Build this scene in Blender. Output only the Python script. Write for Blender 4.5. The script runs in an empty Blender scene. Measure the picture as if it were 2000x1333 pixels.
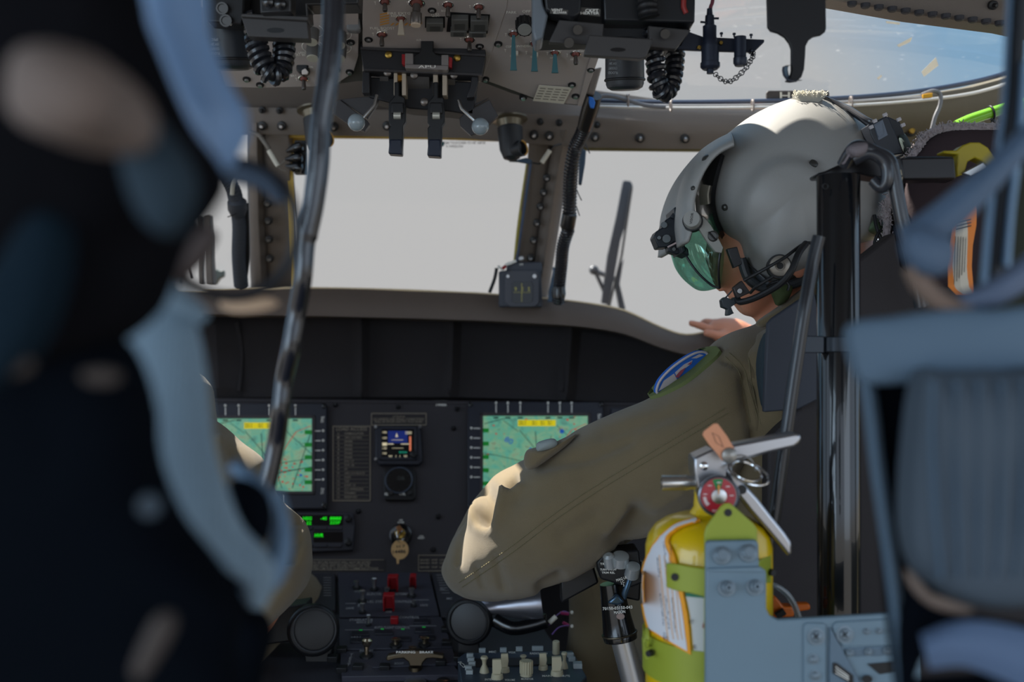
import bpy, bmesh, math, random
from mathutils import Vector, Matrix, noise
random.seed(7)
SC = bpy.context.scene
COL = SC.collection
F, CX, CY, EYE = 2200.0, 1000.0, 666.5, 1.2      # focal length in pixels of the 2000x1333 frame, eye height

# ------------------------------------------------------------------ camera, sky, sun, daylight, exposure
cam_d = bpy.data.cameras.new('camera'); cam = bpy.data.objects.new('camera', cam_d); COL.objects.link(cam)
cam.location = (0, 0, EYE); cam.rotation_euler = (math.pi/2, 0, 0)
cam_d.sensor_width = 36; cam_d.lens = F/2000*36; cam_d.clip_start = .02; cam_d.clip_end = 200
cam_d.dof.use_dof = True; cam_d.dof.focus_distance = 1.48; cam_d.dof.aperture_fstop = 3.9
SC.camera = cam
SC.view_settings.view_transform = 'Standard'; SC.view_settings.look = 'None'
SC.view_settings.gamma = 1; SC.view_settings.use_curve_mapping = False
SC.view_settings.exposure = 0.0

def world():
    w = bpy.data.worlds.new('sky'); SC.world = w; w.use_nodes = True
    nt = w.node_tree; nt.nodes.clear()
    out = nt.nodes.new('ShaderNodeOutputWorld'); bg = nt.nodes.new('ShaderNodeBackground')
    tc = nt.nodes.new('ShaderNodeTexCoord'); dot = nt.nodes.new('ShaderNodeVectorMath'); dot.operation = 'DOT_PRODUCT'
    dot.inputs[1].default_value = Vector((-.05, 1, .10)).normalized()
    ramp = nt.nodes.new('ShaderNodeValToRGB'); mr = nt.nodes.new('ShaderNodeMapRange')
    mr.inputs['From Min'].default_value = -1; mr.inputs['From Max'].default_value = 1
    nt.links.new(tc.outputs['Generated'], dot.inputs[0]); nt.links.new(dot.outputs['Value'], mr.inputs['Value'])
    nt.links.new(mr.outputs['Result'], ramp.inputs['Fac'])
    e = ramp.color_ramp.elements
    e[0].position = 0.0; e[0].color = (.95, 1.12, 1.35, 1)
    e[1].position = 1.0; e[1].color = (.53, .53, .53, 1)
    for p, c in ((.45, (.75, .95, 1.2, 1)), (.80, (.26, .46, .68, 1)), (.952, (.24, .42, .60, 1)), (.972, (.50, .51, .52, 1))):
        k = e.new(p); k.color = c
    sep = nt.nodes.new('ShaderNodeSeparateXYZ'); nt.links.new(tc.outputs['Generated'], sep.inputs[0])
    g = nt.nodes.new('ShaderNodeMapRange'); g.inputs['From Min'].default_value = -.06; g.inputs['From Max'].default_value = -.01
    nt.links.new(sep.outputs['Z'], g.inputs['Value'])
    mix = nt.nodes.new('ShaderNodeMix'); mix.data_type = 'RGBA'
    nt.links.new(g.outputs['Result'], mix.inputs[0]); mix.inputs[6].default_value = (.74, .71, .66, 1)
    nt.links.new(ramp.outputs['Color'], mix.inputs[7]); nt.links.new(mix.outputs[2], bg.inputs['Color'])
    bg.inputs['Strength'].default_value = 1.0
    nt.links.new(bg.outputs[0], out.inputs[0])
world()
def aim(o, d): o.rotation_euler = Vector(d).to_track_quat('-Z', 'Y').to_euler()
sd = bpy.data.lights.new('sun', 'SUN'); sd.energy = 16; sd.angle = .009; sd.color = (1, .93, .82)
sun = bpy.data.objects.new('sun', sd); COL.objects.link(sun); aim(sun, (.50, -.30, -.80))
def area(name, loc, d, sx, sy, e, c):
    l = bpy.data.lights.new(name, 'AREA'); l.shape = 'RECTANGLE'; l.size = sx; l.size_y = sy; l.energy = e; l.color = c
    o = bpy.data.objects.new(name, l); COL.objects.link(o); o.location = loc; aim(o, d); return o
area('left_cabin_doorway_daylight', (-1.25, -.35, 1.35), (1, .75, -.05), 1.2, 1.0, 13, (.60, .80, 1))
area('right_cabin_doorway_daylight', (1.3, -.7, 1.35), (-.9, 1, -.05), 1.2, 1.0, 5, (.70, .84, 1))

# ------------------------------------------------------------------ pixel / plane helpers (a ray of the photo meets a real surface)
def P(px, py, Y): return Vector(((px-CX)/F*Y, Y, EYE+(CY-py)/F*Y))
def px_of(v): return (CX+v.x/v.y*F, CY-(v.z-EYE)/v.y*F)
class Plane:
    def __init__(s, a, b, u=(1, 0, 0)):          # through a and b (b lies up the face), u across
        s.o = a; v = (b-a).normalized(); s.U = Vector(u).normalized()
        s.N = s.U.cross(v).normalized()
        if s.N.y > 0: s.N = -s.N
        s.V = s.N.cross(s.U).normalized()
    def hit(s, px, py, off=0):
        d = Vector(((px-CX)/F, 1, (CY-py)/F)); o = s.o+s.N*off; c = Vector((0, 0, EYE))
        return c+d*((o-c).dot(s.N)/d.dot(s.N))
    def frame(s, px, py, off=0, rot=0):
        h = s.hit(px, py); m = Matrix((s.U, s.V, s.N)).transposed().to_4x4(); m.translation = h+s.N*off
        return m @ Matrix.Rotation(rot, 4, 'Z')
    def fore(s):
        return abs(s.V.z) + abs(s.V.y)*.25
def flat(Y): return Plane(P(0, 700, Y), P(0, 600, Y))

def srgb(c):
    return tuple(((x/255)/12.92 if x/255 <= .04045 else ((x/255+.055)/1.055)**2.4) for x in c)
MATS = {}
def mat(name, c, rough=.5, metal=0, bump=0, scale=200, var=0, emit=0, spec=.5, trans=0, alpha=1, sheen=0, coat=0, vscale=None, ior=1.45):
    if name in MATS: return MATS[name]
    m = bpy.data.materials.new(name); m.use_nodes = True; nt = m.node_tree; b = nt.nodes['Principled BSDF']
    col = srgb(c)+(1,)
    b.inputs['Base Color'].default_value = col; b.inputs['Roughness'].default_value = rough; b.inputs['Metallic'].default_value = metal
    b.inputs['Specular IOR Level'].default_value = spec; b.inputs['IOR'].default_value = ior
    b.inputs['Transmission Weight'].default_value = trans; b.inputs['Alpha'].default_value = alpha
    b.inputs['Sheen Weight'].default_value = sheen; b.inputs['Coat Weight'].default_value = coat
    if emit: b.inputs['Emission Color'].default_value = col; b.inputs['Emission Strength'].default_value = emit
    tc = nt.nodes.new('ShaderNodeTexCoord')
    if var:
        n = nt.nodes.new('ShaderNodeTexNoise'); n.inputs['Scale'].default_value = vscale or 22; n.inputs['Detail'].default_value = 6
        mx = nt.nodes.new('ShaderNodeMix'); mx.data_type = 'RGBA'
        mx.inputs[6].default_value = tuple(x*(1-var) for x in col[:3])+(1,); mx.inputs[7].default_value = tuple(min(1, x*(1+var)) for x in col[:3])+(1,)
        nt.links.new(tc.outputs['Object'], n.inputs['Vector']); nt.links.new(n.outputs['Fac'], mx.inputs[0]); nt.links.new(mx.outputs[2], b.inputs['Base Color'])
    if bump:
        n2 = nt.nodes.new('ShaderNodeTexNoise'); n2.inputs['Scale'].default_value = scale; n2.inputs['Detail'].default_value = 4
        bp = nt.nodes.new('ShaderNodeBump'); bp.inputs['Strength'].default_value = bump; bp.inputs['Distance'].default_value = .001
        nt.links.new(tc.outputs['Object'], n2.inputs['Vector']); nt.links.new(n2.outputs['Fac'], bp.inputs['Height']); nt.links.new(bp.outputs[0], b.inputs['Normal'])
    MATS[name] = m; return m
def webbing(name, c, wave=160, axis='X', rough=.8):
    if name in MATS: return MATS[name]
    m = mat(name, c, rough, var=.12, sheen=.1); nt = m.node_tree; b = nt.nodes['Principled BSDF']
    tc = nt.nodes.new('ShaderNodeTexCoord'); w = nt.nodes.new('ShaderNodeTexWave'); w.bands_direction = axis; w.inputs['Scale'].default_value = wave
    bp = nt.nodes.new('ShaderNodeBump'); bp.inputs['Strength'].default_value = .6; bp.inputs['Distance'].default_value = .002
    nt.links.new(tc.outputs['Object'], w.inputs['Vector']); nt.links.new(w.outputs['Fac'], bp.inputs['Height']); nt.links.new(bp.outputs[0], b.inputs['Normal'])
    return m
def glass(name, tint=(1, 1, 1), rough=.02, dirt=0, thr=.66):
    if name in MATS: return MATS[name]
    m = bpy.data.materials.new(name); m.use_nodes = True; nt = m.node_tree; nt.nodes.clear()
    out = nt.nodes.new('ShaderNodeOutputMaterial'); tr = nt.nodes.new('ShaderNodeBsdfTransparent'); gl = nt.nodes.new('ShaderNodeBsdfGlossy')
    tr.inputs[0].default_value = tint+(1,); gl.inputs['Roughness'].default_value = rough
    fr = nt.nodes.new('ShaderNodeFresnel'); fr.inputs[0].default_value = 1.12
    mx = nt.nodes.new('ShaderNodeMixShader'); nt.links.new(fr.outputs[0], mx.inputs[0]); nt.links.new(tr.outputs[0], mx.inputs[1]); nt.links.new(gl.outputs[0], mx.inputs[2])
    last = mx
    if dirt:                                       # dust specks and scuffs in the acrylic scatter a little daylight
        tc = nt.nodes.new('ShaderNodeTexCoord'); mp = nt.nodes.new('ShaderNodeMapping'); mp.inputs['Scale'].default_value = (1, 1, 3); mp.inputs['Rotation'].default_value = (0, .6, 0)
        n = nt.nodes.new('ShaderNodeTexNoise'); n.inputs['Scale'].default_value = 60; n.inputs['Detail'].default_value = 8
        r = nt.nodes.new('ShaderNodeMapRange'); r.inputs['From Min'].default_value = thr; r.inputs['From Max'].default_value = .95; r.inputs['To Max'].default_value = dirt
        nt.links.new(tc.outputs['Object'], mp.inputs[0]); nt.links.new(mp.outputs[0], n.inputs['Vector']); nt.links.new(n.outputs['Fac'], r.inputs['Value'])
        d = nt.nodes.new('ShaderNodeBsdfTranslucent'); d.inputs[0].default_value = (.9, .88, .84, 1)
        m2 = nt.nodes.new('ShaderNodeMixShader'); nt.links.new(r.outputs['Result'], m2.inputs[0]); nt.links.new(mx.outputs[0], m2.inputs[1]); nt.links.new(d.outputs[0], m2.inputs[2]); last = m2
    nt.links.new(last.outputs[0], out.inputs[0]); MATS[name] = m; return m

# ------------------------------------------------------------------ mesh collector
def crom(pts, n=6, closed=False):
    pts = [Vector(p) for p in pts]; out = []; L = len(pts); rng = L if closed else L-1
    for i in range(rng):
        if closed: a, b, c, d = pts[(i-1) % L], pts[i], pts[(i+1) % L], pts[(i+2) % L]
        else: a, b, c, d = pts[max(i-1, 0)], pts[i], pts[i+1], pts[min(i+2, L-1)]
        for k in range(n):
            t = k/n; out.append(.5*((2*b)+(-a+c)*t+(2*a-5*b+4*c-d)*t*t+(-a+3*b-3*c+d)*t**3))
    if not closed: out.append(pts[-1])
    return out
SPLIT = set('screw push_button rail_fastener cap_screw brass_screw mounting_screw corner_screw mount_screw rubber_boot rivet pin plug annunciator annunciator_window slot_rail amber_insert terminal tip wire dial button green_indicator switch_band rubber_plug screw_head cross_slot knob rib lead cutout side_marker tie_tail pack_latch side_panel tape_wrap bolt doubler gusset plate_hole nape_strap boom_cable battery_cable key_marker upper_arm edge_roll white_label seam_thread side_strap folded_end legend_plate lens_rim'.split())
class MB:
    def __init__(s): s.bm = bmesh.new(); s.mi = 0
    def face(s, vs):
        try: f = s.bm.faces.new(vs); f.material_index = s.mi; return f
        except ValueError: return None
    def prism(s, pts, ext):
        pts = [Vector(p) for p in pts]; a = [s.bm.verts.new(p) for p in pts]; b = [s.bm.verts.new(p+ext) for p in pts]; n = len(a)
        s.face(a); s.face(b[::-1])
        for i in range(n): s.face([a[i], b[i], b[(i+1) % n], a[(i+1) % n]])
        return s
    def slab(s, pts, pl, T=.01, off=0):            # outline in photo pixels on a plane, given real thickness behind it
        if not isinstance(pl, Plane): pl = flat(pl)
        return s.prism([pl.hit(x, y)+pl.N*off for x, y in pts], -pl.N*T)
    def box(s, c, dx, dy, dz, M=None):
        M = M or Matrix.Identity(4); c = Vector(c)
        q = [M @ (c+Vector((sx*dx/2, sy*dy/2, 0))+Vector((0, 0, -dz/2))) for sx, sy in ((-1, -1), (1, -1), (1, 1), (-1, 1))]
        e = (M.to_3x3() @ Vector((0, 0, dz)))
        return s.prism(q, e)
    def lathe(s, a, ax, prof, seg=24):             # profile: (distance along the axis, radius)
        a = Vector(a); ax = Vector(ax).normalized(); t = Vector((1, 0, 0)) if abs(ax.x) < .9 else Vector((0, 0, 1))
        u = ax.cross(t).normalized(); v = ax.cross(u); rings = []
        for h, r in prof:
            if r < 1e-5: rings.append([s.bm.verts.new(a+ax*h)])
            else: rings.append([s.bm.verts.new(a+ax*h+(u*math.cos(2*math.pi*k/seg)+v*math.sin(2*math.pi*k/seg))*r) for k in range(seg)])
        for A, B in zip(rings, rings[1:]):
            for k in range(seg):
                k2 = (k+1) % seg
                if len(A) == 1 and len(B) == 1: break
                if len(A) == 1: s.face([A[0], B[k2], B[k]])
                elif len(B) == 1: s.face([A[k], A[k2], B[0]])
                else: s.face([A[k], A[k2], B[k2], B[k]])
        if len(rings[0]) > 1: s.face(rings[0][::-1])
        if len(rings[-1]) > 1: s.face(rings[-1])
        return s
    def cyl(s, a, b, r, r2=None, seg=20):
        a = Vector(a); b = Vector(b); return s.lathe(a, b-a, [(0, r), ((b-a).length, r if r2 is None else r2)], seg)
    def ball(s, c, r, seg=18, sc=(1, 1, 1)):
        m = Matrix.Translation(Vector(c)) @ Matrix.Diagonal(Vector(sc).to_4d()); n0 = len(s.bm.faces)
        bmesh.ops.create_uvsphere(s.bm, u_segments=seg, v_segments=max(8, seg*2//3), radius=r, matrix=m)
        s.bm.faces.ensure_lookup_table()
        for f in s.bm.faces[n0:]: f.material_index = s.mi
        return s
    def tube(s, pts, r, seg=10, cap=True, flat_=1.0, up=None):
        pts = [Vector(p) for p in pts]; n = len(pts); rings = []; prev = None
        for i, p in enumerate(pts):
            d = (pts[min(i+1, n-1)]-pts[max(i-1, 0)]); d = d.normalized() if d.length > 1e-9 else Vector((0, 0, 1))
            if prev is None:
                t = Vector(up) if up else (Vector((0, -1, 0)) if abs(d.y) < .9 else Vector((0, 0, 1)))
            else: t = prev
            u = (t-d*t.dot(d)).normalized(); prev = u; v = d.cross(u)
            rr = r[i] if isinstance(r, (list, tuple)) else r
            rings.append([s.bm.verts.new(p+u*math.cos(2*math.pi*k/seg)*rr*flat_+v*math.sin(2*math.pi*k/seg)*rr) for k in range(seg)])
        for A, B in zip(rings, rings[1:]):
            for k in range(seg): s.face([A[k], A[(k+1) % seg], B[(k+1) % seg], B[k]])
        if cap: s.face(rings[0][::-1]); s.face(rings[-1])
        return s
    def ptube(s, pts, rpx, n=6, seg=10, flat_=1.0):  # through photo pixels with depths
        w = crom([P(*p) for p in pts], n); return s.tube(w, rpx, seg, flat_=flat_)
    def torus(s, c, ax, R, r, seg=28, a0=0, a1=2*math.pi):
        c = Vector(c); ax = Vector(ax).normalized(); t = Vector((1, 0, 0)) if abs(ax.x) < .9 else Vector((0, 0, 1)); u = ax.cross(t).normalized(); v = ax.cross(u)
        full = abs(a1-a0-2*math.pi) < 1e-6
        pts = [c+(u*math.cos(a0+(a1-a0)*k/seg)+v*math.sin(a0+(a1-a0)*k/seg))*R for k in range(seg+1)]
        return s.tube(pts, r, 8, cap=not full)
    def helix(s, path, R, r, pitch, seg=6):        # a wire coiled around a path
        path = [Vector(p) for p in path]; L = [0]
        for a, b in zip(path, path[1:]): L.append(L[-1]+(b-a).length)
        tot = L[-1]; N = int(tot/pitch*12); pts = []; u = None; j = 0
        for i in range(N+1):
            d = tot*i/N
            while j < len(path)-2 and L[j+1] < d: j += 1
            t = (d-L[j])/max(1e-9, L[j+1]-L[j]); p = path[j].lerp(path[j+1], t); dr = (path[j+1]-path[j]).normalized()
            if u is None: u = Vector((0, -1, 0))
            u = (u-dr*u.dot(dr)).normalized(); v = dr.cross(u); a = 2*math.pi*i/12
            pts.append(p+(u*math.cos(a)+v*math.sin(a))*R)
        return s.tube(pts, r, seg)
    def ribbed(s, path, R, pitch, amp=.12, seg=16):
        path = [Vector(p) for p in path]; L = [0]
        for a, b in zip(path, path[1:]): L.append(L[-1]+(b-a).length)
        tot = L[-1]; N = int(tot/pitch*6); pts = []; rr = []; j = 0
        for i in range(N+1):
            d = tot*i/N
            while j < len(path)-2 and L[j+1] < d: j += 1
            pts.append(path[j].lerp(path[j+1], (d-L[j])/max(1e-9, L[j+1]-L[j]))); rr.append(R*(1-amp+amp*abs(math.cos(math.pi*i/6))*2))
        return s.tube(pts, rr, seg)
    def inflate(s, outline, c, Y, W, n=5, K=12, W2=None, fn=None, p=1.0):
        o = crom([(x, y, 0) for x, y in outline], n, True); N = len(o); W2 = W if W2 is None else W2; grids = []
        for side, w in ((-1, W), (1, W2)):
            near = lambda x, y, d: (lambda q: q if side == -1 else Vector((q.x, 2*Y-q.y, q.z)))(P(x, y, Y-d)); rings = [[s.bm.verts.new(near(c[0], c[1], w))]]
            for k in range(1, K+1):
                t = math.pi/2*k/K; r = math.sin(t); h = max(0.0, math.cos(t))**p
                if k == K and side == 1: rings.append(grids[0][-1]); continue
                rings.append([s.bm.verts.new(near(c[0]+(q.x-c[0])*r, c[1]+(q.y-c[1])*r, w*h)) for q in o])
            grids.append(rings)
            for a in range(K):
                A, B = rings[a], rings[a+1]
                for i in range(N):
                    j = (i+1) % N
                    f = [A[0], B[i], B[j]] if a == 0 else [A[i], B[i], B[j], A[j]]
                    s.face(f if side == -1 else f[::-1])
        if fn:
            for rings in grids:
                for R in rings:
                    for v in R:
                        if fn: fn(v)
                if rings is grids[0]: pass
        return s
    def sheet(s, rows, T=None):                    # rows of points, optional thickness vector
        g = [[s.bm.verts.new(Vector(p)) for p in r] for r in rows]
        for A, B in zip(g, g[1:]):
            for i in range(len(A)-1): s.face([A[i], A[i+1], B[i+1], B[i]])
        if T is not None:
            T = Vector(T); h = [[s.bm.verts.new(Vector(p)+T) for p in r] for r in rows]
            for A, B in zip(h, h[1:]):
                for i in range(len(A)-1): s.face([A[i], B[i], B[i+1], A[i+1]])
            n, m = len(g), len(g[0])
            for i in range(m-1): s.face([g[0][i], h[0][i], h[0][i+1], g[0][i+1]]); s.face([g[-1][i], g[-1][i+1], h[-1][i+1], h[-1][i]])
            for j in range(n-1): s.face([g[j][0], g[j+1][0], h[j+1][0], h[j][0]]); s.face([g[j][-1], h[j][-1], h[j+1][-1], g[j+1][-1]])
        return s
    def text(s, txt, M, w=None, h=.004, depth=.0002):
        cu = bpy.data.curves.new('t', 'FONT'); cu.body = txt; cu.size = 1; cu.align_x = 'CENTER'; cu.align_y = 'CENTER'; cu.resolution_u = 2; cu.space_line = .85; cu.offset = .012
        o = bpy.data.objects.new('t', cu); COL.objects.link(o); bpy.context.view_layer.update()
        me = bpy.data.meshes.new_from_object(o.evaluated_get(bpy.context.evaluated_depsgraph_get()))
        xs = [v.co.x for v in me.vertices] or [0, 1]; ys = [v.co.y for v in me.vertices] or [0, 1]
        sx = (w/(max(xs)-min(xs))) if w else h/.7; sy = h/(max(ys)-min(ys)) if w else h/.7
        cx, cy = (max(xs)+min(xs))/2, (max(ys)+min(ys))/2
        vs = [s.bm.verts.new(M @ Vector(((v.co.x-cx)*sx, (v.co.y-cy)*sy, depth))) for v in me.vertices]
        for p in me.polygons: s.face([vs[i] for i in p.vertices])
        bpy.data.objects.remove(o); bpy.data.curves.remove(cu); bpy.data.meshes.remove(me); return s
    def ptext(s, txt, pl, px, py, wpx, hpx, rot=0, off=.0006):
        if not isinstance(pl, Plane): pl = flat(pl)
        h = pl.hit(px, py); k = h.y/F
        a = px_of(h); b = px_of(h+pl.V*.01); vs = math.hypot(b[0]-a[0], b[1]-a[1])/.01
        b = px_of(h+pl.U*.01); us = math.hypot(b[0]-a[0], b[1]-a[1])/.01
        return s.text(txt, pl.frame(px, py, off, rot), wpx/us if abs(math.sin(rot)) < .7 else wpx/vs, hpx/vs if abs(math.sin(rot)) < .7 else hpx/us)
    def prect(s, pl, x0, y0, x1, y1, T=.004, off=0): return s.slab([(x0, y0), (x1, y0), (x1, y1), (x0, y1)], pl, T, off)
    def islands(s):
        seen = set(); out = []
        for f in s.bm.faces:
            if f in seen: continue
            st = [f]; seen.add(f); isl = []
            while st:
                g = st.pop(); isl.append(g)
                for v in g.verts:
                    for h in v.link_faces:
                        if h not in seen: seen.add(h); st.append(h)
            out.append(isl)
        return out
    def build(s, name, m, parent=None, bevel=0, smooth=True, ang=35, sub=0, remesh=0, seg=2):
        if name in SPLIT and parent:
            isl = s.islands()
            if 1 < len(isl) <= 60:
                first = None
                for fs_ in isl:
                    q = MB(); mp = {}
                    for f in fs_:
                        for v in f.verts:
                            if v not in mp: mp[v] = q.bm.verts.new(v.co)
                    for f in fs_:
                        nf = q.bm.faces.new([mp[v] for v in f.verts]); nf.material_index = f.material_index
                    o = q._build(name, m, parent, bevel, smooth, ang, sub, remesh, seg); first = first or o
                s.bm.free(); return first
        return s._build(name, m, parent, bevel, smooth, ang, sub, remesh, seg)
    def _build(s, name, m, parent=None, bevel=0, smooth=True, ang=35, sub=0, remesh=0, seg=2):
        bmesh.ops.recalc_face_normals(s.bm, faces=s.bm.faces)
        me = bpy.data.meshes.new(name); s.bm.to_mesh(me); s.bm.free()
        for x in (m if isinstance(m, (list, tuple)) else [m]): me.materials.append(x)
        if smooth:
            me.polygons.foreach_set('use_smooth', [True]*len(me.polygons)); me.set_sharp_from_angle(angle=math.radians(ang))
        o = bpy.data.objects.new(name, me); COL.objects.link(o)
        if parent: o.parent = parent; o.matrix_parent_inverse = Matrix.Translation(-parent.location)
        if bevel:
            b = o.modifiers.new('bevel', 'BEVEL'); b.width = bevel; b.segments = seg; b.limit_method = 'ANGLE'; b.angle_limit = math.radians(40)
        if remesh:
            r = o.modifiers.new('remesh', 'REMESH'); r.mode = 'VOXEL'; r.voxel_size = remesh; r.use_smooth_shade = True
            q = o.modifiers.new('smooth', 'SMOOTH'); q.iterations = 4; q.factor = .6
        if sub:
            q = o.modifiers.new('sub', 'SUBSURF'); q.levels = sub; q.render_levels = sub
        return o
def tag(o, label=None, cat=None, group=None, kind=None):
    if label: o['label'] = label
    if cat: o['category'] = cat
    if group: o['group'] = group
    if kind: o['kind'] = kind
    return o
def thing(name, label, cat, loc, group=None):
    o = bpy.data.objects.new(name, None); COL.objects.link(o); o.location = loc; o.empty_display_size = .02
    bpy.context.view_layer.update(); return tag(o, label, cat, group)
def struct(o): o['kind'] = 'structure'; return o
def rrect(x0, y0, x1, y1, r, n=4):
    out = []
    for cx, cy, a in ((x1-r, y0+r, -90), (x1-r, y1-r, 0), (x0+r, y1-r, 90), (x0+r, y0+r, 180)):
        for k in range(n+1):
            t = math.radians(a+90*k/n); out.append((cx+r*math.cos(t), cy+r*math.sin(t)))
    return out
def ell(cx, cy, rx, ry, n=20, rot=0):
    return [(cx+rx*math.cos(t)*math.cos(rot)-ry*math.sin(t)*math.sin(rot), cy+rx*math.cos(t)*math.sin(rot)+ry*math.sin(t)*math.cos(rot)) for t in [2*math.pi*k/n for k in range(n)]]

# ------------------------------------------------------------------ materials
frame_grey = mat('cockpit_frame_paint', (110, 101, 94), .55, bump=.25, scale=500, var=.12)
dark_paint = mat('dark_grey_paint', (46, 46, 52), .6, bump=.2, scale=600, var=.1)
panel_black = mat('instrument_panel_paint', (50, 47, 51), .65, bump=.3, scale=900, var=.08)
console_grey = mat('overhead_panel_paint', (166, 157, 153), .5, bump=.2, scale=900, var=.05)
black = mat('black_plastic', (22, 23, 26), .42, bump=.1, scale=400)
black_gloss = mat('black_gloss', (14, 15, 18), .22, coat=.4)
rubber = mat('black_rubber', (24, 25, 28), .5, bump=.3, scale=300)
steel = mat('brushed_steel', (190, 190, 190), .3, 1)
chrome = mat('chrome', (225, 225, 225), .12, 1)
brass = mat('dull_brass', (170, 140, 70), .3, 1)
ink = mat('white_lettering', (232, 230, 222), .6)
ink_dim = mat('dim_lettering', (142, 132, 116), .7)
ink_dark = mat('dark_print', (50, 48, 48), .7)
yellow_seal = mat('yellow_sealant', (196, 160, 60), .5, var=.2)
olive_seal = mat('olive_sealant', (120, 110, 70), .6, var=.15)
shroud = mat('shroud_fabric', (44, 41, 43), .85, bump=.5, scale=900, var=.1)
dash_skin = mat('glareshield_skin', (96, 84, 76), .62, bump=.4, scale=1200, var=.06)
red = mat('red_guard', (150, 22, 30), .35)
teal = mat('teal_switch_tip', (62, 106, 114), .35)
white_lbl = mat('pale_label', (205, 200, 186), .6)
suit = mat('olive_flight_suit', (114, 100, 74), .9, bump=.8, scale=1500, var=.16, sheen=.25, vscale=14)
skin = mat('skin', (205, 140, 112), .5, bump=.2, scale=300, var=.1); skin.node_tree.nodes['Principled BSDF'].inputs['Subsurface Weight'].default_value = .15
skin.node_tree.nodes['Principled BSDF'].inputs['Subsurface Scale'].default_value = .01
helmet_grey = mat('helmet_grey', (150, 150, 148), .42, bump=.15, scale=900, var=.04)

# ================================================================== THE SETTING
m = MB(); m.box((0, 1.2, -.01), 2.6, 5.0, .02); struct(m.build('floor', dark_paint))
m = MB(); m.box((0, .095, 1.78), 2.6, 2.87, .05); o = struct(m.build('ceiling', frame_grey))
m = MB(); m.prism([Vector(q) for q in ((-.42, 1.34, 1.78), (.10, 1.34, 1.78), (.125, 2.52, 1.69), (-1.2, 2.52, 1.69), (-1.2, 1.92, 1.73), (-.44, 1.92, 1.73))], Vector((0, 0, .04))); tag(struct(m.build('trim_7', frame_grey)), 'roof spine above the overhead console, extended to block sun')  # unseen slab stretched left and past the windshield to keep sun off the console
# side walls: sills below the side windows, posts and door frames
wall_m = mat('olive_sidewall', (104, 98, 74), .7, bump=.2, var=.15)
for sx, nm in ((-1, 'wall_left'), (1, 'wall_right')):
    m = MB(); m.box((sx*1.22, 1.7, .45), .05, 2.4, .9); m.box((sx*1.22, -.6, 1.75), .05, 2.4, .3); m.box((sx*1.22, 1.05, 1.15), .06, .10, 1.3)
    m.box((sx*1.22, 2.75, 1.15), .06, .12, 1.1)
    if sx == 1: m.box((1.02, 2.2, 1.05), .04, 1.5, .34)
    struct(m.build(nm, wall_m, bevel=.004))
m = MB(); m.prism([P(x, y, 2.74) for x, y in ((40, 606), (360, 600), (760, 600), (1000, 606), (1150, 622), (1290, 668), (1340, 680), (1460, 690), (1700, 716), (1880, 716))]+[Vector((1.2, 2.74, 0)), Vector((-1.2, 2.74, 0)), Vector((-1.2, 2.74, 1.27))], Vector((0, .05, 0))); struct(m.build('wall_front', dark_paint))

# header beam over the windshields (lofted profile), bolts as parts
def beam(name, cols, rows, m_, T=(0, .05, .02)):
    # cols: (px shift function points) list of px ; rows: list of (py list per col, Y)
    g = [[P(cols[i], ys[i], Y if not isinstance(Y, list) else Y[i]) for i in range(len(cols))] for ys, Y in rows]
    b = MB(); b.sheet(g, T); return struct(b.build(name, m_, ang=50))
cols = [380, 490, 700, 900, 1130, 1300, 1570]
header = beam('trim_1', cols, [([150, 150, 155, 158, 172, 196, 206], 2.105), ([196, 200, 204, 206, 212, 214, 222], 2.10), ([206, 210, 214, 216, 226, 240, 246], 2.08),
                               ([234, 238, 242, 246, 254, 262, 268], 2.085), ([264, 262, 266, 270, 288, 291, 292], 2.10)], frame_grey, (0, .06, .01))
tag(header, 'grey header beam above the windshields')
def bolt(px, py, Y, parent, r=.0042, m_=steel, dn=(0, -1, -.35)):
    b = MB(); p = P(px, py, Y); d = Vector(dn).normalized(); b.mi = 0
    b.lathe(p, d, [(-.004, r*2.1), (.002, r*2.0), (.003, r*1.3)], 14); b.mi = 1
    b.lathe(p, d, [(.003, r), (.009, r*.95), (.011, r*.6), (.011, 0)], 10)
    return b.build('bolt', [black, m_], parent)
for x, y in ((512, 246), (550, 246), (652, 248), (756, 246), (1043, 264), (1073, 266), (1162, 268), (1250, 270), (1338, 271)): bolt(x, y, 2.085, header)
for x, y in ((512, 215), (546, 216), (1055, 238), (1092, 240), (1166, 244)): bolt(x, y, 2.07, header, .0032, black)
m = MB(); m.slab([(560, 262), (850, 266), (1032, 272), (1032, 277), (850, 271), (560, 268)], 2.125, .01); m.build('sealant_line', yellow_seal, header)
m = MB(); m.slab([(1120, 285), (1520, 290), (1520, 297), (1120, 293)], 2.13, .01); m.build('sealant_line', olive_seal, header)

# right centre post
def post(name, L, R, ys, Y, m_, steps):
    rows = []
    for i, y in enumerate(ys):
        row = []
        for f, dy in steps: row.append(P(L[i]+(R[i]-L[i])*f, y, Y[i]+dy))
        rows.append(row)
    b = MB(); b.sheet(rows, (0, .05, 0)); return struct(b.build(name, m_, ang=60))
rp = post('trim_2', [1034, 1030, 1016, 1004, 996], [1128, 1112, 1096, 1080, 1068], [255, 320, 420, 520, 592], [2.10, 2.14, 2.20, 2.26, 2.31], frame_grey,
          [(0, 0), (.42, 0), (.5, .012), (.56, -.002), (.66, -.016), (.76, -.018), (.86, -.006), (.93, .012), (1, .03)])
tag(rp, 'grey windshield post right of the centre pane')
for i, y in enumerate((348, 376, 404, 436, 470, 504)): bolt(1068-i*6.2-(i > 2)*1, y, 2.13+i*.017, rp, .0036)
m = MB(); m.tube(crom([P(1031, 318, 2.15), P(1012, 450, 2.22), P(1001, 570, 2.3)], 5), .0035); m.build('sealant_line', mat('yellow_green_seal', (170, 160, 80), .5), rp)
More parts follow.
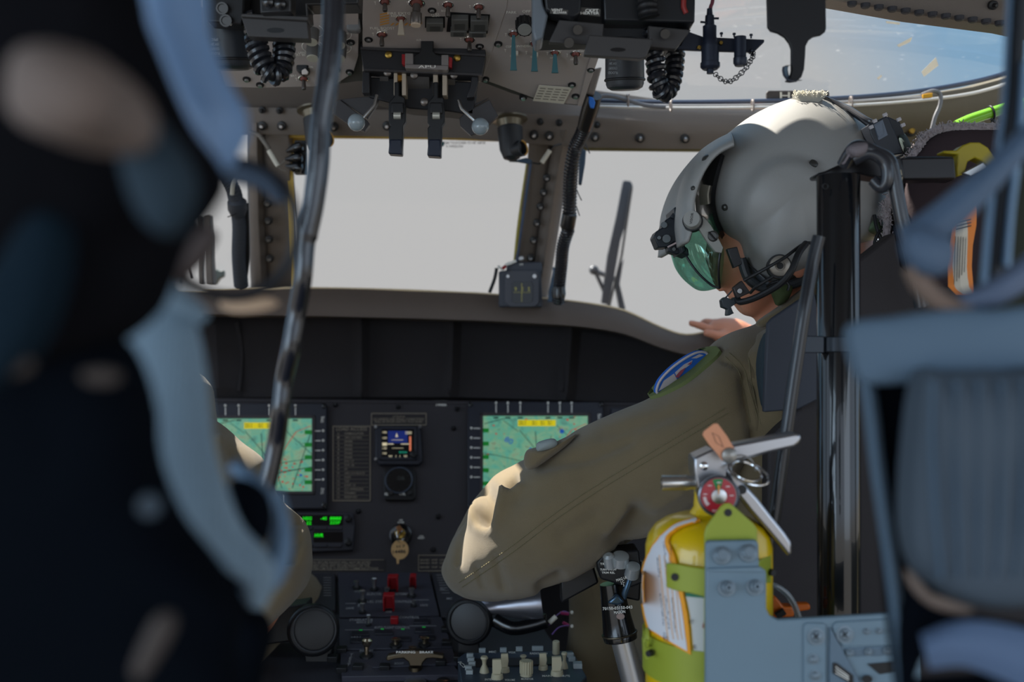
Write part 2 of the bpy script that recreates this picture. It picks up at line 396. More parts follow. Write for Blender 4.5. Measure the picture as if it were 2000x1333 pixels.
m = MB(); m.tube(crom([P(1037, 318, 2.13), P(1018, 450, 2.2), P(1007, 530, 2.26)], 5), .0022); m.build('seal_wire', mat('blue_seal', (70, 90, 120), .4), rp)
lp = post('trim_3', [482, 483, 484, 488, 492], [562, 564, 568, 574, 576], [240, 320, 420, 520, 592], [2.10, 2.14, 2.20, 2.26, 2.31], frame_grey,
          [(0, .02), (.06, 0), (.14, -.016), (.24, -.018), (.34, 0), (.4, .012), (.5, 0), (1, 0)])
tag(lp, 'grey windshield post left of the centre pane')
for i, y in enumerate((398, 432, 468, 506)): bolt(523+i*1.2, y, 2.17+i*.02, lp, .0038)
m = MB(); m.slab([(562, 268), (600, 258), (600, 272), (575, 290), (572, 330), (578, 560), (570, 560), (560, 330)], 2.16, .006); m.build('sealant_line', yellow_seal, lp)

# windshield panes: real glass between the posts and the nose
gls = glass('windshield_glass', (.97, .97, .97))
def pane(name, pts, m_, lab):
    b = MB(); b.prism([P(*p) for p in pts], Vector((0, .006, .002))); o = struct(b.build(name, m_, smooth=False)); tag(o, lab); return o
w1 = pane('window_1', [(560, 255, 2.15), (1040, 262, 2.15), (1000, 600, 2.62), (575, 590, 2.62)], gls, 'clear centre windshield pane')
w2 = pane('window_2', [(1110, 280, 2.15), (1640, 292, 2.15), (1700, 720, 2.62), (1068, 610, 2.62)], gls, 'clear windshield pane before the helmeted pilot')
w3 = pane('window_3', [(-80, 240, 2.15), (484, 255, 2.15), (492, 600, 2.62), (-80, 620, 2.62)], gls, 'clear windshield pane left of the left post')
m = MB(); gp = Plane(P(900, 255, 2.15), P(900, 255, 2.15)+(P(900, 262, 2.15)-P(900, 600, 2.62)).normalized())
m.ptext('78286 T3218 D3000 101-NP 168730', gp, 906, 276, 84, 5, off=.004); m.ptext('9-1WINDOW', gp, 888, 283, 34, 5, off=.004); m.build('glass_marking', ink_dark, w1)
m = MB(); m.slab(ell(864, 277, 4, 5), gp, .0004, .006); m.build('glass_stamp', teal, w1)
# roof window upper right and its frames
w4 = pane('window_4', [(1150, -120, 1.62), (2150, -120, 1.62), (2150, 190, 2.02), (1150, 215, 2.10)], glass('roof_acrylic', (.96, .97, .98), dirt=.14), 'scratched overhead window pane, upper right')
m = MB()
for q in ([(1800, 140), (1828, 112), (1833, 128), (1805, 150)], [(1713, 152), (1721, 146), (1723, 149), (1716, 156)], [(1730, 41), (1758, 44), (1757, 48), (1732, 45)], [(1752, 88), (1782, 72), (1778, 82), (1756, 92)]):
    m.prism([P(x, y, 1.55+.25*(y+120)/310+.12) for x, y in q], Vector((0, .001, 0)))
m.build('scratch', mat('scuffed_acrylic', (230, 222, 206), .8, alpha=.55), w4)
rcols = [1545, 1580, 1620, 1700, 1800, 1900, 1990, 2100]
sill = beam('trim_4', rcols, [([206, 206, 200, 195, 186, 170, 146, 120], 1.955), ([214, 214, 210, 205, 197, 184, 162, 140], 1.95), ([240, 240, 236, 234, 226, 214, 196, 178], 1.955),
                              ([262, 262, 260, 258, 250, 238, 222, 200], 1.97), ([292, 292, 292, 300, 310, 318, 320, 320], 2.06), ([292, 296, 330, 380, 420, 450, 460, 470], 2.10)],
            mat('olive_frame_paint', (98, 90, 74), .55, bump=.2, var=.12), (0, .05, .01))
tag(sill, 'olive brown sill beam under the overhead window')
bolt(1778, 254, 1.98, sill, .006, brass)
roof = struct(MB().slab([(1600, -60), (2150, -60), (2150, 90), (1960, 50), (1780, 27), (1640, 2), (1600, -4)], 1.5, .04).build('trim_5', frame_grey, bevel=.002)); tag(roof, 'dark roof edge with a row of fastener heads, top right')
for i in range(12):
    x = 1664+i*26.2; y = 8+i*3.45; b = MB(); b.lathe(P(x, y, 1.49), (0, 0, -1), [(-.003, .0065), (.002, .006), (.0035, .004), (.0035, 0)], 14); b.build('fastener', dark_paint, roof)
bolt(1940, 10, 1.495, roof, .003, black)

# left side window frame bars and small fittings outside
m = MB(); m.slab([(383, 420), (392, 420), (396, 556), (388, 556)], 2.3, .02); m.slab([(396, 420), (408, 418), (416, 556), (402, 556)], 2.28, .03)
tag(struct(m.build('trim_6', frame_grey, bevel=.002)), 'narrow grey window bar left of the wire bundle')

# ================================================================== GLARESHIELD AND INSTRUMENT PANEL
xs = [120, 250, 360, 560, 760, 900, 1000, 1080, 1150, 1220, 1290, 1340, 1400, 1460, 1560, 1700, 1850]
top = [575, 572, 570, 562, 565, 571, 577, 584, 592, 606, 638, 653, 646, 658, 680, 690, 692]
lip = [615, 615, 615, 616, 620, 625, 629, 634, 640, 652, 678, 692, 702, 712, 730, 740, 742]
rows = []
for k in range(9):
    t = k/8; a = math.pi*t
    rows.append([P(x, a_ + (b_-a_)*((1-math.cos(a))/2), 2.245-.03*(1-math.cos(a))/2-.008*math.sin(math.pi*(1-math.cos(a))/2)) for x, a_, b_ in zip(xs, top, lip)])
far = [[P(x, y+22, 2.72) for x, y in zip(xs, top)], [P(x, y+1, 2.27) for x, y in zip(xs, top)]]
under = [[P(x, y+4, 2.30) for x, y in zip(xs, lip)]]
allr = far+rows+under
dense = []
for r in allr: dense.append(crom(r, 4))
def puff(r, amt):
    return [p+Vector((0, noise.noise(p*9)*amt, noise.noise(p*7+Vector((3, 3, 3)))*amt)) for p in r]
m = MB(); m.sheet([puff(r, .003) for r in dense]); gs = m.build('glareshield', dash_skin, ang=70)
tag(gs, 'padded grey brown glareshield running under the windshields', 'glareshield')
m = MB(); e = crom([P(x, y+1, 2.245) for x, y in zip(xs, top)], 4); m.tube(e, .0024, 6); tag(m.build('welt', mat('tan_welt', (236, 214, 176), .6), gs), 'pale tan welt along the edge')
# shroud face under the lip
sp = Plane(P(800, 775, 2.26), P(800, 615, 2.34))
m = MB(); xs2 = [150, 420, 470, 520, 690, 706, 722, 870, 886, 902, 1100, 1118, 1136, 1300, 1480, 1750]
rws = []
for ty in (0, .12, .5, .88, 1):
    row = []
    for x in xs2:
        yt = 616+max(0, (x-1150))*.22+max(0, x-700)*.03; yb = 777+max(0, x-900)*.03; dy = (.035 if x in (420, 706, 886, 1118) else 0)*(1 if 0 < ty < 1 else .3)
        xx = x+(ty*(-12 if x > 1000 else (-6 if x > 800 else 8 if x < 600 else 0)))
        row.append(P(xx, yt+(yb-yt)*ty, 2.36-.06*ty-dy))
    rws.append(row)
m.sheet(rws, (0, .01, 0)); o = m.build('panel_shroud', shroud, ang=75, bevel=.002); tag(o, 'dark ribbed shroud between glareshield and instrument panel', 'shroud')
m = MB(); m.tube(crom([P(462, 630, 2.345), P(472, 690, 2.33), P(466, 765, 2.29)], 4), .004, 8, flat_=.5); m.tube(crom([P(1120, 650, 2.34), P(1108, 700, 2.32), P(1096, 765, 2.28)], 4), .005, 8, flat_=.5)
m.tube([P(705, 632, 2.325), P(704, 770, 2.28)], .003, 8, flat_=.5); m.tube([P(884, 640, 2.325), P(874, 770, 2.28)], .003, 8, flat_=.5); m.build('rib', shroud, o)

IP = Plane(P(780, 1130, 2.10), P(780, 780, 2.27))
inst = thing('instrument_panel', 'dark grey instrument panel below the glareshield', 'instrument panel', IP.hit(780, 1130))
m = MB(); m.slab([(150, 776), (1400, 790), (1560, 800), (1600, 1136), (150, 1136)], IP, .02); m.build('face_plate', panel_black, inst, bevel=.001)
m = MB(); m.slab([(150, 776), (1560, 790), (1560, 797), (150, 783)], IP, .014, .002); m.build('top_edge', panel_black, inst, bevel=.002)
m = MB()
for x, y in ((778, 796), (893, 800), (886, 838), (856, 1010), (700, 1000), (846, 1075), (655, 792)): m.lathe(IP.hit(x, y), IP.N, [(0, .005), (.004, .0045), (.006, .003), (.006, 0)], 12)
m.build('screw', black, inst)
m = MB(); m.ptext('RADIO CALL', IP, 860, 785, 28, 4); m.ptext('14486', IP, 862, 791, 20, 6)
m.ptext('ON\nNORM', IP, 783, 1019, 12, 8); m.ptext('ON\nRESET', IP, 823, 1050, 13, 7); tag(m.build('lettering', ink, inst), 'white panel lettering')
def framebox(b, pl, x0, y0, x1, y1, t=1.6, T=.0005, off=.0007):
    b.prect(pl, x0, y0, x1, y0+t, T, off); b.prect(pl, x0, y1-t, x1, y1, T, off); b.prect(pl, x0, y0, x0+t, y1, T, off); b.prect(pl, x1-t, y0, x1, y1, T, off)

# load access placard
pk = mat('placard_black', (44, 40, 42), .7)
t = thing('placard', 'tall LOAD ACCESS placard with numbered rows beside the left display', 'placard', IP.hit(686, 980))
m = MB(); m.prect(IP, 650, 833, 724, 980, .001, .001); m.build('plate', pk, t)
m = MB(); framebox(m, IP, 650, 833, 724, 980, off=.0016); m.ptext('LOAD ACCESS', IP, 687, 839, 60, 7, off=.0016)
rws_ = ['NOMENCLATURE', 'ARC-210 RED', 'SPARE', 'SPARE', 'SPARE', 'SPARE', 'SPARE', 'SYS 17', 'SYS 18', 'HV', 'ARC-210 BLACK', 'DADS', 'CSE', 'LINK 16', 'ICS WIRELESS', 'DYNAMAN', 'RESERVED']
for i, s_ in enumerate(rws_):
    y = 848+i*7.75; w = len(s_)*3.1; m.ptext(s_, IP, 673+w/2, y, w, 4.4, off=.0016); m.ptext(str(i) if i else 'LD', IP, 661, y, 3+len(str(i)), 4.2, off=.0016)
    m.prect(IP, 655, y+3.7, 720, y+4.1, .0003, .0016)
m.build('lettering', ink_dim, t)
t = thing('placard', 'ATTENTION placard above the small square standby display', 'placard', IP.hit(778, 832))
m = MB(); m.prect(IP, 725, 808, 833, 832, .001, .001); m.build('plate', pk, t)
m = MB(); framebox(m, IP, 725, 808, 833, 832, 1.4, off=.0016); m.ptext('ATTENTION', IP, 779, 815, 24, 3.5, off=.0016); m.ptext('EGI AIRSPEED AND SIGNAL CONNECTIONS', IP, 779, 820, 98, 4.2, off=.0016); m.ptext('SHALL BE APPLIED AND PITL 74-XX-XX-M 1', IP, 779, 825, 94, 4.2, off=.0016); m.build('lettering', ink_dim, t)
t = thing('placard', 'secure radio warning placard under the green digit display', 'placard', IP.hit(680, 1116))
m = MB(); m.prect(IP, 600, 1093, 752, 1116, .001, .001); m.build('plate', pk, t)
m = MB(); m.ptext('NON SECURE RADIOS WILL NOT BE KEYED', IP, 664, 1100, 120, 5.5, off=.0016); m.ptext('WHEN USING ANY SECURE RADIO OR THE', IP, 663, 1106, 118, 5.5, off=.0016); m.ptext('INTERCOM FOR CLASSIFIED COMMUNICATIONS', IP, 672, 1112, 134, 5.5, off=.0016); m.prect(IP, 605, 1094, 750, 1095, .0003, .0016); m.prect(IP, 605, 1114.5, 750, 1115.2, .0003, .0016); m.build('lettering', ink_dim, t)
t = thing('placard', 'small correction card placard right of the hanging key tag', 'placard', IP.hit(850, 1117))
m = MB(); m.prect(IP, 817, 1085, 880, 1117, .001, .001); m.build('plate', pk, t)
m = MB(); framebox(m, IP, 817, 1085, 880, 1117, 1.2, off=.0016)
for y in (1095, 1101, 1109): m.ptext('BAND  VHF  UHF', IP, 846, y, 50, 4, off=.0016)
m.build('lettering', ink_dim, t)

# multifunction displays
def map_mat(seed):
    mm = bpy.data.materials.new('moving_map'); mm.use_nodes = True; nt = mm.node_tree; b = nt.nodes['Principled BSDF']
    tc = nt.nodes.new('ShaderNodeTexCoord'); mp = nt.nodes.new('ShaderNodeMapping'); mp.inputs['Location'].default_value = (seed, seed*.7, 0)
    n = nt.nodes.new('ShaderNodeTexNoise'); n.inputs['Scale'].default_value = 55; n.inputs['Detail'].default_value = 8; n.inputs['Distortion'].default_value = .8
    r = nt.nodes.new('ShaderNodeValToRGB'); el = r.color_ramp.elements
    el[0].position = .30; el[0].color = srgb((84, 140, 122))+(1,); el[1].position = .70; el[1].color = srgb((134, 150, 122))+(1,)
    for p_, c_ in ((.42, (92, 168, 146)), (.50, (108, 164, 134)), (.60, (122, 172, 140))): k = el.new(p_); k.color = srgb(c_)+(1,)
    nt.links.new(tc.outputs['Object'], mp.inputs[0]); nt.links.new(mp.outputs[0], n.inputs['Vector']); nt.links.new(n.outputs['Fac'], r.inputs['Fac'])
    nt.links.new(r.outputs['Color'], b.inputs['Emission Color']); b.inputs['Emission Strength'].default_value = .78
    b.inputs['Base Color'].default_value = (.01, .01, .01, 1); b.inputs['Roughness'].default_value = .3; return mm
def em(name, c, s=.8): return mat(name, c, .5, emit=s)
scr_dark = em('screen_dark_line', (24, 44, 40), .5); scr_yel = em('screen_yellow', (190, 175, 10), .8); scr_grn = em('screen_green_box', (10, 96, 30), .8)
scr_red = em('screen_red', (150, 70, 55), .8); scr_blu = em('screen_blue', (20, 70, 140), .8)
def mfd(label, x0, y0, x1, y1, sx0, sy0, sx1, sy1, seed, lab, soft_side, top_x, urban):
    t = thing('multifunction_display', label, 'display', IP.hit((x0+x1)/2, y1))
    bz = mat('display_bezel', (40, 42, 52), .5, bump=.1)
    m = MB(); m.slab([(x0, y0), (x1, y0), (x1, y1), (x0, y1)], IP, .02, .012); m.build('bezel', bz, t, bevel=.002)
    m = MB(); framebox(m, IP, sx0-4, sy0-6, sx1+4, sy1+5, 6, .003, .0145); m.build('inner_rim', mat('rim_brown', (62, 56, 58), .5), t, bevel=.0006)
    m = MB(); m.prect(IP, sx0, sy0, sx1, sy1, .001, .0125); scr = m.build('screen', map_mat(seed), t)
    rnd = random.Random(seed*100); W_, H_ = sx1-sx0, sy1-sy0
    def ln(b, a, c, w=.7): 
        dx, dy = c[0]-a[0], c[1]-a[1]; L = math.hypot(dx, dy); nx, ny = -dy/L*w, dx/L*w
        b.slab([(a[0]+nx, a[1]+ny), (c[0]+nx, c[1]+ny), (c[0]-nx, c[1]-ny), (a[0]-nx, a[1]-ny)], IP, .0002, .0129)
    b = MB()
    for a, c in (((.35, .18), (.62, .62)), ((.62, .62), (.95, .55)), ((.5, .2), (.52, .6)), ((.0, .48), (.12, .50)), ((.12, .50), (.5, .62)), ((.1, .8), (.5, .78)), ((.65, .25), (.55, .8)), ((.7, .12), (1, .5)), ((.6, .75), (1, .66)), ((.02, .1), (.25, .02)), ((.62, .6), (.7, .95)), ((.8, .95), (.98, .2)), ((.2, .06), (.34, .2)), ((.05, .95), (.3, .85))):
        ln(b, (sx0+a[0]*W_, sy0+a[1]*H_), (sx0+c[0]*W_, sy0+c[1]*H_), rnd.uniform(.4, .9))
    for i in range(40):
        x, y = sx0+rnd.random()*W_*.95+3, sy0+rnd.random()*H_*.92+4; ln(b, (x, y), (x+rnd.uniform(-7, 7), y+rnd.uniform(-4, 4)), .35)
    for x in top_x: b.prect(IP, x-5, sy0+2, x+5, sy0+5, .0002, .0130)
    b.build('map_line', scr_dark, scr)
    b = MB(); ln(b, (sx0+.72*W_, sy0+.42*H_), (sx0+.84*W_, sy0+.18*H_), .9); ln(b, (sx0+.84*W_, sy0+.18*H_), (sx0+.98*W_, sy0+.1*H_), .6)
    for i in range(60 if urban else 14):
        u = rnd.random(); v = rnd.random(); 
        if urban: u = .5+.45*u; v = .55+.43*v
        b.slab(ell(sx0+u*W_, sy0+v*H_, rnd.uniform(1, 3.2), rnd.uniform(.8, 2.4), 7), IP, .0002, .0128)
    b.build('map_area', scr_red, scr)
    b = MB()
    for i in range(5): b.slab(ell(sx0+rnd.uniform(.4, .95)*W_, sy0+rnd.uniform(.2, .9)*H_, 2.5, 2.5, 10), IP, .0002, .0129)
    if not urban: b.ptext('80', IP, 994, 866, 17, 11, -.5, off=.0131); b.slab(ell(1097, 848, 4.5, 4.5), IP, .0002, .0131)
    b.build('map_symbol', scr_blu, scr)
    b = MB(); b.prect(IP, sx0+W_*(.335), sy0+8, sx0+W_*.69, sy0+20, .0002, .0133); b.build('status_bar', scr_yel, scr)
    b = MB(); xx = sx0+W_*.335
    for dx, w in ((9, 14), (32, 9), (48, 8), (62, 8)): b.ptext('NAV 12', IP, xx+dx, sy0+11.5, w, 3.4, off=.0136); b.ptext('GPS 2', IP, xx+dx, sy0+16, w, 3.2, off=.0136)
    b.build('status_lettering', scr_dark, scr)
    b = MB()
    for v in (.16, .33, .5, .67, .84):
        (b.prect(IP, sx0+1, sy0+v*H_, sx0+13, sy0+v*H_+8, .0002, .0132) if soft_side < 0 else b.prect(IP, sx1-16, sy0+v*H_, sx1-2, sy0+v*H_+8, .0002, .0132))
    b.build('soft_key_label', scr_grn, scr)
    b = MB(); mk = ink
    for x in top_x: b.prect(IP, x-.9, sy0-22, x+1, sy0-3, .0005, .0124); b.lathe(IP.hit(x, sy0-25)+IP.N*.012, IP.N, [(0, .0025), (.003, .0022), (.003, 0)], 10)
    for x in top_x[:5]: b.prect(IP, x-.9, sy1+6, x+1, sy1+20, .0005, .0124); b.lathe(IP.hit(x, sy1+24)+IP.N*.012, IP.N, [(0, .0025), (.003, .0022), (.003, 0)], 10)
    for i in range(6):
        y = sy0+24+i*19
        xa, xb, xd = (sx0-17, sx0-2, sx0-21) if soft_side < 0 else (sx1+1, sx1+15, sx1+20)
        b.prect(IP, xa, y-.9, xb, y+1, .0005, .0124); b.lathe(IP.hit(xd, y)+IP.N*.012, IP.N, [(0, .0025), (.003, .0022), (.003, 0)], 10)
    xt = sx0-30 if soft_side < 0 else sx1+20
    b.ptext('BRT', IP, x1-8, sy0+2, 6, 12, math.pi/2*0, off=.0124); b.ptext('DAY', IP, x1-8, sy1-2, 6, 12, 0, off=.0124)
    tag(b.build('key_marker', mk, t), 'white soft key ticks around the screen')
    b = MB()
    for x, y in ((x0+5, y0+6), (x1-5, y0+6), (x0+5, y1-6), (x1-5, y1-6)): b.lathe(IP.hit(x, y)+IP.N*.012, IP.N, [(0, .005), (.004, .0046), (.005, .003), (.005, 0)], 12)
    b.build('mounting_screw', black_gloss, t)
mfd('map display at left, half hidden behind the lit sleeve and black cable', 380, 793, 640, 998, 412, 823, 613, 966, 1.3, 'L', 1, [418, 443, 469, 528, 555, 579], True)
mfd('map display at right, cut off by the reaching sleeve', 914, 790, 1178, 1000, 942, 818, 1149, 970, 2.1, 'R', -1, [969, 992, 1016, 1070, 1093, 1116], False)
m = MB(); m.slab([(1192, 800), (1400, 806), (1400, 1000), (1192, 1000)], IP, .02, .010); tag(m.build('multifunction_display', mat('display_bezel', (40, 42, 52)), bevel=.002), 'dark outer display unit mostly behind the pilot sleeve', 'display')

# standby instrument
t = thing('standby_instrument', 'small square attitude display with blue sky and black ground', 'instrument', IP.hit(780, 910))
m = MB(); m.slab([(734, 836), (822, 836), (826, 906), (818, 912), (742, 912), (734, 900)], IP, .02, .012); m.build('housing', mat('display_bezel', (40, 42, 52)), t, bevel=.003)
m = MB(); framebox(m, IP, 742, 840, 815, 904, 5, .004, .016); m.build('rim', mat('display_bezel', (40, 42, 52)), t, bevel=.001)
m = MB(); m.prect(IP, 747, 844, 811, 899, .001, .0125); scr = m.build('screen', mat('screen_black', (14, 10, 10), .3), t)
m = MB(); m.prect(IP, 759, 847, 797, 871, .0002, .0129); m.build('sky_field', em('screen_navy', (16, 30, 92), .8), scr)
m = MB(); m.prect(IP, 758, 872, 770, 873.6, .0002, .0133); m.prect(IP, 784, 872, 800, 873.6, .0002, .0133); m.slab([(776, 851), (778.5, 859), (773.5, 859)], IP, .0002, .0133)
for i, y in enumerate((850, 861, 873, 881, 891)): m.ptext(str(180-20*i), IP, 752.5, y, 8, 4, off=.0131)
m.ptext('1000', IP, 799, 851, 12, 6, off=.0131); m.prect(IP, 766, 864.5, 789, 865.2, .0002, .0133); m.prect(IP, 767, 880.5, 789, 881.2, .0002, .0133)
m.ptext('W   I   I   30', IP, 778, 897, 36, 5, off=.0131); m.prect(IP, 748, 870, 757, 876, .0001, .0130); m.build('symbology', em('screen_white', (190, 180, 150), .8), scr)
m = MB(); m.prect(IP, 800.5, 858, 804, 886, .0002, .0133); m.build('scale_bar', em('screen_orange', (200, 110, 80), .8), scr)
m = MB(); m.ptext('29.92 IN', IP, 788, 889, 15, 4, off=.0133); m.build('pressure_setting', em('screen_cyan', (20, 150, 120), .8), scr)
m = MB(); m.lathe(IP.hit(809, 895)+IP.N*.012, IP.N, [(0, .007), (.010, .0065), (.011, .005), (.011, 0)], 18); m.build('knob', black, t)
m = MB()
for x, y in ((735, 839), (821, 839), (735, 902)): m.lathe(IP.hit(x, y)+IP.N*.010, IP.N, [(0, .003), (.004, .0028), (.004, 0)], 10)
m.build('corner_screw', steel, t)
# clock
t = thing('clock', 'round black clock with SEL and CTRL buttons below the standby display', 'clock', IP.hit(781, 976))
m = MB(); m.slab(rrect(750, 918, 812, 980, 8), IP, .015, .008); m.build('case', black, t, bevel=.002)
m = MB(); m.torus(IP.hit(780, 942)+IP.N*.010, IP.N, .026, .0016); m.build('rim', mat('blued_rim', (70, 78, 92), .3), t)
m = MB(); m.slab(ell(780, 942, 25, 23), IP, .002, .0095); d = m.build('dial', mat('dial_black', (18, 15, 15), .3), t)
m = MB(); m.ptext('12:06', IP, 784, 938, 14, 8, off=.010)
for k in range(12): a = k*math.pi/6; m.slab(ell(780+21*math.cos(a), 942+19*math.sin(a), .8, .8, 6), IP, .0002, .010)
m.build('dial_marking', mat('clock_grey', (70, 74, 72), .6), d)
m = MB(); m.ptext('SEL', IP, 752+4, 969, 8, 5, off=.0095); m.ptext('CTRL', IP, 787, 969, 12, 5, off=.0095); m.build('lettering', ink, t)
m = MB()
for x in (765, 801): m.lathe(IP.hit(x, 967)+IP.N*.008, IP.N, [(0, .0045), (.004, .0042), (.004, 0)], 12)
m.build('button', mat('dark_button', (40, 40, 42), .4), t)
# radio readout
t = thing('radio_readout', 'radio readout with glowing green digits beside the lit elbow', 'radio display', IP.hit(640, 1082))
m = MB(); m.slab([(520, 1004), (690, 1004), (694, 1030), (690, 1078), (600, 1082), (520, 1082)], IP, .015, .010); m.build('case', mat('radio_case', (44, 44, 52), .55), t, bevel=.002)
m = MB(); m.prect(IP, 582, 1010, 671, 1030, .001, .0108); m.prect(IP, 614, 1043, 671, 1063, .001, .0108); w_ = m.build('window', mat('readout_black', (12, 10, 14), .2), t)
m = MB(); g_ = em('green_led', (20, 210, 20), 1.1); m.ptext('HSG', IP, 602, 1017, 17, 6.5, off=.0112); m.ptext('22', IP, 605, 1026, 10, 6, off=.0112); m.ptext('-45', IP, 634, 1017, 12, 6, off=.0112); m.ptext('8888', IP, 657, 1017, 22, 6.5, off=.0112); m.ptext('225F', IP, 656, 1025, 20, 6, off=.0112); m.ptext('HVR', IP, 625, 1050, 17, 7, off=.0112); m.build('digits', g_, w_)
m = MB()
for x0, x1 in ((600, 612), (616, 640), (643, 669)): m.prect(IP, x0, 1033, x1, 1039, .003, .013); m.prect(IP, x0, 1067, x1, 1073, .003, .013)
m.build('button', mat('radio_case', (44, 44, 52)), t, bevel=.0006)
m = MB()
for y in (1018, 1064): m.lathe(IP.hit(682, y)+IP.N*.010, IP.N, [(0, .007), (.008, .0065), (.009, .005), (.009, 0)], 16)
m.build('knob', black, t)
# ignition key switch with tag
t = thing('key_switch', 'round key switch with a key left in it', 'switch', IP.hit(783, 1047))
m = MB(); m.lathe(IP.hit(783, 1047), IP.N, [(0, .022), (.008, .021), (.010, .017), (.010, 0)], 28); m.build('collar', black_gloss, t)
m = MB(); m.lathe(IP.hit(783, 1047)+IP.N*.010, IP.N, [(0, .010), (.006, .0095), (.007, .007), (.007, 0)], 20); m.build('barrel', brass, t)
m = MB(); m.box((0, .001, .022), .009, .014, .002, IP.frame(783, 1042, 0, .6)); m.build('key', mat('worn_key', (180, 130, 90), .3, .9), t, bevel=.0008)
m = MB(); m.torus(IP.hit(782, 1055)+IP.N*.022, (1, -.25, .3), .013, .0011, 20); m.torus(IP.hit(786, 1056)+IP.N*.022, (.8, -.5, -.3), .012, .0010, 20); k_ = m.build('key_ring', chrome); tag(k_, 'shiny split ring linking key and round tan tag', 'key ring')
t = thing('key_tag', 'round tan key tag stamped 14486 hanging below the key switch', 'tag', IP.hit(783, 1110)+IP.N*.02)
tan = mat('tan_fibre', (196, 158, 106), .6, var=.1)
m = MB(); m.slab(ell(783, 1081, 17, 19, 28), IP, .002, .022); m.slab([(776, 1098), (782, 1098), (781, 1109), (777, 1109)], IP, .002, .0225); m.build('disc', tan, t, bevel=.0005)
m = MB(); m.ptext('H 7', IP, 785, 1075, 16, 5, .08, off=.0225); m.ptext('14486', IP, 782, 1085, 25, 7, .06, off=.0225); m.build('stamped_number', ink_dark, t)

# ================================================================== CENTRE CONSOLE
CP = Plane(P(780, 1338, 1.72), P(780, 1134, 2.09))
con = thing('centre_console', 'dark grey centre console with stacked control panels between the seats', 'console', P(780, 1338, 1.72)-Vector((0, 0, .3)))
m = MB(); a = [CP.hit(x, y) for x, y in ((500, 1134), (1000, 1134), (1180, 1400), (480, 1400))]; m.prism(a, Vector((0, 0, -.30))); m.build('body', dark_paint, con, bevel=.003)
blue_pl = mat('console_panel_paint', (56, 56, 66), .5, bump=.15, scale=700, var=.06)
m = MB(); m.slab([(660, 1128), (838, 1128), (858, 1212), (664, 1216)], CP, .01, .010); m.build('electrical_systems_panel', blue_pl, con, bevel=.001)
m = MB(); m.slab([(663, 1220), (862, 1216), (884, 1276), (664, 1280)], CP, .01, .010); m.build('stabilator_panel', blue_pl, con, bevel=.001)
m = MB(); m.slab([(664, 1284), (728, 1283), (728, 1318), (888, 1312), (900, 1330), (668, 1334)], CP, .01, .010); m.slab([(664, 1284), (728, 1283), (884, 1279), (893, 1308), (728, 1316)], CP, .01, .0102); m.build('auxiliary_panel', blue_pl, con, bevel=.001)
m = MB(); m.slab([(842, 1124), (900, 1124), (935, 1215), (862, 1213)], CP, .008, .008); m.slab([(604, 1128), (655, 1128), (655, 1200), (600, 1200)], CP, .008, .008); m.build('side_panel', dark_paint, con, bevel=.001)
m = MB()
L_ = [('PITOT', 700, 1167, 14), ('ELECTRICAL SYSTEMS', 757, 1172, 80), ('FUEL SYSTEMS CONTROL', 760, 1187, 92), ('SAFE', 684, 1200, 16), ('SAFE', 828, 1194, 16), ('ARM', 759, 1207, 12),
      ('STABILATOR', 706, 1223, 46), ('MAN SLEW', 712, 1228, 30), ('CONTROL', 800, 1218, 40), ('AUTO FLIGHT CONTROL', 766, 1238, 70), ('TEST', 696, 1256, 22), ('TRIM', 711, 1266, 18), ('ENG START', 716, 1284, 26), ('NORM', 716, 1296, 22), ('FUEL', 774, 1293, 12), ('BOOST', 780, 1309, 18), ('BATT', 830, 1290, 12), ('TEST\nCHGR', 864, 1163, 12), ('MIC', 878, 1181, 11)]
for s_, x, y, w in L_: m.ptext(s_, CP, x, y, w, 4.2 if w < 40 else 4.8, off=.0106)
m.ptext('T\nE\nS\nT', CP, 684, 1302, 7, 26, off=.0108); m.ptext('A\nC\nK', CP, 704, 1186, 5, 24, off=.0106)
for x0, y0, x1 in ((675, 1190, 695), (812, 1183, 838), (674, 1242, 730), (800, 1234, 853)): m.prect(CP, x0, y0, x1, y0+.7, .0002, .0106)
for k in range(8): m.prect(CP, 632, 1137+k*5, 647, 1137.6+k*5, .0002, .0086); m.prect(CP, 852+k*1.5, 1132+k*5, 868+k*1.5, 1132.6+k*5, .0002, .0086)
m.build('lettering', mat('console_lettering', (150, 150, 152), .7), con)
up = Vector((0, -.22, 1)).normalized()
def toggle(px, py, tx, ty, r, parent, m_=steel, pl=CP, off=.010, style=0):
    b = MB(); p = pl.hit(px, py)+pl.N*off; q = pl.hit(px, py); q = P(tx, ty, p.y-(.03*0))
    b.mi = 1; b.lathe(p, pl.N, [(0, r*1.5), (.003, r*1.4), (.004, r)], 14); b.mi = 0
    d = q-p; L = d.length
    if style == 0: b.lathe(p, d, [(0, r*.6), (L*.5, r*.62), (L*.7, r*.85), (L*.9, r), (L*.97, r*.7), (L, 0)], 14)
    else: b.lathe(p, d, [(0, r*.45), (L*.55, r*.55), (L*.68, r*1.0), (L*.9, r*1.15), (L, r*.7), (L, 0)], 14)
    o = b.build('toggle_switch', [m_, black], parent); return o
for a in ((697, 1160, 696, 1134, .0055), (731, 1163, 731, 1128, .0052), (708, 1186, 708, 1152, .0055), (708, 1208, 708, 1177, .0045), (756, 1172, 756, 1147, .0055), (804, 1176, 804, 1148, .0055), (808, 1195, 808, 1172, .004),
          (720, 1233, 720, 1200, .0034)): toggle(*a, con)
for a in ((716, 1294, 717, 1248, .0075), (773, 1274, 773, 1247, .007), (829, 1272, 830, 1244, .007), (806, 1286, 806, 1263, .006), (866, 1345, 866, 1328, .0075)): toggle(*a, con, mat('worn_chrome', (210, 190, 160), .2, 1), style=1)
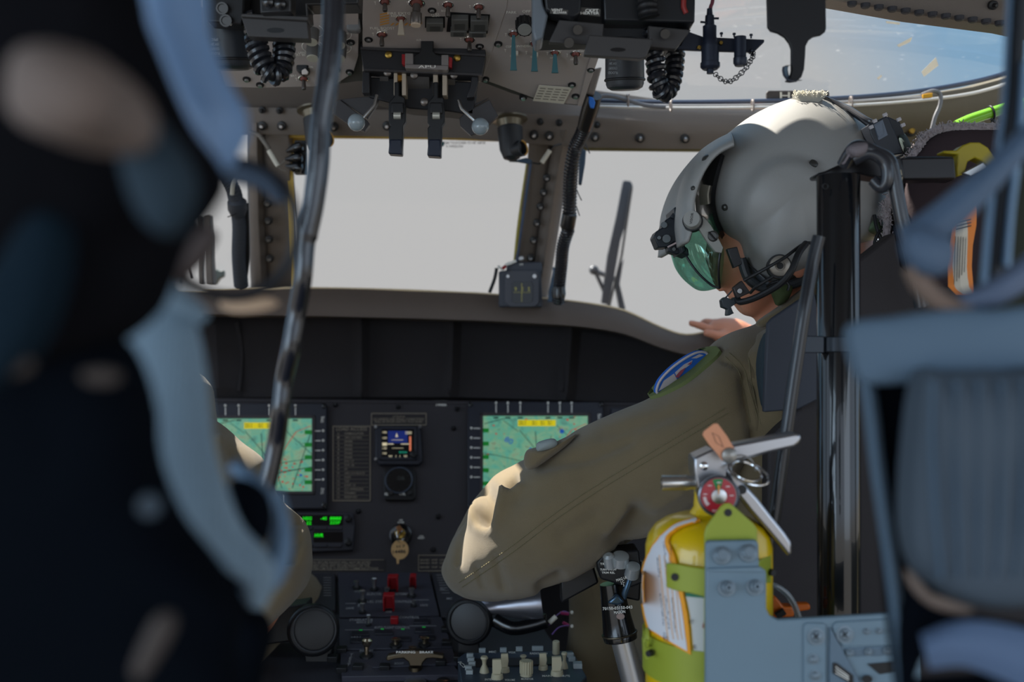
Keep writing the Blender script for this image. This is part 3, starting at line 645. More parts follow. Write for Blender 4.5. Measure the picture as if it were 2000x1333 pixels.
def guard(x, y, w, h):
    b = MB(); M = CP.frame(x, y, .010)
    W = w*CP.hit(x, y).y/F; H = h*CP.hit(x, y).y/F
    for s in (-1, 1): b.box((s*W*.42, 0, H*.45), W*.16, .012, H*.9, M)
    b.box((0, .005, H*.9), W, .014, H*.2, M); b.box((0, .006, H*.45), W*.7, .002, H*.85, M)
    return tag(b.build('switch_guard', red, con, bevel=.001), 'red switch guard')
guard(768, 1165, 20, 30); guard(760, 1203, 22, 32); guard(807, 1158, 12, 24)
m = MB(); m.box((0, 0, .006), .013, .010, .012, CP.frame(771, 1229, .010)); tag(m.build('push_button', red, con, bevel=.0015), 'red square push button')
m = MB()
for x, y, w in ((704, 1251, 36), (750, 1249, 36), (827, 1245, 34), (833, 1259, 32), (700, 1265, 30), (785, 1262, 34), (823, 1227, 30)): m.prect(CP, x-w/2, y-4, x+w/2, y+4, .006, .0135)
m.build('push_button', mat('dark_key', (34, 35, 44), .4), con, bevel=.001)
m = MB()
for x, y in ((705, 1243), (747, 1241), (787, 1241), (828, 1237)): m.prect(CP, x-3, y-.8, x+3, y+.8, .0003, .0108)
m.build('green_indicator', em('indicator_green', (20, 130, 50), .7), con)
m = MB()
for i, (x, y) in enumerate(((668, 1284), (668, 1322), (650, 1234), (650, 1300), (872, 1244), (873, 1270), (896, 1300), (894, 1226), (752, 1318), (700, 1318), (861, 1308))): m.box((0, 0, .004), .016, .012, .010, CP.frame(x, y, .008))
m.build('rail_fastener', black, con, bevel=.001)
# parking brake T handle
t = thing('parking_brake_handle', 'dark T-shaped PARKING BRAKE pull handle on the centre console', 'handle', CP.hit(810, 1335))
gm = mat('gunmetal', (92, 84, 70), .3, .9)
m = MB(); pts = [(753, 1288), (757, 1281), (775, 1278), (795, 1273), (806, 1271), (825, 1272), (845, 1277), (866, 1280), (868, 1286), (864, 1289), (845, 1287), (833, 1288), (826, 1296), (824, 1303), (800, 1303), (797, 1294), (788, 1287), (770, 1289), (757, 1293)]
m.slab(pts, 1.74, .014); m.build('grip', gm, t, bevel=.004, seg=3)
m = MB(); m.lathe(P(811, 1303, 1.747), P(811, 1360, 1.747)-P(811, 1303, 1.747), [(0, .0105), (.009, .0105), (.0095, .012), (.013, .012), (.014, .006), (.045, .005)], 20); m.build('shaft', gm, t)
m = MB(); m.ptext('PARKING   BRAKE', flat(1.7385), 810, 1274.5, 72, 4.4, off=.0003); m.build('lettering', ink, t)
m = MB(); m.lathe(CP.hit(811, 1338), CP.N, [(0, .018), (.004, .017), (.006, .012), (.006, 0)], 20); m.build('base_boss', steel, t)

# round black collective stick heads either side
t = thing('collective_control', 'black round control head with a flared grey metal shroud under the reaching sleeve', 'control', P(915, 1230, 1.78))
m = MB(); m.lathe(P(916, 1215, 1.77), (-.15, -1, .1), [(-.04, .022), (-.012, .036), (0, .037), (.006, .034), (.008, .026), (.008, 0)], 30); m.slab([(896, 1240), (934, 1240), (938, 1300), (893, 1300)], 1.79, .03); m.build('head', black, t, bevel=.001)
m = MB(); m.torus(P(914, 1215, 1.76), (-.15, -1, .1), .030, .0015); m.build('ring', rubber, t)
m = MB(); m.lathe(P(942, 1190, 1.78), P(1060, 1176, 1.78)-P(942, 1190, 1.78), [(0, .016), (.012, .012), (.026, .013), (.06, .024), (.085, .031), (.094, .032), (.094, .029), (.05, .010)], 30); m.build('flared_shroud', mat('satin_metal', (150, 150, 158), .32, .85), t)
m = MB(); m.tube(crom([P(966, 1212, 1.77), P(1000, 1228, 1.76), P(1040, 1222, 1.76), P(1066, 1214, 1.76)], 5), .011, 10, flat_=.6); m.cyl(P(1062, 1200, 1.76), P(1062, 1216, 1.76), .004); m.build('lower_grip', black_gloss, t)
t = thing('collective_control', 'black round control head beside the left pilot knee, below the elbow', 'control', P(610, 1240, 1.78))
m = MB(); m.lathe(P(612, 1232, 1.77), (.15, -1, .1), [(-.04, .026), (-.012, .040), (0, .041), (.006, .038), (.008, .030), (.008, 0)], 30); m.slab([(590, 1260), (650, 1260), (640, 1330), (600, 1330)], 1.79, .03); m.slab([(500, 1195), (600, 1180), (600, 1250), (510, 1262)], 1.80, .05); m.build('head', black, t, bevel=.003)
m = MB(); m.torus(P(614, 1232, 1.758), (.15, -1, .1), .033, .0014); m.build('ring', mat('edge_grey', (60, 62, 66), .3), t)
# wires right of shroud
t = thing('wire_pair', 'white sleeved wires with two magenta tipped ends right of the flared shroud', 'wire', P(1070, 1236, 1.8))
m = MB(); m.tube([P(1073, 1217, 1.77), P(1086, 1205, 1.77)], .004); m.build('sleeve', white_lbl, t)
m = MB(); m.ptube([(1072, 1222, 1.77), (1084, 1206, 1.78), (1100, 1195, 1.8), (1112, 1199, 1.8)], .0012); m.ptube([(1078, 1240, 1.77), (1092, 1226, 1.78), (1112, 1222, 1.8)], .0012); m.build('wire', mat('violet_wire', (110, 80, 140), .5), t)
m = MB(); m.tube([P(1094, 1198, 1.795), P(1110, 1200, 1.8)], .0026); m.tube([P(1100, 1217, 1.795), P(1110, 1222, 1.8)], .0026); m.build('tip', mat('magenta', (150, 40, 90), .4), t)
m = MB(); m.ball(P(1117, 1197, 1.8), .003, 10); m.ball(P(1117, 1224, 1.8), .003, 10); m.build('terminal', white_lbl, t)

# radio control box with cream knobs
RP = Plane(P(1000, 1345, 1.55), P(1000, 1276, 1.70))
t = thing('intercom_panel', 'blue grey intercom control box crowded with cream knobs, bottom centre', 'control panel', RP.hit(1000, 1330)-Vector((0, 0, .08)))
m = MB(); m.prism([RP.hit(x, y) for x, y in ((908, 1276), (1118, 1271), (1146, 1322), (1130, 1340), (1130, 1360), (905, 1360), (894, 1286))], Vector((0, .01, -.05))); m.build('housing', mat('blue_grey_panel', (48, 60, 74), .45, var=.06), t, bevel=.0015)
m = MB(); m.slab([(925, 1290), (1085, 1286), (1092, 1300), (930, 1305)], RP, .004, .002); m.build('recess', black, t)
cream = mat('cream_knob', (176, 168, 142), .45, var=.06)
def knob(px, py, h, r, kind):
    b = MB(); p = RP.hit(px, py); H = h*p.y/F; M = RP.frame(px, py, 0); U = Vector((0, -.1, 1)).normalized()
    if kind == 'fluted': 
        b.lathe(p, U, [(0, r*1.05), (.002, r), (H*.92, r*.97), (H, r*.8), (H, 0)], 26)
        for k in range(16): a = math.pi*2*k/16; q = p+Vector((math.cos(a)*r, math.sin(a)*r, .003)); b.tube([q, q+U*(H*.85)], .0011, 5)
    elif kind == 'pointer':
        b.lathe(p, U, [(0, r*1.1), (H*.25, r), (H*.3, r*.8)], 18); b.slab([(px-r*F/p.y*.85, py-2), (px-r*F/p.y*.85, py-h), (px+r*F/p.y*.7, py-h-1), (px+r*F/p.y*.85, py-h*.6), (px+r*F/p.y*.5, py-2)], p.y-r*.5, r*.9)
    elif kind == 'waist': b.lathe(p, U, [(0, r*1.3), (H*.2, r*1.1), (H*.5, r*.5), (H*.75, r*.6), (H*.9, r*1.0), (H, r*.8), (H, 0)], 18)
    else: b.lathe(p, U, [(0, r), (H*.95, r*.97), (H, r*.8), (H, 0)], 20)
    return tag(b.build('knob', cream, t, bevel=.0006 if kind == 'pointer' else 0), {'fluted': 'fluted cream knob', 'pointer': 'cream pointer knob', 'waist': 'waisted cream lever knob', 'cyl': 'plain cream knob'}[kind])
for a in ((946, 1314, 32, .0055, 'waist'), (971, 1326, 36, .008, 'pointer'), (986, 1313, 34, .0065, 'pointer'), (1022, 1300, 20, .005, 'waist'), (1028, 1320, 30, .0085, 'fluted'), (1061, 1308, 30, .0065, 'pointer'),
          (1088, 1319, 34, .0085, 'pointer'), (1102, 1306, 32, .0045, 'waist'), (1086, 1278, 26, .0055, 'cyl')): knob(*a)
m = MB()
for x, y in ((918, 1285), (920, 1293), (922, 1301), (915, 1309), (917, 1317), (942, 1275), (983, 1274), (1014, 1272), (1114, 1284), (1117, 1292)): m.box((0, 0, .003), .010, .007, .006, RP.frame(x, y, 0))
m.box((0, 0, .003), .017, .007, .006, RP.frame(1050, 1271, 0)); m.box((0, 0, .003), .013, .014, .008, RP.frame(1128, 1304, 0)); m.build('push_button', mat('pale_button', (150, 158, 160), .5), t, bevel=.0006)
m = MB(); m.ptext('ICS', RP, 903, 1300, 12, 8, -1.2, off=.0005)
for s_, x, y, w in (('MIC', 962, 1275, 14), ('VOX', 1000, 1276, 14), ('RADIO MON', 1052, 1278, 34), ('INTERCOM', 962, 1329, 30), ('VOLUME', 996, 1330, 20), ('MONITOR', 1030, 1328, 24), ('MAIN', 1068, 1322, 18), ('MUTE', 1105, 1322, 16)): m.ptext(s_, RP, x, y, w, 4, off=.0005)
m.build('lettering', ink, t)

# cyclic style grip with silver tube
t = thing('control_grip', 'black control grip with dials on top of a silver tube beside the yellow extinguisher', 'control grip', P(1240, 1400, 1.5))
m = MB(); m.lathe(P(1207, 1218, 1.5), P(1262, 1430, 1.5)-P(1207, 1218, 1.5), [(0, .0155), (.15, .0155)], 26); m.build('tube', mat('satin_aluminium', (196, 196, 196), .35, .9), t)
m = MB(); a = P(1193, 1140, 1.5); b_ = P(1212, 1250, 1.5); m.lathe(a, b_-a, [(0, .015), (.02, .017), (.05, .020), (.066, .022), (.068, .023), (.076, .0225), (.077, .017)], 26); m.build('grip', black_gloss, t)
m = MB(); m.torus(a+(b_-a).normalized()*.068, b_-a, .0225, .0016); m.build('brass_ring', gm, t)
m = MB(); m.slab([(1178, 1082), (1248, 1074), (1256, 1140), (1230, 1150), (1172, 1132), (1164, 1100)], 1.47, .05); m.slab([(1094, 1112), (1160, 1106), (1170, 1140), (1096, 1180)], 1.52, .04); m.slab([(1224, 1110), (1254, 1096), (1250, 1176), (1220, 1170)], 1.51, .03); m.build('switch_box', black, t, bevel=.003)
m = MB(); m.lathe(P(1212, 1090, 1.465), (0, -.55, 1), [(-.01, .0115), (.003, .011), (.004, .009), (.004, 0)], 24); m.lathe(P(1190, 1094, 1.465), (-.2, -.5, 1), [(-.01, .008), (.006, .0075), (.009, .004), (.009, 0)], 20); m.lathe(P(1236, 1112, 1.462), (.1, -.7, 1), [(-.012, .0095), (.005, .009), (.006, .007), (.006, 0)], 22)
m.build('dial', mat('pale_dial', (190, 196, 198), .3, .6), t)
fp = flat(1.464)
m = MB(); m.ptext('TRIM', fp, 1180, 1102, 16, 4); m.ptext('TURN ON/OFF', fp, 1188, 1113, 32, 4); m.ptext('TRIM REL', fp, 1188, 1119, 26, 4); m.ptext('MAG UP\nJ C\n2', fp, 1216, 1137, 22, 18, .3); m.ptext('70150-03150-043', flat(1.476), 1206, 1188, 58, 6, .06); m.ptext('MASON', flat(1.476), 1210, 1196, 22, 6, .1); m.build('lettering', ink, t)
m = MB(); m.slab(ell(1212, 1205, 8, 6), 1.4775, .004); m.build('round_label', mat('pink_grey_label', (150, 130, 124), .6), t)
m = MB(); m.slab([(1214, 1164), (1226, 1128), (1240, 1126), (1222, 1176)], 1.468, .012); m.slab([(1186, 1180), (1206, 1160), (1222, 1178), (1206, 1184)], 1.474, .01); m.build('trigger', mat('blued_steel', (70, 92, 112), .25, .7), t, bevel=.003)

# ================================================================== OVERHEAD CONSOLE
OH = Plane(P(850, 205, 1.76), P(850, 0, 1.52))
oc = thing('overhead_console', 'grey overhead switch console hanging from the ceiling above the windshield', 'overhead console', OH.hit(850, 100)+Vector((0, 0, .12)))
m = MB(); m.prism([OH.hit(x, y, -.008) for x, y in ((395, -120), (1230, -120), (1192, 10), (1138, 208), (1062, 200), (1000, 184), (936, 160), (700, 160), (640, 168), (440, 172), (420, 60))], Vector((0, .03, .10))); m.build('body', mat('overhead_body', (78, 76, 74), .5, bump=.2, var=.06), oc, bevel=.002)
m = MB(); m.slab([(396, -120), (700, -120), (700, 110), (690, 143), (650, 168), (510, 172), (440, 170), (424, 120)], OH, .008, 0); m.build('left_panel', console_grey, oc, bevel=.0008)
m = MB(); m.slab([(708, -120), (1004, -120), (990, 14), (944, 152), (708, 152)], OH, .008, .001); m.build('centre_panel', console_grey, oc, bevel=.0008)
m = MB(); m.slab([(1012, -120), (1230, -120), (1192, 20), (1146, 150), (1131, 205), (1062, 199), (1005, 178), (940, 154), (986, 16)], OH, .008, 0); m.slab([(1150, 120), (1164, 88), (1192, 20), (1200, 24), (1136, 206), (1128, 205)], OH, .002, .002); m.build('right_panel', console_grey, oc, bevel=.0008)
m = MB()
for a, x, y, w, h in (('FIRE EXTGH', 783, 24, 52, 5), ('RESERVE', 778, 29, 28, 4), ('FUEL BOOST', 747, 53, 48, 5), ('PUMP', 747, 57.5, 20, 4), ('NO. 1', 748, 61, 16, 4), ('FUEL', 851, 26, 18, 5), ('IND', 851, 31, 14, 5), ('BOOST', 872, 19, 20, 4), ('AIR', 933, 20, 12, 4), ('FUEL BOOST', 919, 63, 48, 5), ('PUMP', 920, 67.5, 20, 4), ('NO. 2', 920, 72, 16, 4),
                    ('PARK', 999, 22, 20, 5), ('OFF', 1028, 20, 16, 5), ('NO. 1', 1001, 56, 14, 4), ('COPILOT', 1000, 89, 24, 4.5), ('WINDSHIELD ANTI-ICE', 1046, 88, 74, 4.5), ('CTR', 1048, 94, 12, 4), ('ANTI-ICE', 1074, 91, 30, 4.5), ('PITOT\nHEAT', 1089, 96, 18, 8), ('FAST\nSLOW', 1131, 96, 20, 8), ('ON', 1001, 73, 7, 3.6), ('OFF', 1000, 107, 8, 3.6), ('OFF', 1040, 109, 8, 3.6), ('OFF', 1078, 111, 8, 3.6), ('OFF', 1118, 114, 8, 3.6),
                    ('LIGHT', 524, 77, 16, 4), ('DIMMER', 586, 78, 22, 4), ('CKT BKR', 588, 105, 26, 5), ('PANEL', 532, 104, 14, 4), ('UPPER', 592, 101, 18, 4), ('BRT', 574, 146, 12, 4), ('ON', 607, 129, 8, 4), ('AUX', 818, 76, 10, 4), ('OFF', 677, 64, 8, 4), ('OFF', 677, 96, 8, 4)): m.ptext(a, OH, x, y, w, h, off=.0016)
for x, y in ((733, 4), (796, 4), (856, 6), (918, 11), (729, 65), (900, 75), (988, 66), (987, 97), (1028, 101), (1069, 103), (1108, 106), (579, 153)): m.ptext('T', OH, x, y, 4, 6, off=.0016)
m.build('lettering', ink, oc)
m = MB()
for x0, y0, x1, y1 in ((742, 23, 760, 46),):
    for k in range(5): yy = y0+k*5; m.slab([(x0, yy+3), (x1, yy-1), (x1, yy+1.4), (x0, yy+5.4)], OH, .0003, .0015)
for k in range(7): x = 762+k*9; m.slab([(x, 48), (x+5, 43.5), (x+9, 43.5), (x+4, 48)], OH, .0003, .0015)
for k in range(3): y = 26+k*7; m.slab([(816, y+6), (824, y), (824, y+3), (816, y+9)], OH, .0003, .0015)
tag(m.build('warning_stripe', mat('orange_stripe', (200, 144, 70), .6), oc), 'orange striped border')
dn = OH.N
def oh_toggle(px, py, tx, ty, r, m_=steel, style=0, lab=None, name='toggle_switch'):
    b = MB(); p = OH.hit(px, py)+dn*.001; q = P(tx, ty, p.y-.004); d = q-p; L = d.length
    b.mi = 1; b.torus(p, dn, r*1.9, r*.35, 18); b.mi = 2; b.lathe(p, dn, [(0, r*1.6), (.003, r*1.2), (.004, r)], 16); b.mi = 0
    if style == 0: b.lathe(p, d, [(0, r*.75), (L*.35, r*.8), (L*.8, r), (L*.95, r*.8), (L, 0)], 14)
    elif style == 1: b.slab([(px-3, py+2), (px+3, py+2), (px+6, ty-4), (px+7, ty), (px-7, ty), (px-6, ty-4)], p.y-.004, .005)
    elif style == 2:
        b.lathe(p, d, [(0, r), (L*.45, r*1.1), (L*.5, r*1.5), (L*.92, r*1.5), (L, r*1.2)], 18); b.mi = 3; b.lathe(p+d*.99, d, [(0, r*1.3), (.002, r*1.3)], 18)
    o = b.build(name, [m_, chrome, mat('red_brown_collar', (110, 52, 44), .5), mat('pale_cap', (214, 196, 176), .5)], oc, bevel=.0006 if style == 1 else 0)
    if lab: o['label'] = lab
    return o
dk = mat('dull_steel', (110, 104, 100), .35, .9)
for x, y, tx, ty in ((752, 2, 752, 23), (875, 8, 875, 34), (935, 12, 935, 38), (746, 66, 746, 91), (917, 76, 917, 101), (1124, 104, 1125, 127), (593, 152, 594, 176)): oh_toggle(x, y, tx, ty, .0036, dk)
oh_toggle(814, 4, 812, 48, .0052, dk, 2, 'round capped pull switch'); oh_toggle(783, 35, 783, 68, .0036, mat('pale_paddle', (186, 176, 160), .4), 1, 'pale paddle switch')
for x, y, ty in ((1003, 65, 137), (1044, 84, 139), (1084, 102, 142)): oh_toggle(x, y, x+1, ty, .0036, teal, 1, 'long teal tipped lever switch')
m = MB(); m.prect(OH, 1000, 97, 1012, 100, .006, .008); m.prect(OH, 1040, 100, 1051, 103, .006, .008); m.build('switch_band', white_lbl, oc)
m = MB(); p = OH.hit(1024, 40); d_ = P(1025, 66, 1.54)-p; m.lathe(p, d_, [(0, .0115), (.012, .011), (.022, .0112), (.0225, .009)], 22)
for k in range(12): a = k*math.pi/6; u = d_.cross(Vector((1, 0, 0))).normalized(); q = p+Vector((1, 0, 0))*.0113*math.cos(a)+u*.0113*math.sin(a); m.tube([q, q+d_.normalized()*.021], .0014, 5)
m.build('rotary_knob', black, oc)
m = MB(); m.lathe(p+d_.normalized()*.0225, d_, [(0, .0095), (.001, .009), (.001, 0)], 22); m.build('knob_face', mat('grey_face', (130, 130, 126), .4), oc)
m = MB()
for x0, y0, x1, y1 in ((882, 26, 915, 48), (919, 28, 954, 48), (880, 49, 912, 60), (916, 51, 950, 61), (833, 33, 866, 50)): m.prect(OH, x0, y0, x1, y1, .010, .011)
m.build('annunciator', mat('annunciator_cap', (88, 88, 86), .4), oc, bevel=.0012)
m = MB()
for x0, y0, x1, y1 in ((888, 34, 908, 45), (926, 36, 947, 46), (886, 51, 906, 58), (922, 53, 944, 60), (840, 39, 860, 48)): m.prect(OH, x0, y0, x1, y1, .0003, .0115)
m.build('annunciator_window', mat('annunciator_lens', (64, 64, 62), .3), oc)
m = MB(); m.slab([(876, 22), (957, 27), (952, 64), (872, 60)], OH, .001, .002); m.prect(OH, 830, 31, 869, 52, .001, .002); m.build('annunciator_well', black, oc)
def oh_screw(x, y, r=.005):
    b = MB(); p = OH.hit(x, y); b.lathe(p, dn, [(-.003, r*1.3), (.002, r*1.2), (.0025, r*.7)], 14); b.mi = 1; b.lathe(p, dn, [(.0025, r*.7), (.005, r*.6), (.005, 0)], 10); b.build('panel_screw', [black, steel], oc)
for x, y in ((685, 82), (683, 140), (657, 135), (508, 165), (482, 154), (720, 76), (937, 89), (973, 85), (948, 154), (1154, 135), (1117, 165), (1124, 187), (1022, 190), (844, 19)): oh_screw(x, y)
# rotary thumb knobs on left panel
for x, y in ((610, 60), (664, 66), (612, 92), (664, 92)):
    b = MB(); p = OH.hit(x, y); b.lathe(p, dn, [(0, .010), (.016, .0095), (.018, .008), (.018, 0)], 22); b.mi = 1; b.lathe(p+dn*.0185, dn, [(0, .0085), (.002, .008), (.002, 0)], 22); b.mi = 2; b.torus(p, dn, .016, .0006, 20, .3, 5.5)
    b.build('thumb_knob', [mat('ribbed_grey', (84, 82, 80), .5), mat('knob_end', (168, 164, 150), .4), ink], oc)
m = MB(); m.slab([(578, 118), (591, 116), (603, 124), (601, 142), (590, 146), (578, 138)], 1.66, .02); m.build('rocker_switch', black, oc, bevel=.003)
m = MB(); m.slab([(589, 137), (596, 133), (602, 140), (600, 145), (589, 145)], 1.658, .004); m.build('rocker_pointer', mat('pale_pointer', (206, 196, 190), .4), oc, bevel=.001)
m = MB(); m.slab([(676, -20), (702, -20), (703, 55), (697, 60), (676, 58)], 1.57, .02); m.build('side_cover', mat('pale_cover', (120, 122, 124), .4), oc, bevel=.003)
# data placard on right panel
m = MB(); m.slab([(1053, 164), (1117, 169), (1101, 200), (1041, 194)], OH, .0012, .003); pl_ = m.build('data_placard', white_lbl, oc)
m = MB()
for k in range(4):
    for j in range(5): m.slab([(1055+k*15-j*2.4, 168+j*5+k*1.1), (1066+k*15-j*2.4, 168.8+j*5+k*1.1), (1065.4+k*15-j*2.4, 170.4+j*5+k*1.1), (1054.4+k*15-j*2.4, 169.6+j*5+k*1.1)], OH, .0002, .0034)
m.build('placard_print', mat('grey_print', (130, 124, 114), .7), pl_)

# power control quadrant under the console
QY = 1.62
t = thing('power_quadrant', 'engine power control quadrant with APU handle hanging under the overhead console', 'control quadrant', P(830, 120, QY)+Vector((0, .03, .05)))
m = MB(); m.slab([(703, 82), (948, 97), (949, 106), (941, 150), (710, 140), (703, 92)], QY, .03); m.slab([(708, 138), (722, 138), (722, 182), (707, 182)], QY+.005, .02); m.slab([(921, 147), (935, 147), (932, 170), (926, 190), (911, 191), (918, 170)], QY+.005, .02); m.build('housing', mat('quadrant_black', (34, 34, 38), .4, bump=.1), t, bevel=.0012)
m = MB(); m.slab([(704, 92), (948, 106), (948, 110), (704, 96)], QY-.006, .006); m.slab([(711, 134), (942, 144), (942, 148), (711, 138)], QY-.006, .006); m.build('edge_flange', mat('worn_edge', (66, 64, 66), .35, .4), t)
m = MB(); m.slab([(820, 60), (848, 60), (847, 68), (846, 100), (852, 106), (868, 112), (868, 128), (802, 128), (802, 112), (818, 104), (822, 98), (822, 68), (820, 66)], QY-.016, .012); h_ = m.build('apu_handle', black, t, bevel=.0015)
m = MB(); m.slab([(791, 104), (807, 104), (807, 126), (791, 126)], QY-.022, .018); m.slab([(862, 107), (876, 107), (876, 128), (862, 128)], QY-.022, .018); m.slab([(791, 125), (876, 128), (874, 137), (791, 133)], QY-.024, .02); tag(m.build('handle_lens', mat('milky_lens', (128, 122, 120), .3), h_, bevel=.001), 'milky lens lettered APU')
m = MB(); m.ptext('APU', flat(QY-.0245), 834, 130.5, 34, 5.5); m.build('handle_lettering', ink, h_)
m = MB(); m.slab([(785, 106), (791, 106), (791, 128), (785, 125)], QY-.02, .012); m.slab([(877, 111), (883, 113), (882, 132), (876, 130)], QY-.02, .012); tag(m.build('side_marker', red, h_), 'red end marker')
m = MB()
for x, y in ((759, 107), (893, 113)): m.lathe(P(x, y, QY-.001), (0, -1, -.1), [(0, .0055), (.002, .005), (.003, .003), (.003, 0)], 14)
m.build('brass_screw', brass, t)
m = MB()
for x, y in ((757, 142), (809, 147), (887, 147), (829, 199)): m.lathe(P(x, y, QY+.004), (0, -1, -.1), [(0, .0060), (.003, .0055), (.004, .004), (.004, 0)], 14)
m.build('screw', dk, t)
def drum(x0, x1, y0, y1, m_):
    b = MB(); r = (y1-y0)*QY/F; b.lathe(P(x0, y0, QY+.058), (1, 0, 0), [(0, r), ((x1-x0)*QY/F, r)], 40); return b.build('guide_plate', m_, t, bevel=.0006)
gp_ = mat('guide_plate_grey', (100, 98, 96), .35, .5)
drum(746, 764, 130, 184, gp_); drum(795, 844, 130, 196, gp_); drum(868, 892, 130, 190, gp_)
m = MB()
for x0, x1 in ((769, 776), (785, 793), (846, 855), (864, 873)): m.slab([(x0, 140), (x1, 140), (x1, 186), (x0, 186)], QY+.002, .03)
m.build('slot_rail', mat('beige_rail', (178, 164, 146), .4), t, bevel=.0006)
m = MB(); m.slab([(776, 142), (785, 142), (785, 157), (776, 158)], QY+.012, .01); m.slab([(857, 144), (868, 144), (868, 148), (857, 148)], QY+.012, .01); m.build('amber_insert', mat('amber', (214, 150, 40), .4), t)
m = MB(); m.prism([P(x, y, QY+.03) for x, y in ((720, 150), (930, 160), (925, 225), (880, 218), (800, 212), (720, 190))], Vector((0, .05, .0))); m.build('mounting_block', mat('block_black', (26, 27, 32), .5), t, bevel=.002)
for cx, y0, ya in ((776, 166, 302), (852, 170, 306)):
    b = MB(); b.slab([(cx-6, 160), (cx+4, 160), (cx+4, y0+20), (cx+15, 190), (cx+16, 238), (cx+11, 246), (cx+11, 262), (cx+9, 300), (cx-16, 300), (cx-17, 250), (cx-13, 246), (cx-17, 240), (cx-17, 200), (cx-6, 188)], QY, .018)
    b.slab([(cx-12, 200), (cx+12, 200), (cx+12, 222), (cx-12, 222)], QY-.004, .006); lv = b.build('power_lever', black, t, bevel=.0016)
    b = MB(); b.cyl(P(cx-7, 226, QY-.002), P(cx+7, 226, QY-.002), .0052); b.build('roller', mat('pale_roller', (190, 190, 180), .3, .5), lv)
    b = MB(); b.slab([(cx-15, 272), (cx+9, 272), (cx+9, ya), (cx-18, ya-2)], QY-.003, .024); b.build('lever_tip', mat('blue_black', (28, 34, 50), .35), lv, bevel=.002)
# fuel levers with clear balls
for (bx, by, arm, plate) in ((696, 239, ((736, 186), (731, 206), (706, 234)), ((650, 202), (663, 194), (718, 236), (722, 243), (712, 256), (692, 250), (651, 222))),
                             (938, 247, ((896, 196), (902, 212), (932, 240)), ((897, 231), (906, 222), (956, 194), (973, 226), (938, 258), (920, 265), (899, 246)))):
    b = MB(); b.slab(list(plate), QY+.03, .014); b.slab([arm[0], (arm[0][0]+6, arm[0][1]), (arm[1][0]+4, arm[1][1]), (plate[2][0], plate[2][1]-4), (plate[1][0], plate[1][1])], QY+.035, .012); lv = b.build('fuel_lever', mat('lever_plate', (62, 60, 62), .45), t, bevel=.001)
    b = MB(); b.tube([P(arm[0][0], arm[0][1], QY+.01), P(arm[1][0], arm[1][1], QY+.005), P(arm[2][0], arm[2][1], QY)], .0026, 8); b.build('lever_arm', steel, lv)
    b = MB(); b.ball(P(bx, by, QY-.005), .0125, 28); tag(b.build('ball_knob', mat('grey_ball', (138, 150, 156), .22, coat=.5), lv), 'glossy grey ball knob')

# ================================================================== FITTINGS ROUND THE OVERHEAD
# gooseneck vent cups
def cup(lab, fx, fy, pts, side, Y=2.02):
    t = thing('air_vent', lab, 'vent', P(fx, fy, Y))
    m = MB(); a = P(fx, fy, Y); b_ = P(fx+4, fy+66, Y-.01); L = (b_-a).length; m.lathe(a, b_-a, [(0, .033), (.003, .033), (.005, .024), (.017, .021)], 30); m.build('flange', mat('bronzed_flange', (122, 114, 98), .3, .7), t)
    m = MB(); m.lathe(a+(b_-a).normalized()*.016, b_-a, [(0, .021), (.002, .023), (L-.022, .021), (L-.006, .015), (L-.002, .006), (L-.001, 0)], 30); m.build('nozzle_body', mat('smoke_black', (40, 42, 46), .45), t)
    m = MB(); c = P(fx+(10 if side > 0 else -10)*1.2+4, fy+60, Y-.02); ax = Vector((side*.9, -.7, .15)).normalized(); m.lathe(c, ax, [(-.018, .0135), (.010, .0145), (.012, .0145), (.012, .0125), (-.01, .0115), (-.01, 0)], 28); m.build('side_spout', mat('smoke_black', (40, 42, 46)), t)
    m = MB(); m.torus(c+ax*.0115, ax, .0132, .0014, 24, 3.6, 6.6); m.build('spout_lip', mat('ochre_lip', (200, 150, 70), .5), t); return t  # ochre arc over part of the spout rim
cup('black vent nozzle with open spout hanging right of the ball levers', 995, 232, None, 1)
cup('black vent nozzle behind the thick black cable, left of the ball levers', 616, 214, None, 1)

def can_light(lab, x0, x1, ytop, ybot, Y, txt, tilt=0):
    t = thing('utility_light', lab, 'light', P((x0+x1)/2, ytop, Y)); cx = (x0+x1)/2; r = (x1-x0)/2*Y/F
    a = P(cx, ytop, Y); b_ = P(cx+tilt, ybot, Y+.01); L = (b_-a).length; m = MB(); m.lathe(a, b_-a, [(-.05, r*.96), (0, r*.97), (L*.82, r), (L*.84, r*.97), (L*.9, r*.97), (L*.96, r*.9), (L, r*.7)], 44); m.build('housing', mat('can_black', (40, 44, 50), .42, var=.05), t)
    m = MB(); m.torus(a+(b_-a)*.83, b_-a, r*.985, .0018, 44); m.build('knurled_ring', rubber, t)
    pl = flat(Y-r-.0006); m = MB()
    for i, s_ in enumerate(('FLOOD', 'COCKPIT', '15W 28V', 'SPEC')): m.ptext(s_, flat(Y-r*(.86)), x0+(x1-x0)*.2+tilt*.5, ybot-(ybot-ytop)*.22-i*9-8, 15+(2-i)*2, 5, math.pi)
    m.build('lettering', mat('faded_print', (150, 155, 158), .7), t); return t
can_light('black cylindrical flood light right of the console, hanging above the right windshield', 1181, 1258, 60, 176, 1.42, '', 1)
can_light('black cylindrical flood light left of the ribbed hose, partly hidden by the blue strap', 398, 494, 30, 136, 1.36, '', 6)
def hose(lab, pts, R, pitch, Y):
    o = MB(); path = crom([P(*p) for p in pts], 10); o.tube(path, R*.62, 12); o.helix(path, R*.8, R*.32, pitch, 7); q = o.build('coiled_cord', mat('cord_black', (26, 28, 34), .3, coat=.3)); return tag(q, lab, 'cord', 'coiled light cords')
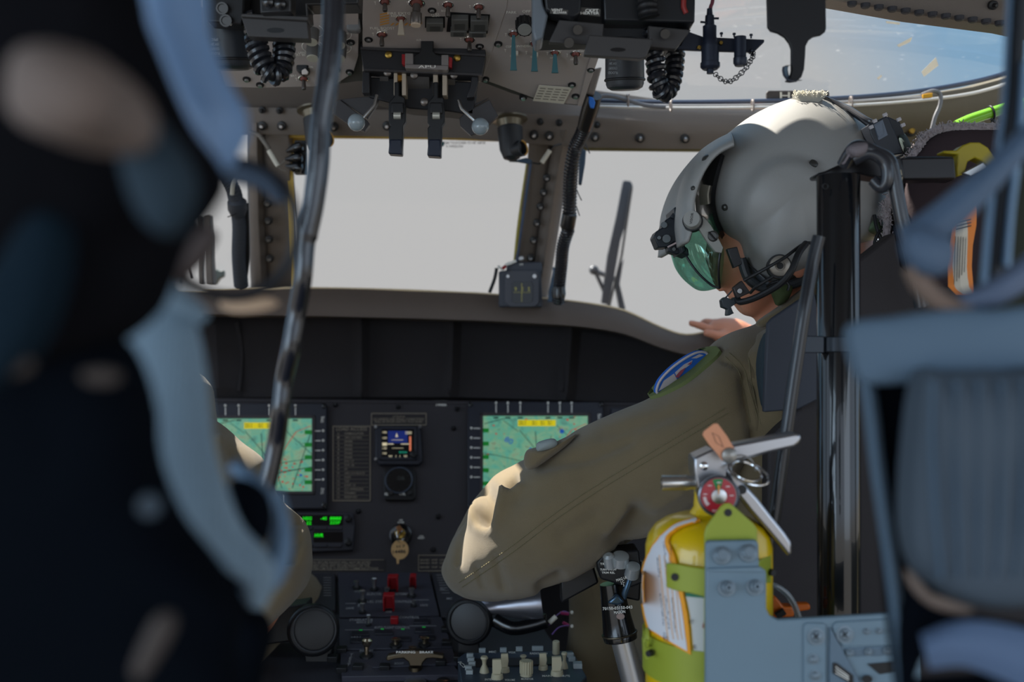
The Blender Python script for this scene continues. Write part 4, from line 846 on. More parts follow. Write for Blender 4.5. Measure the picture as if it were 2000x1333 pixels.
hose('thick coiled black cord looping below the left utility light bracket', [(499, 30, 1.30), (500, 78, 1.30), (508, 110, 1.30), (522, 140, 1.30), (541, 145, 1.31), (553, 120, 1.32), (555, 76, 1.33), (555, 30, 1.34)], .0125, .0085, 1.3)
hose('thick coiled black cord looping below the right utility light bracket', [(1272, 20, 1.30), (1276, 85, 1.30), (1280, 120, 1.30), (1286, 165, 1.30), (1297, 181, 1.31), (1310, 165, 1.32), (1318, 120, 1.33), (1320, 50, 1.34)], .0110, .0085, 1.3)
brk = mat('bracket_grey', (64, 62, 62), .45, .2)
t = thing('light_bracket', 'dark grey bracket plate with an oval hole above the left coiled cord', 'bracket', P(535, 0, 1.28))
m = MB(); m.slab([(470, 30), (600, 38), (603, 76), (484, 71)], 1.27, .02); m.slab([(472, 26), (602, 32), (600, 40), (470, 32)], 1.262, .03); m.build('plate', brk, t, bevel=.001)
m = MB(); m.slab(ell(538, 59, 17, 5), 1.2695, .003); m.build('oval_hole', black, t)
m = MB(); m.slab([(394, -60), (480, -60), (475, 34), (472, 48), (404, 42)], 1.29, .03); m.slab([(505, -60), (570, -60), (568, 24), (508, 26)], 1.25, .03); m.slab([(480, -60), (702, -60), (700, 8), (600, 10), (602, 34), (480, 28)], 1.33, .04); m.build('arm', mat('arm_black', (30, 30, 32), .35), t, bevel=.002)
m = MB()
for x, y in ((436, 17), (443, 41)): m.lathe(P(x, y, 1.288), (0, -1, -.2), [(0, .0072), (.006, .007), (.006, .005), (.004, .0045), (.004, 0)], 16)
for x, y in ((524, 4), (548, 8)): m.lathe(P(x, y, 1.248), (0, -1, -.2), [(0, .0062), (.004, .006), (.006, .002), (.006, 0)], 16)
m.build('cap_screw', black_gloss, t)
t = thing('light_bracket', 'black mounting box and plate lettered CKPT HEATER, top centre right', 'bracket', P(1200, 0, 1.26))
m = MB(); m.slab([(1068, -60), (1352, -60), (1357, 36), (1350, 52), (1332, 94), (1230, 74), (1048, 78), (1040, 52)], 1.30, .05); m.slab([(1176, -60), (1352, -60), (1358, 0), (1357, 44), (1180, 40)], 1.27, .04); m.slab([(1047, -60), (1140, -60), (1134, 26), (1120, 34), (1080, 26), (1066, 18), (1062, -20)], 1.26, .03); m.build('box', mat('box_black', (24, 26, 30), .35), t, bevel=.002)
m = MB(); m.slab([(1039, -60), (1047, -60), (1062, 10), (1070, 30), (1060, 74), (1045, 80), (1040, 60)], 1.268, .05); m.build('side_flange', mat('flange_blue', (104, 112, 120), .4), t, bevel=.003)
m = MB(); m.slab([(1150, 68), (1276, 76), (1262, 112), (1250, 115), (1140, 107)], 1.25, .012); m.slab([(1092, 38), (1180, 46), (1176, 90), (1072, 82)], 1.275, .012); m.slab([(1266, 50), (1350, 58), (1320, 96), (1270, 92)], 1.275, .012); m.build('plate', brk, t, bevel=.0012)
m = MB(); m.slab(ell(1207, 97, 15, 4), 1.2494, .003); m.lathe(P(1128, 58, 1.27), (0, -1, -.3), [(0, .006), (.006, .0055), (.006, 0)], 14); m.lathe(P(1111, 83, 1.27), (0, -1, -.3), [(0, .006), (.006, .0055), (.006, 0)], 14); m.lathe(P(1298, 66, 1.268), (0, -1, -.3), [(0, .006), (.006, .0055), (.006, 0)], 14); m.build('cap_screw', black_gloss, t)
m = MB(); m.ptext('VENT', flat(1.258), 1088, 20, 22, 5); m.ptext('BLOWER', flat(1.258), 1094, 25, 26, 4); m.ptext('CKPT', flat(1.268), 1156, 21, 26, 6); m.ptext('HEATER', flat(1.268), 1152, 26, 36, 5); m.build('lettering', ink, t)
m = MB(); m.slab([(1134, 14), (1173, 18), (1172, 32), (1131, 27)], 1.2695, .002); m.slab([(1076, 17), (1110, 20), (1108, 29), (1074, 26)], 1.2595, .002); m.build('legend_plate', mat('legend_grey', (74, 72, 68), .5), t)
m = MB(); m.tube([P(1336, -20, 1.268), P(1335, 14, 1.268), P(1340, 26, 1.268)], .003); m.build('red_wire', mat('red_wire', (140, 44, 40), .4), t)
m = MB(); m.ribbed(crom([P(1263, -30, 1.27), P(1264, 10, 1.26), P(1268, 34, 1.26)], 6), .011, .006, .1); m.build('ribbed_sleeve', rubber, t)

# connector bar with pin and chain
t = thing('connector_bar', 'dark bracket bar holding two plug connectors against the sky, right of the light box', 'connector', P(1340, 75, 1.3))
navy = mat('dark_anodised', (36, 42, 56), .4, .3)
m = MB(); m.slab([(1318, 50), (1352, 64), (1375, 72), (1493, 77), (1493, 82), (1472, 102), (1352, 98), (1318, 96)], 1.30, .006); m.build('bar', navy, t, bevel=.001)
m = MB()
for x0, x1, y0, y1 in ((1369, 1405, 90, 136), (1433, 1458, 72, 129)): 
    a = P((x0+x1)/2, y0, 1.29); b_ = P((x0+x1)/2, y1, 1.29); r = (x1-x0)/2*1.29/F; L = (b_-a).length; m.lathe(a, b_-a, [(0, r*.95), (L*.7, r*.95), (L*.72, r*1.06), (L*.9, r*1.06), (L, r*.8)], 26)
m.cyl(P(1387, 134, 1.29), P(1387, 144, 1.29), .004); a = P(1386, 92, 1.29); m.lathe(a, (0, 0, 1), [(0, .0085), (.010, .0085), (.011, .0078), (.024, .0078), (.025, .0055), (.036, .005), (.037, .0035), (.044, .003)], 22); m.build('plug', navy, t)
m = MB(); m.tube([P(1368, 43, 1.286), P(1380, 44, 1.286)], .0013, 6); m.tube([P(1392, 36, 1.286), P(1404, 36, 1.286)], .0013, 6)
for x, y in ((1409, 66), (1434, 67), (1467, 69)): m.lathe(P(x, y+6, 1.29), (0, 0, 1), [(0, .001), (.003, .001), (.003, .002), (.005, .0018), (.005, 0)], 8)
m.build('pin', navy, t)
m = MB()
for x, y in ((1375, 81), (1365, 93), (1408, 84)): m.lathe(P(x, y, 1.298), (0, -1, 0), [(0, .0026), (.002, .002), (.002, 0)], 10)
m.build('rivet', brass, t)
m = MB(); m.ptube([(1393, -10, 1.29), (1391, 6, 1.29), (1388, 14, 1.29), (1385, 36, 1.29)], .0022); m.build('wire_sleeve', mat('plum_sleeve', (110, 50, 62), .4), t)
m = MB(); ch = crom([P(1396, 144, 1.29), P(1410, 156, 1.29), P(1424, 160, 1.29), P(1440, 150, 1.29), P(1456, 134, 1.29), P(1466, 118, 1.29), P(1472, 106, 1.29), P(1464, 100, 1.29)], 3)
for i in range(0, len(ch)-1):
    a, b_ = ch[i], ch[i+1]; d = (b_-a); mid = (a+b_)/2; L = d.length*.75; d.normalize(); s = Vector((0, 1, 0)) if i % 2 else d.cross(Vector((0, 1, 0)))
    s = (s*.9+d.cross(Vector((0, 1, 0)))*.7).normalized(); pts = [mid+d*math.cos(k*math.pi/5)*L+s*math.sin(k*math.pi/5)*.0028 for k in range(11)]; m.tube(pts, .0006, 5)
tag(m.build('chain', mat('chain_dark', (46, 50, 58), .3, .9)), 'small dark chain curving between the two hanging plugs', 'chain')

# coat hook
t = thing('strap_hook', 'black flat plate ending in a curled hook against the sky above the helmet', 'hook', P(1557, -20, 1.18))
m = MB(); m.slab([(1497, -60), (1612, -60), (1614, 55), (1612, 62), (1604, 68), (1590, 71), (1580, 78), (1574, 90), (1573, 110), (1571, 135), (1566, 150), (1558, 158), (1544, 160), (1534, 158), (1543, 150), (1546, 138), (1546, 95), (1542, 84), (1533, 72), (1520, 64), (1506, 60), (1500, 52)], 1.18, .006); m.build('plate', mat('hook_black', (16, 17, 22), .5), t, bevel=.001)
m = MB()
pts = [(1556, 158), (1544, 159), (1535, 156), (1529, 148), (1527, 138), (1528, 131), (1533, 129)]
m.sheet([[P(x, y, 1.165) for x, y in pts], [P(x+5, y, 1.185) for x, y in pts]], Vector((.002, 0, .001))); m.sheet([[P(x, y, 1.178-.002) for x, y in pts], [P(x+8, y, 1.19) for x, y in pts]], Vector((.002, 0, .001))); m.build('curl', mat('hook_blue_edge', (52, 56, 68), .35, .4), t)

# HA placard on the sill
t = thing('placard', 'black placard lettered HA sticking up behind the helmet crown', 'placard', P(1558, 206, 1.93))
m = MB(); m.slab(rrect(1497, 177, 1620, 215, 6), 1.93, .006); m.build('plate', mat('placard_brown', (58, 52, 50), .5), t, bevel=.0008)
m = MB(); m.ptext('HA', flat(1.9292), 1545, 187, 44, 14); m.build('lettering', white_lbl, t)

# wires along the sill, tied in bundles
def wire(lab, pts, r, m_, cat='wire', n=8, name='wire', group=None):
    b = MB(); b.ptube(pts, r, n, 8); return tag(b.build(name, m_), lab, cat, group)
cw = mat('clear_grey_wire', (150, 150, 152), .3, coat=.4); bw = mat('blue_black_tube', (40, 52, 76), .3, coat=.4)
wire('dark blue tube along the top of the window sill, uppermost of the run', [(1163, 197, 1.99), (1300, 200, 1.96), (1480, 198, 1.93), (1640, 192, 1.93), (1780, 180, 1.93), (1900, 160, 1.93), (1990, 136, 1.93)], .0042, bw)
wire('pale grey wire along the window sill, middle of the run', [(1163, 203, 1.97), (1300, 206, 1.94), (1480, 205, 1.915), (1640, 199, 1.915), (1740, 193, 1.915), (1800, 190, 1.915)], .0022, cw)
wire('bright bare tube along the window sill, lowest of the run', [(1163, 208, 1.95), (1320, 211, 1.92), (1480, 210, 1.90), (1640, 207, 1.90), (1790, 197, 1.90), (1900, 182, 1.90), (1978, 160, 1.90)], .0028, mat('bright_tube', (214, 210, 204), .3, .4))
wire('grey cable sagging from the conduit top onto the sill', [(1163, 196, 1.9), (1178, 188, 1.9), (1200, 189, 1.9), (1230, 197, 1.9), (1262, 206, 1.9), (1300, 209, 1.9)], .0036, mat('grey_cable', (112, 112, 116), .4), 'cable', name='cable')
wire('grey cable pair hanging from the yellow tag down the olive beam', [(1800, 186, 1.86), (1822, 178, 1.86), (1836, 184, 1.86), (1836, 205, 1.86), (1826, 230, 1.86), (1819, 258, 1.86)], .0036, mat('grey_cable', (112, 112, 116)), 'cable', name='cable')
t = MB(); t.slab([(1802, 184), (1822, 181), (1822, 190), (1804, 192)], 1.85, .006); tag(t.build('wire_tag', mat('amber_tag', (206, 150, 30), .4), bevel=.001), 'yellow wire tag at the right end of the sill', 'tag')
for i, (x, y, l) in enumerate(((1226, 196, 'cable tie on the sagging grey cable near the conduit'), (1310, 207, 'cable tie on the sill wires below the ribbed cord'), (1470, 206, 'cable tie on the sill wires just left of the HA placard'), (1662, 200, 'cable tie on the sill wires right of the helmet crown'))):
    b = MB(); b.torus(P(x, y, 1.90), (1, 0, .1), .009, .0016, 14); b.tube([P(x, y-4, 1.88), P(x+3, y-12, 1.88)], .0012, 6); tag(b.build('cable_tie', mat('tie_pale', (150, 140, 136), .4)), l, 'cable tie', 'cable ties along the sill')
b = MB(); b.ptube([(1868, 246, 1.72), (1885, 238, 1.72), (1900, 232, 1.72), (1940, 219, 1.72), (1985, 206, 1.72), (2030, 196, 1.72)], .0085, 6, 14); cl = b.build('lime_tube', mat('lime_tube', (120, 190, 30), .25, coat=.6)); tag(cl, 'lime green tube above the fuzzy headrest edge', 'tube')
b = MB(); b.torus(P(1936, 221, 1.72), (1, 0, .3), .0105, .0018, 16); b.ball(P(1940, 237, 1.715), .004, 8); tag(b.build('cable_tie', black), 'black cable tie round the lime green tube', 'cable tie')

# conduits by the posts
t = thing('conduit', 'black spiral conduit hose running down beside the right windshield post', 'conduit', P(1090, 585, 2.0))
cond = [P(1156, 190, 1.86), P(1150, 225, 1.88), P(1138, 260, 1.92), P(1124, 290, 1.95), P(1116, 330, 1.97), P(1113, 380, 2.0), P(1112, 428, 2.02)]
m = MB(); pth = crom(cond, 8); m.tube(pth, .0115, 14); m.helix(pth[8:], .0115, .0017, .0062, 6); m.build('upper_hose', mat('conduit_black', (40, 40, 44), .25, coat=.5), t)
pth2 = crom([P(1111, 446, 2.02), P(1100, 480, 2.04), P(1096, 520, 2.06), P(1092, 560, 2.08), P(1090, 590, 2.1)], 8)
m = MB(); m.tube(pth2, .0108, 14); m.helix(pth2, .0108, .0015, .0055, 6); m.build('lower_hose', mat('conduit_black', (40, 40, 44)), t)
m = MB(); m.lathe(P(1113, 416, 2.01), P(1107, 450, 2.02)-P(1113, 416, 2.01), [(0, .011), (.003, .0135), (.026, .0135), (.030, .011)], 20); m.lathe(P(1160, 186, 1.85), P(1138, 262, 1.91)-P(1160, 186, 1.85), [(0, .013), (.02, .0145), (.05, .0138), (.068, .0125)], 20); m.lathe(P(1091, 562, 2.07), (0, 0, -1), [(0, .0125), (.012, .0135), (.02, .012)], 18); m.build('tape_wrap', mat('black_tape', (34, 33, 33), .3, coat=.3, bump=.4, scale=150), t)
m = MB(); m.slab([(1150, 188), (1158, 190), (1163, 200), (1160, 212), (1153, 210), (1150, 200)], 1.838, .004); tag(m.build('blue_tape', mat('blue_tape', (40, 110, 200), .4), t, bevel=.001), 'bright blue tape')
m = MB(); m.slab([(1156, 135), (1176, 130), (1166, 165), (1160, 186), (1146, 182)], 1.84, .014); m.build('mount', frame_grey, t, bevel=.003)
m = MB()
for x, y, dx in ((1130, 380, 6), (1128, 410, 4), (1096, 580, 8), (1146, 288, 6)): m.tube([P(x-3, y-8, 1.99), P(x, y, 1.985), P(x+dx, y+12, 1.985)], .001, 5)
m.build('tie_tail', black, t)
b = MB(); b.slab([(1136, 290), (1145, 294), (1143, 320), (1136, 362), (1130, 360), (1132, 300)], 2.02, .01); tag(b.build('terminal_strip', mat('blue_strip', (60, 80, 100), .4), bevel=.002), 'slim dark terminal strip right of the spiral conduit', 'terminal strip')
t = thing('wire_harness', 'braided wire bundle tied to the left windshield post', 'wire harness', P(472, 558, 2.1))
pth = crom([P(440, 340, 2.02), P(455, 370, 2.02), P(462, 400, 2.04), P(468, 440, 2.06), P(467, 500, 2.09), P(471, 560, 2.12)], 10)
m = MB(); m.tube(pth, .0125, 12); m.helix(pth, .0118, .0022, .0075, 6); m.helix(pth[::-1], .0118, .0022, .0075, 6); m.build('braid', mat('braid_dark', (54, 58, 66), .6), t)
m = MB(); m.lathe(P(462, 388, 2.03), P(466, 425, 2.05)-P(462, 388, 2.03), [(0, .011), (.006, .0175), (.02, .018), (.034, .013)], 16); m.build('knot', mat('braid_dark', (54, 58, 66)), t)
m = MB(); m.ptube([(470, 335, 2.0), (456, 356, 2.0), (453, 380, 2.01)], .004, 6); m.build('white_lead', mat('white_lead', (196, 192, 180), .5), t)
m = MB(); m.ptube([(433, 350, 2.01), (420, 345, 2.0)], .001); m.ptube([(462, 418, 2.02), (445, 424, 2.0)], .001); m.ptube([(482, 398, 2.04), (484, 500, 2.09), (478, 555, 2.12)], .0035); m.build('lacing', black, t)
# terminal block with rubber boots
def boots(lab, x, y, Y, s=1):
    t = thing('terminal_block', lab, 'terminal block', P(x, y, Y+.02))
    m = MB(); m.slab([(x-2, y-32), (x+20, y-32), (x+22, y+34), (x-2, y+34)], Y, .015); m.build('block', mat('block_black', (26, 27, 32)), t, bevel=.001)
    m = MB()
    for i, dy in enumerate((-22, 2, 24)): m.lathe(P(x+14, y+dy, Y-.014), P(x-22, y+dy*.55+4, Y-.012)-P(x+14, y+dy, Y-.014), [(0, .004), (.002, .0085), (.010, .010), (.018, .0085), (.026, .005), (.032, .0025), (.033, 0)], 18)
    m.build('rubber_boot', black_gloss, t)
    m = MB(); m.ptube([(486, 258, Y), (505, 264, Y), (518, 280, Y-.01), (526, 292, Y-.01)], .004, 6); m.ptube([(543, 326, Y-.01), (552, 318, Y-.01), (558, 312, Y-.01)], .0012, 6); m.ptube([(543, 324, Y-.01), (550, 332, Y-.01), (558, 334, Y-.01)], .0012, 6); m.build('lead', mat('grey_lead', (110, 104, 96), .5), t)
    m = MB(); m.tube([P(525, 294, Y-.01), P(543, 325, Y-.01)], .0046, 10); tag(m.build('marker_sleeve', white_lbl, t), 'white marker sleeve'); return t
boots('three black rubber boots on a terminal block at the upper left window corner', 577, 306, 2.07)
t = thing('wire_lead', 'lead with a white marker sleeve below the right vent nozzle', 'wire', P(1040, 318, 2.05))
m = MB(); m.ptube([(1040, 318, 2.06), (1054, 320, 2.06), (1058, 312, 2.05)], .0016); m.ptube([(1074, 294, 2.05), (1082, 286, 2.05), (1096, 282, 2.06)], .0018); m.build('lead', black, t)
m = MB(); m.tube([P(1058, 318, 2.045), P(1074, 294, 2.045)], .0046, 10); m.build('marker_sleeve', white_lbl, t)
m = MB(); m.slab([(994, 306), (1003, 306), (1002, 314), (1028, 308), (1040, 314), (1034, 320), (1012, 316), (994, 315)], 2.06, .01); m.build('clamp', mat('blue_strip', (60, 80, 100)), t, bevel=.001)

# standby compass on the glareshield by the post
t = thing('standby_compass', 'dark standby compass at the foot of the right windshield post', 'compass', P(1018, 576, 2.2))
m = MB(); m.slab([(974, 530), (990, 528), (1056, 528), (1060, 600), (974, 600)], 2.20, .04); m.slab([(990, 512), (1058, 512), (1060, 535), (988, 535)], 2.205, .03); m.build('case', mat('compass_grey', (62, 66, 76), .5), t, bevel=.003)
m = MB(); m.slab(rrect(986, 528, 1054, 600, 14), 2.195, .01); m.build('bezel', mat('bezel_grey', (74, 76, 84), .5), t, bevel=.002)
m = MB(); m.slab(rrect(1000, 550, 1040, 592, 6), 2.193, .01); m.build('window', mat('compass_black', (12, 14, 16), .15), t)
m = MB(); m.ptext('9   E   S', flat(2.1925), 1020, 565, 30, 8); m.prect(flat(2.1925), 1018.4, 553, 1019.4, 590, .0003, .0008)
for k in range(12): m.prect(flat(2.1925), 1004+k*2.8, 570, 1004.6+k*2.8, 573, .0003, .0006)
tag(m.build('compass_card', mat('lume', (190, 180, 90), .5), t), 'pale yellow compass lettering')
m = MB(); m.ptext('OFF', flat(2.2), 1018, 517, 8, 4); m.build('lettering', ink, t)
m = MB(); m.torus(P(1018, 505, 2.19), (0, -1, 0), .004, .001, 16); m.lathe(P(1018, 505, 2.195), (0, -1, 0), [(0, .003), (.004, .0025), (.004, 0)], 12); m.lathe(P(992, 540, 2.19), (0, -1, 0), [(0, .003), (.002, .003), (.002, 0)], 10); m.lathe(P(1044, 540, 2.19), (0, -1, 0), [(0, .004), (.003, .004), (.003, 0)], 10); m.build('switch', steel, t)
m = MB(); m.ptube([(970, 524, 2.2), (966, 545, 2.2), (956, 572, 2.2)], .0035); m.build('wrapped_lead', rubber, t)
m = MB(); m.ptube([(972, 520, 2.19), (982, 526, 2.19), (988, 518, 2.19), (998, 514, 2.19), (1008, 510, 2.19)], .0028); m.build('white_lead', ink, t); m = MB(); m.tube([P(981, 525, 2.185), P(988, 520, 2.185)], .003); m.build('red_splice', red, t)
b = MB(); b.slab([(1072, 570), (1080, 530), (1090, 520), (1096, 540), (1098, 590), (1070, 590)], 2.18, .02); b.tube([P(1082, 522, 2.17), P(1083, 540, 2.17), P(1088, 580, 2.17)], .003); b.ball(P(1090, 585, 2.165), .003, 8); tag(b.build('bracket_clip', mat('blue_strip', (60, 80, 100)), bevel=.001), 'small dark clip between compass and conduit foot', 'clip')

# wiper outside the right pane
t = thing('windshield_wiper', 'windshield wiper standing upright outside the right pane', 'wiper', P(1195, 600, 2.75))
wm = mat('wiper_grey', (70, 74, 80), .4, .5)
m = MB(); m.slab([(1217, 352), (1232, 354), (1236, 362), (1222, 440), (1212, 470), (1190, 596), (1174, 592), (1186, 500), (1204, 420), (1213, 372)], 2.76, .012); m.build('blade_holder', wm, t, bevel=.002)
m = MB(); m.tube([P(1234, 366, 2.74), P(1214, 500, 2.74), P(1190, 598, 2.74)], .003); m.build('blade', rubber, t)
m = MB(); m.tube([P(1162, 530, 2.78), P(1178, 565, 2.78), P(1192, 605, 2.8)], .005); m.tube([P(1162, 530, 2.78), P(1200, 545, 2.77)], .006); m.ball(P(1160, 528, 2.78), .012, 12); m.slab([(1198, 545), (1208, 545), (1222, 604), (1210, 606)], 2.78, .02); m.slab([(1219, 504), (1216, 520), (1208, 570), (1203, 560), (1208, 524)], 2.77, .008); m.build('arm', wm, t, bevel=.001)
b = MB(); b.ptube([(353, 552, 2.4), (350, 515, 2.4), (358, 508, 2.4), (366, 516, 2.4), (374, 545, 2.4)], .003, 8); tag(b.build('wire_loop', rubber), 'thin black wire loop on the glareshield at far left', 'wire')
b = MB(); b.slab([(415, 556), (420, 540), (414, 532), (420, 525), (430, 530), (436, 528), (436, 540), (428, 544), (420, 556)], 2.5, .02); tag(b.build('mirror_bracket', mat('far_green_grey', (90, 104, 104), .5), bevel=.002), 'small grey green bracket outside the left pane', 'bracket')

# ================================================================== drape tools: lay a strip on a real surface
from mathutils.bvhtree import BVHTree
def bvh_of(*objs):
    vs = []; fs = []
    for o in objs:
        n = len(vs); vs += [v.co.copy() for v in o.data.vertices]; fs += [[n+i for i in p.vertices] for p in o.data.polygons]
    return BVHTree.FromPolygons(vs, fs)
def cast(bv, px, py):
    d = Vector(((px-CX)/F, 1, (CY-py)/F)); r = bv.ray_cast(Vector((0, 0, EYE)), d.normalized())
    if r[0] is None: return None, None
    n = r[1]; return r[0], (n if n.dot(d) < 0 else -n)
def drape(b, bv, left, right, n=14, k=5, off=.001, th=.001, default=1.5):
    Lc = crom([(x, y, 0) for x, y in left], n); Rc = crom([(x, y, 0) for x, y in right], n); rows = []; low = []; last = (default, None)
    for a, c in zip(Lc, Rc):
        row = []; lo = []
        for j in range(k+1):
            q = a.lerp(c, j/k); h, nn = cast(bv, q.x, q.y)
            if h is None: h = P(q.x, q.y, last[0]); nn = last[1] or Vector((0, -1, 0))
            last = (h.y, nn); row.append(h+nn*(off+th)); lo.append(h+nn*(off-.002))
        rows.append(row); low.append(lo)
    g = [[b.bm.verts.new(p) for p in r] for r in rows]; h_ = [[b.bm.verts.new(p) for p in r] for r in low]
    N_, M_ = len(g), len(g[0])
    for i in range(N_-1):
        for j in range(M_-1): b.face([g[i][j], g[i][j+1], g[i+1][j+1], g[i+1][j]])
        b.face([g[i][0], g[i+1][0], h_[i+1][0], h_[i][0]]); b.face([g[i][-1], h_[i][-1], h_[i+1][-1], g[i+1][-1]])
    for j in range(M_-1): b.face([g[0][j], h_[0][j], h_[0][j+1], g[0][j+1]]); b.face([g[-1][j], g[-1][j+1], h_[-1][j+1], h_[-1][j]])
    return b
def strip(b, bv, pts, n=10, k=2, off=.001, th=.001, default=1.5):     # pts: (px, py, half width px)
    c = crom([(x, y, w) for x, y, w in pts], n); L, R = [], []
    for i, p in enumerate(c):
        d = c[min(i+1, len(c)-1)]-c[max(i-1, 0)]; l = math.hypot(d.x, d.y) or 1; nx, ny = -d.y/l*p.z, d.x/l*p.z; L.append((p.x+nx, p.y+ny)); R.append((p.x-nx, p.y-ny))
    return drape(b, bv, L, R, 1, k, off, th, default)
def knob_on(b, bv, px, py, prof, seg=20, default=1.4, tilt=None):
    h, n = cast(bv, px, py)
    if h is None: h, n = P(px, py, default), Vector((0, -1, 0))
    if tilt: n = (n+Vector(tilt)).normalized()
    return b.lathe(h, n, prof, seg), h, n

def sleeve_loft(stations, dents, seg=72, sub=8, amp=.004, end_in=True, seed=0):
    st = [(Vector((a[0], a[1], 0)), Vector((b_[0], b_[1], 0)), Y, D) for a, b_, Y, D in stations]
    A = crom([s[0] for s in st], sub); B = crom([s[1] for s in st], sub); Z = crom([(s[2], s[3], 0) for s in st], sub)
    b = MB(); rings = []
    for i, (a, c, z) in enumerate(zip(A, B, Z)):
        pa, pb = P(a.x, a.y, z.x), P(c.x, c.y, z.x); mid = (pa+pb)/2; h = (pa-pb)/2; ring = []
        for k in range(seg):
            t = 2*math.pi*k/seg; cs, sn = math.cos(t), math.sin(t)
            p = mid+h*(abs(cs)**.9*(1 if cs > 0 else -1))+Vector((0, -z.y*(abs(sn)**.9)*(1 if sn > 0 else -1), 0))
            nrm = (h.normalized()*cs+Vector((0, -1, 0))*sn)
            x, y = px_of(p); q = Vector((p.x*10, p.y*10, p.z*10))
            d = noise.noise(q*.9+Vector((seed, 0, 0)))*amp*1.6+noise.noise(q*2.4)*amp*.7
            if sn > -.15:
                for line, w, dep in dents:
                    best = 1e9
                    for (x1, y1), (x2, y2) in zip(line, line[1:]):
                        vx, vy = x2-x1, y2-y1; tt = max(0, min(1, ((x-x1)*vx+(y-y1)*vy)/(vx*vx+vy*vy+1e-9))); best = min(best, math.hypot(x-x1-vx*tt, y-y1-vy*tt))
                    d -= dep*math.exp(-(best/w)**2)
            ring.append(b.bm.verts.new(p+nrm*d))
        rings.append(ring)
    for X, Y_ in zip(rings, rings[1:]):
        for k in range(seg): b.face([X[k], X[(k+1) % seg], Y_[(k+1) % seg], Y_[k]])
    b.face(rings[0]); 
    if end_in:                                       # turned-in cuff opening
        c = sum((v.co for v in rings[-1]), Vector())/seg; d = (c-sum((v.co for v in rings[-6]), Vector())/seg).normalized()
        inner = [b.bm.verts.new(c+(v.co-c)*.86+d*.002) for v in rings[-1]]; deep = [b.bm.verts.new(c+(v.co-c)*.8-d*.03) for v in rings[-1]]
        for k in range(seg): b.face([rings[-1][k], rings[-1][(k+1) % seg], inner[(k+1) % seg], inner[k]]); b.face([inner[k], inner[(k+1) % seg], deep[(k+1) % seg], deep[k]])
        b.face(deep)
    else: b.face(rings[-1])
    return b
def vloft(b, rows, seg=48, seed=0, amp=.004):          # torso or thigh: rows of (centre, rx, ry) in metres
    c = crom([r[0] for r in rows], 6); w = crom([(r[1], r[2], 0) for r in rows], 6); rings = []
    for p, q in zip(c, w):
        rings.append([b.bm.verts.new(p+Vector((math.copysign(abs(math.cos(t))**.8, math.cos(t))*q.x, math.copysign(abs(math.sin(t))**.8, math.sin(t))*q.y, 0))+Vector((1, 1, 0))*noise.noise((p+Vector((math.cos(t), math.sin(t), 0))*.2)*14+Vector((seed, 0, 0)))*amp) for t in [2*math.pi*k/seg for k in range(seg)]])
    for X, Y in zip(rings, rings[1:]):
        for k in range(seg): b.face([X[k], X[(k+1) % seg], Y[(k+1) % seg], Y[k]])
    b.face(rings[0]); b.face(rings[-1]); return b

# ================================================================== THE RIGHT PILOT
pil = thing('person', 'person in olive flight suit and grey helmet at right, reaching left with head turned down', 'person', P(1650, 1330, 1.5))
b = MB()
HY = 1.52
face = [(1388, 470), (1384, 498), (1391, 520), (1397, 540), (1404, 557), (1412, 565), (1422, 567), (1428, 574), (1431, 581), (1434, 586), (1438, 592), (1446, 601), (1454, 612), (1470, 619), (1500, 614), (1530, 598), (1580, 566), (1650, 540), (1700, 470), (1708, 380), (1640, 300), (1540, 262), (1450, 290), (1402, 370), (1392, 430)]
b.inflate(face, (1540, 430), HY, .070, n=4, K=14, p=.75)
b.tube(crom([P(1398, 505, HY), P(1404, 530, HY), P(1409, 553, HY-.001), P(1414, 560, HY)], 4), [.006+.0005*k for k in range(13)], 10)      # nose
b.ball(P(1419, 557, HY-.012), .008, 12); b.ball(P(1419, 557, HY+.012), .008, 12)                                                   # nostrils
b.tube([P(1434, 576, HY-.022), P(1429, 575, HY-.008), P(1429, 575, HY+.008), P(1434, 576, HY+.022)], .0045, 8); b.tube([P(1438, 584, HY-.02), P(1433, 584, HY), P(1438, 584, HY+.02)], .0048, 8)   # lips
b.ball(P(1406, 508, HY-.034), .011, 14); b.ball(P(1406, 508, HY+.034), .011, 14)                                                    # closed eyes
b.tube(crom([P(1396, 492, HY-.052), P(1390, 488, HY-.03), P(1388, 488, HY), P(1390, 488, HY+.03)], 4), .007, 8)
b.ball(P(1560, 500, HY-.078), .03, 16, (.5, .25, 1))                                                                              # ear
b.tube(crom([P(1600, 470, HY), P(1606, 540, HY), P(1608, 600, HY-.01), P(1612, 690, HY-.02)], 5), [.070]*6+[.066]*10, 28)            # neck
b.tube(crom([P(1520, 560, HY), P(1535, 600, HY), P(1560, 640, HY)], 4), .045, 20)
TC = [(P(1625, 700, 1.50), .15, .09), (P(1640, 800, 1.50), .16, .11), (P(1650, 1000, 1.52), .16, .115), (P(1655, 1300, 1.56), .17, .13), (P(1655, 1420, 1.6), .17, .14)]
vloft(b, TC)
b.tube(crom([P(1490, 730, 1.50), P(1340, 860, 1.47), P(1180, 950, 1.49), P(1060, 1020, 1.53), P(950, 1085, 1.64), P(920, 1110, 1.72), P(920, 1122, 1.78)], 6), [.060-.0012*k for k in range(37)], 24)     # left arm
HB = P(925, 1118, 1.84)
b.ball(HB, .035, 18, (1, 1.3, .5))
for k, (dx, dz) in enumerate(((-.028, .0), (-.010, .004), (.009, .003), (.026, -.002))):
    L_ = (.040, .046, .043, .034)[k]; q = HB+Vector((dx, .03, dz)); b.tube([q, q+Vector((-.004, L_, -.006)), q+Vector((-.008, L_*1.5, -.028)), q+Vector((-.008, L_*1.55, -.045))], [.0088, .0085, .008, .0065], 10)
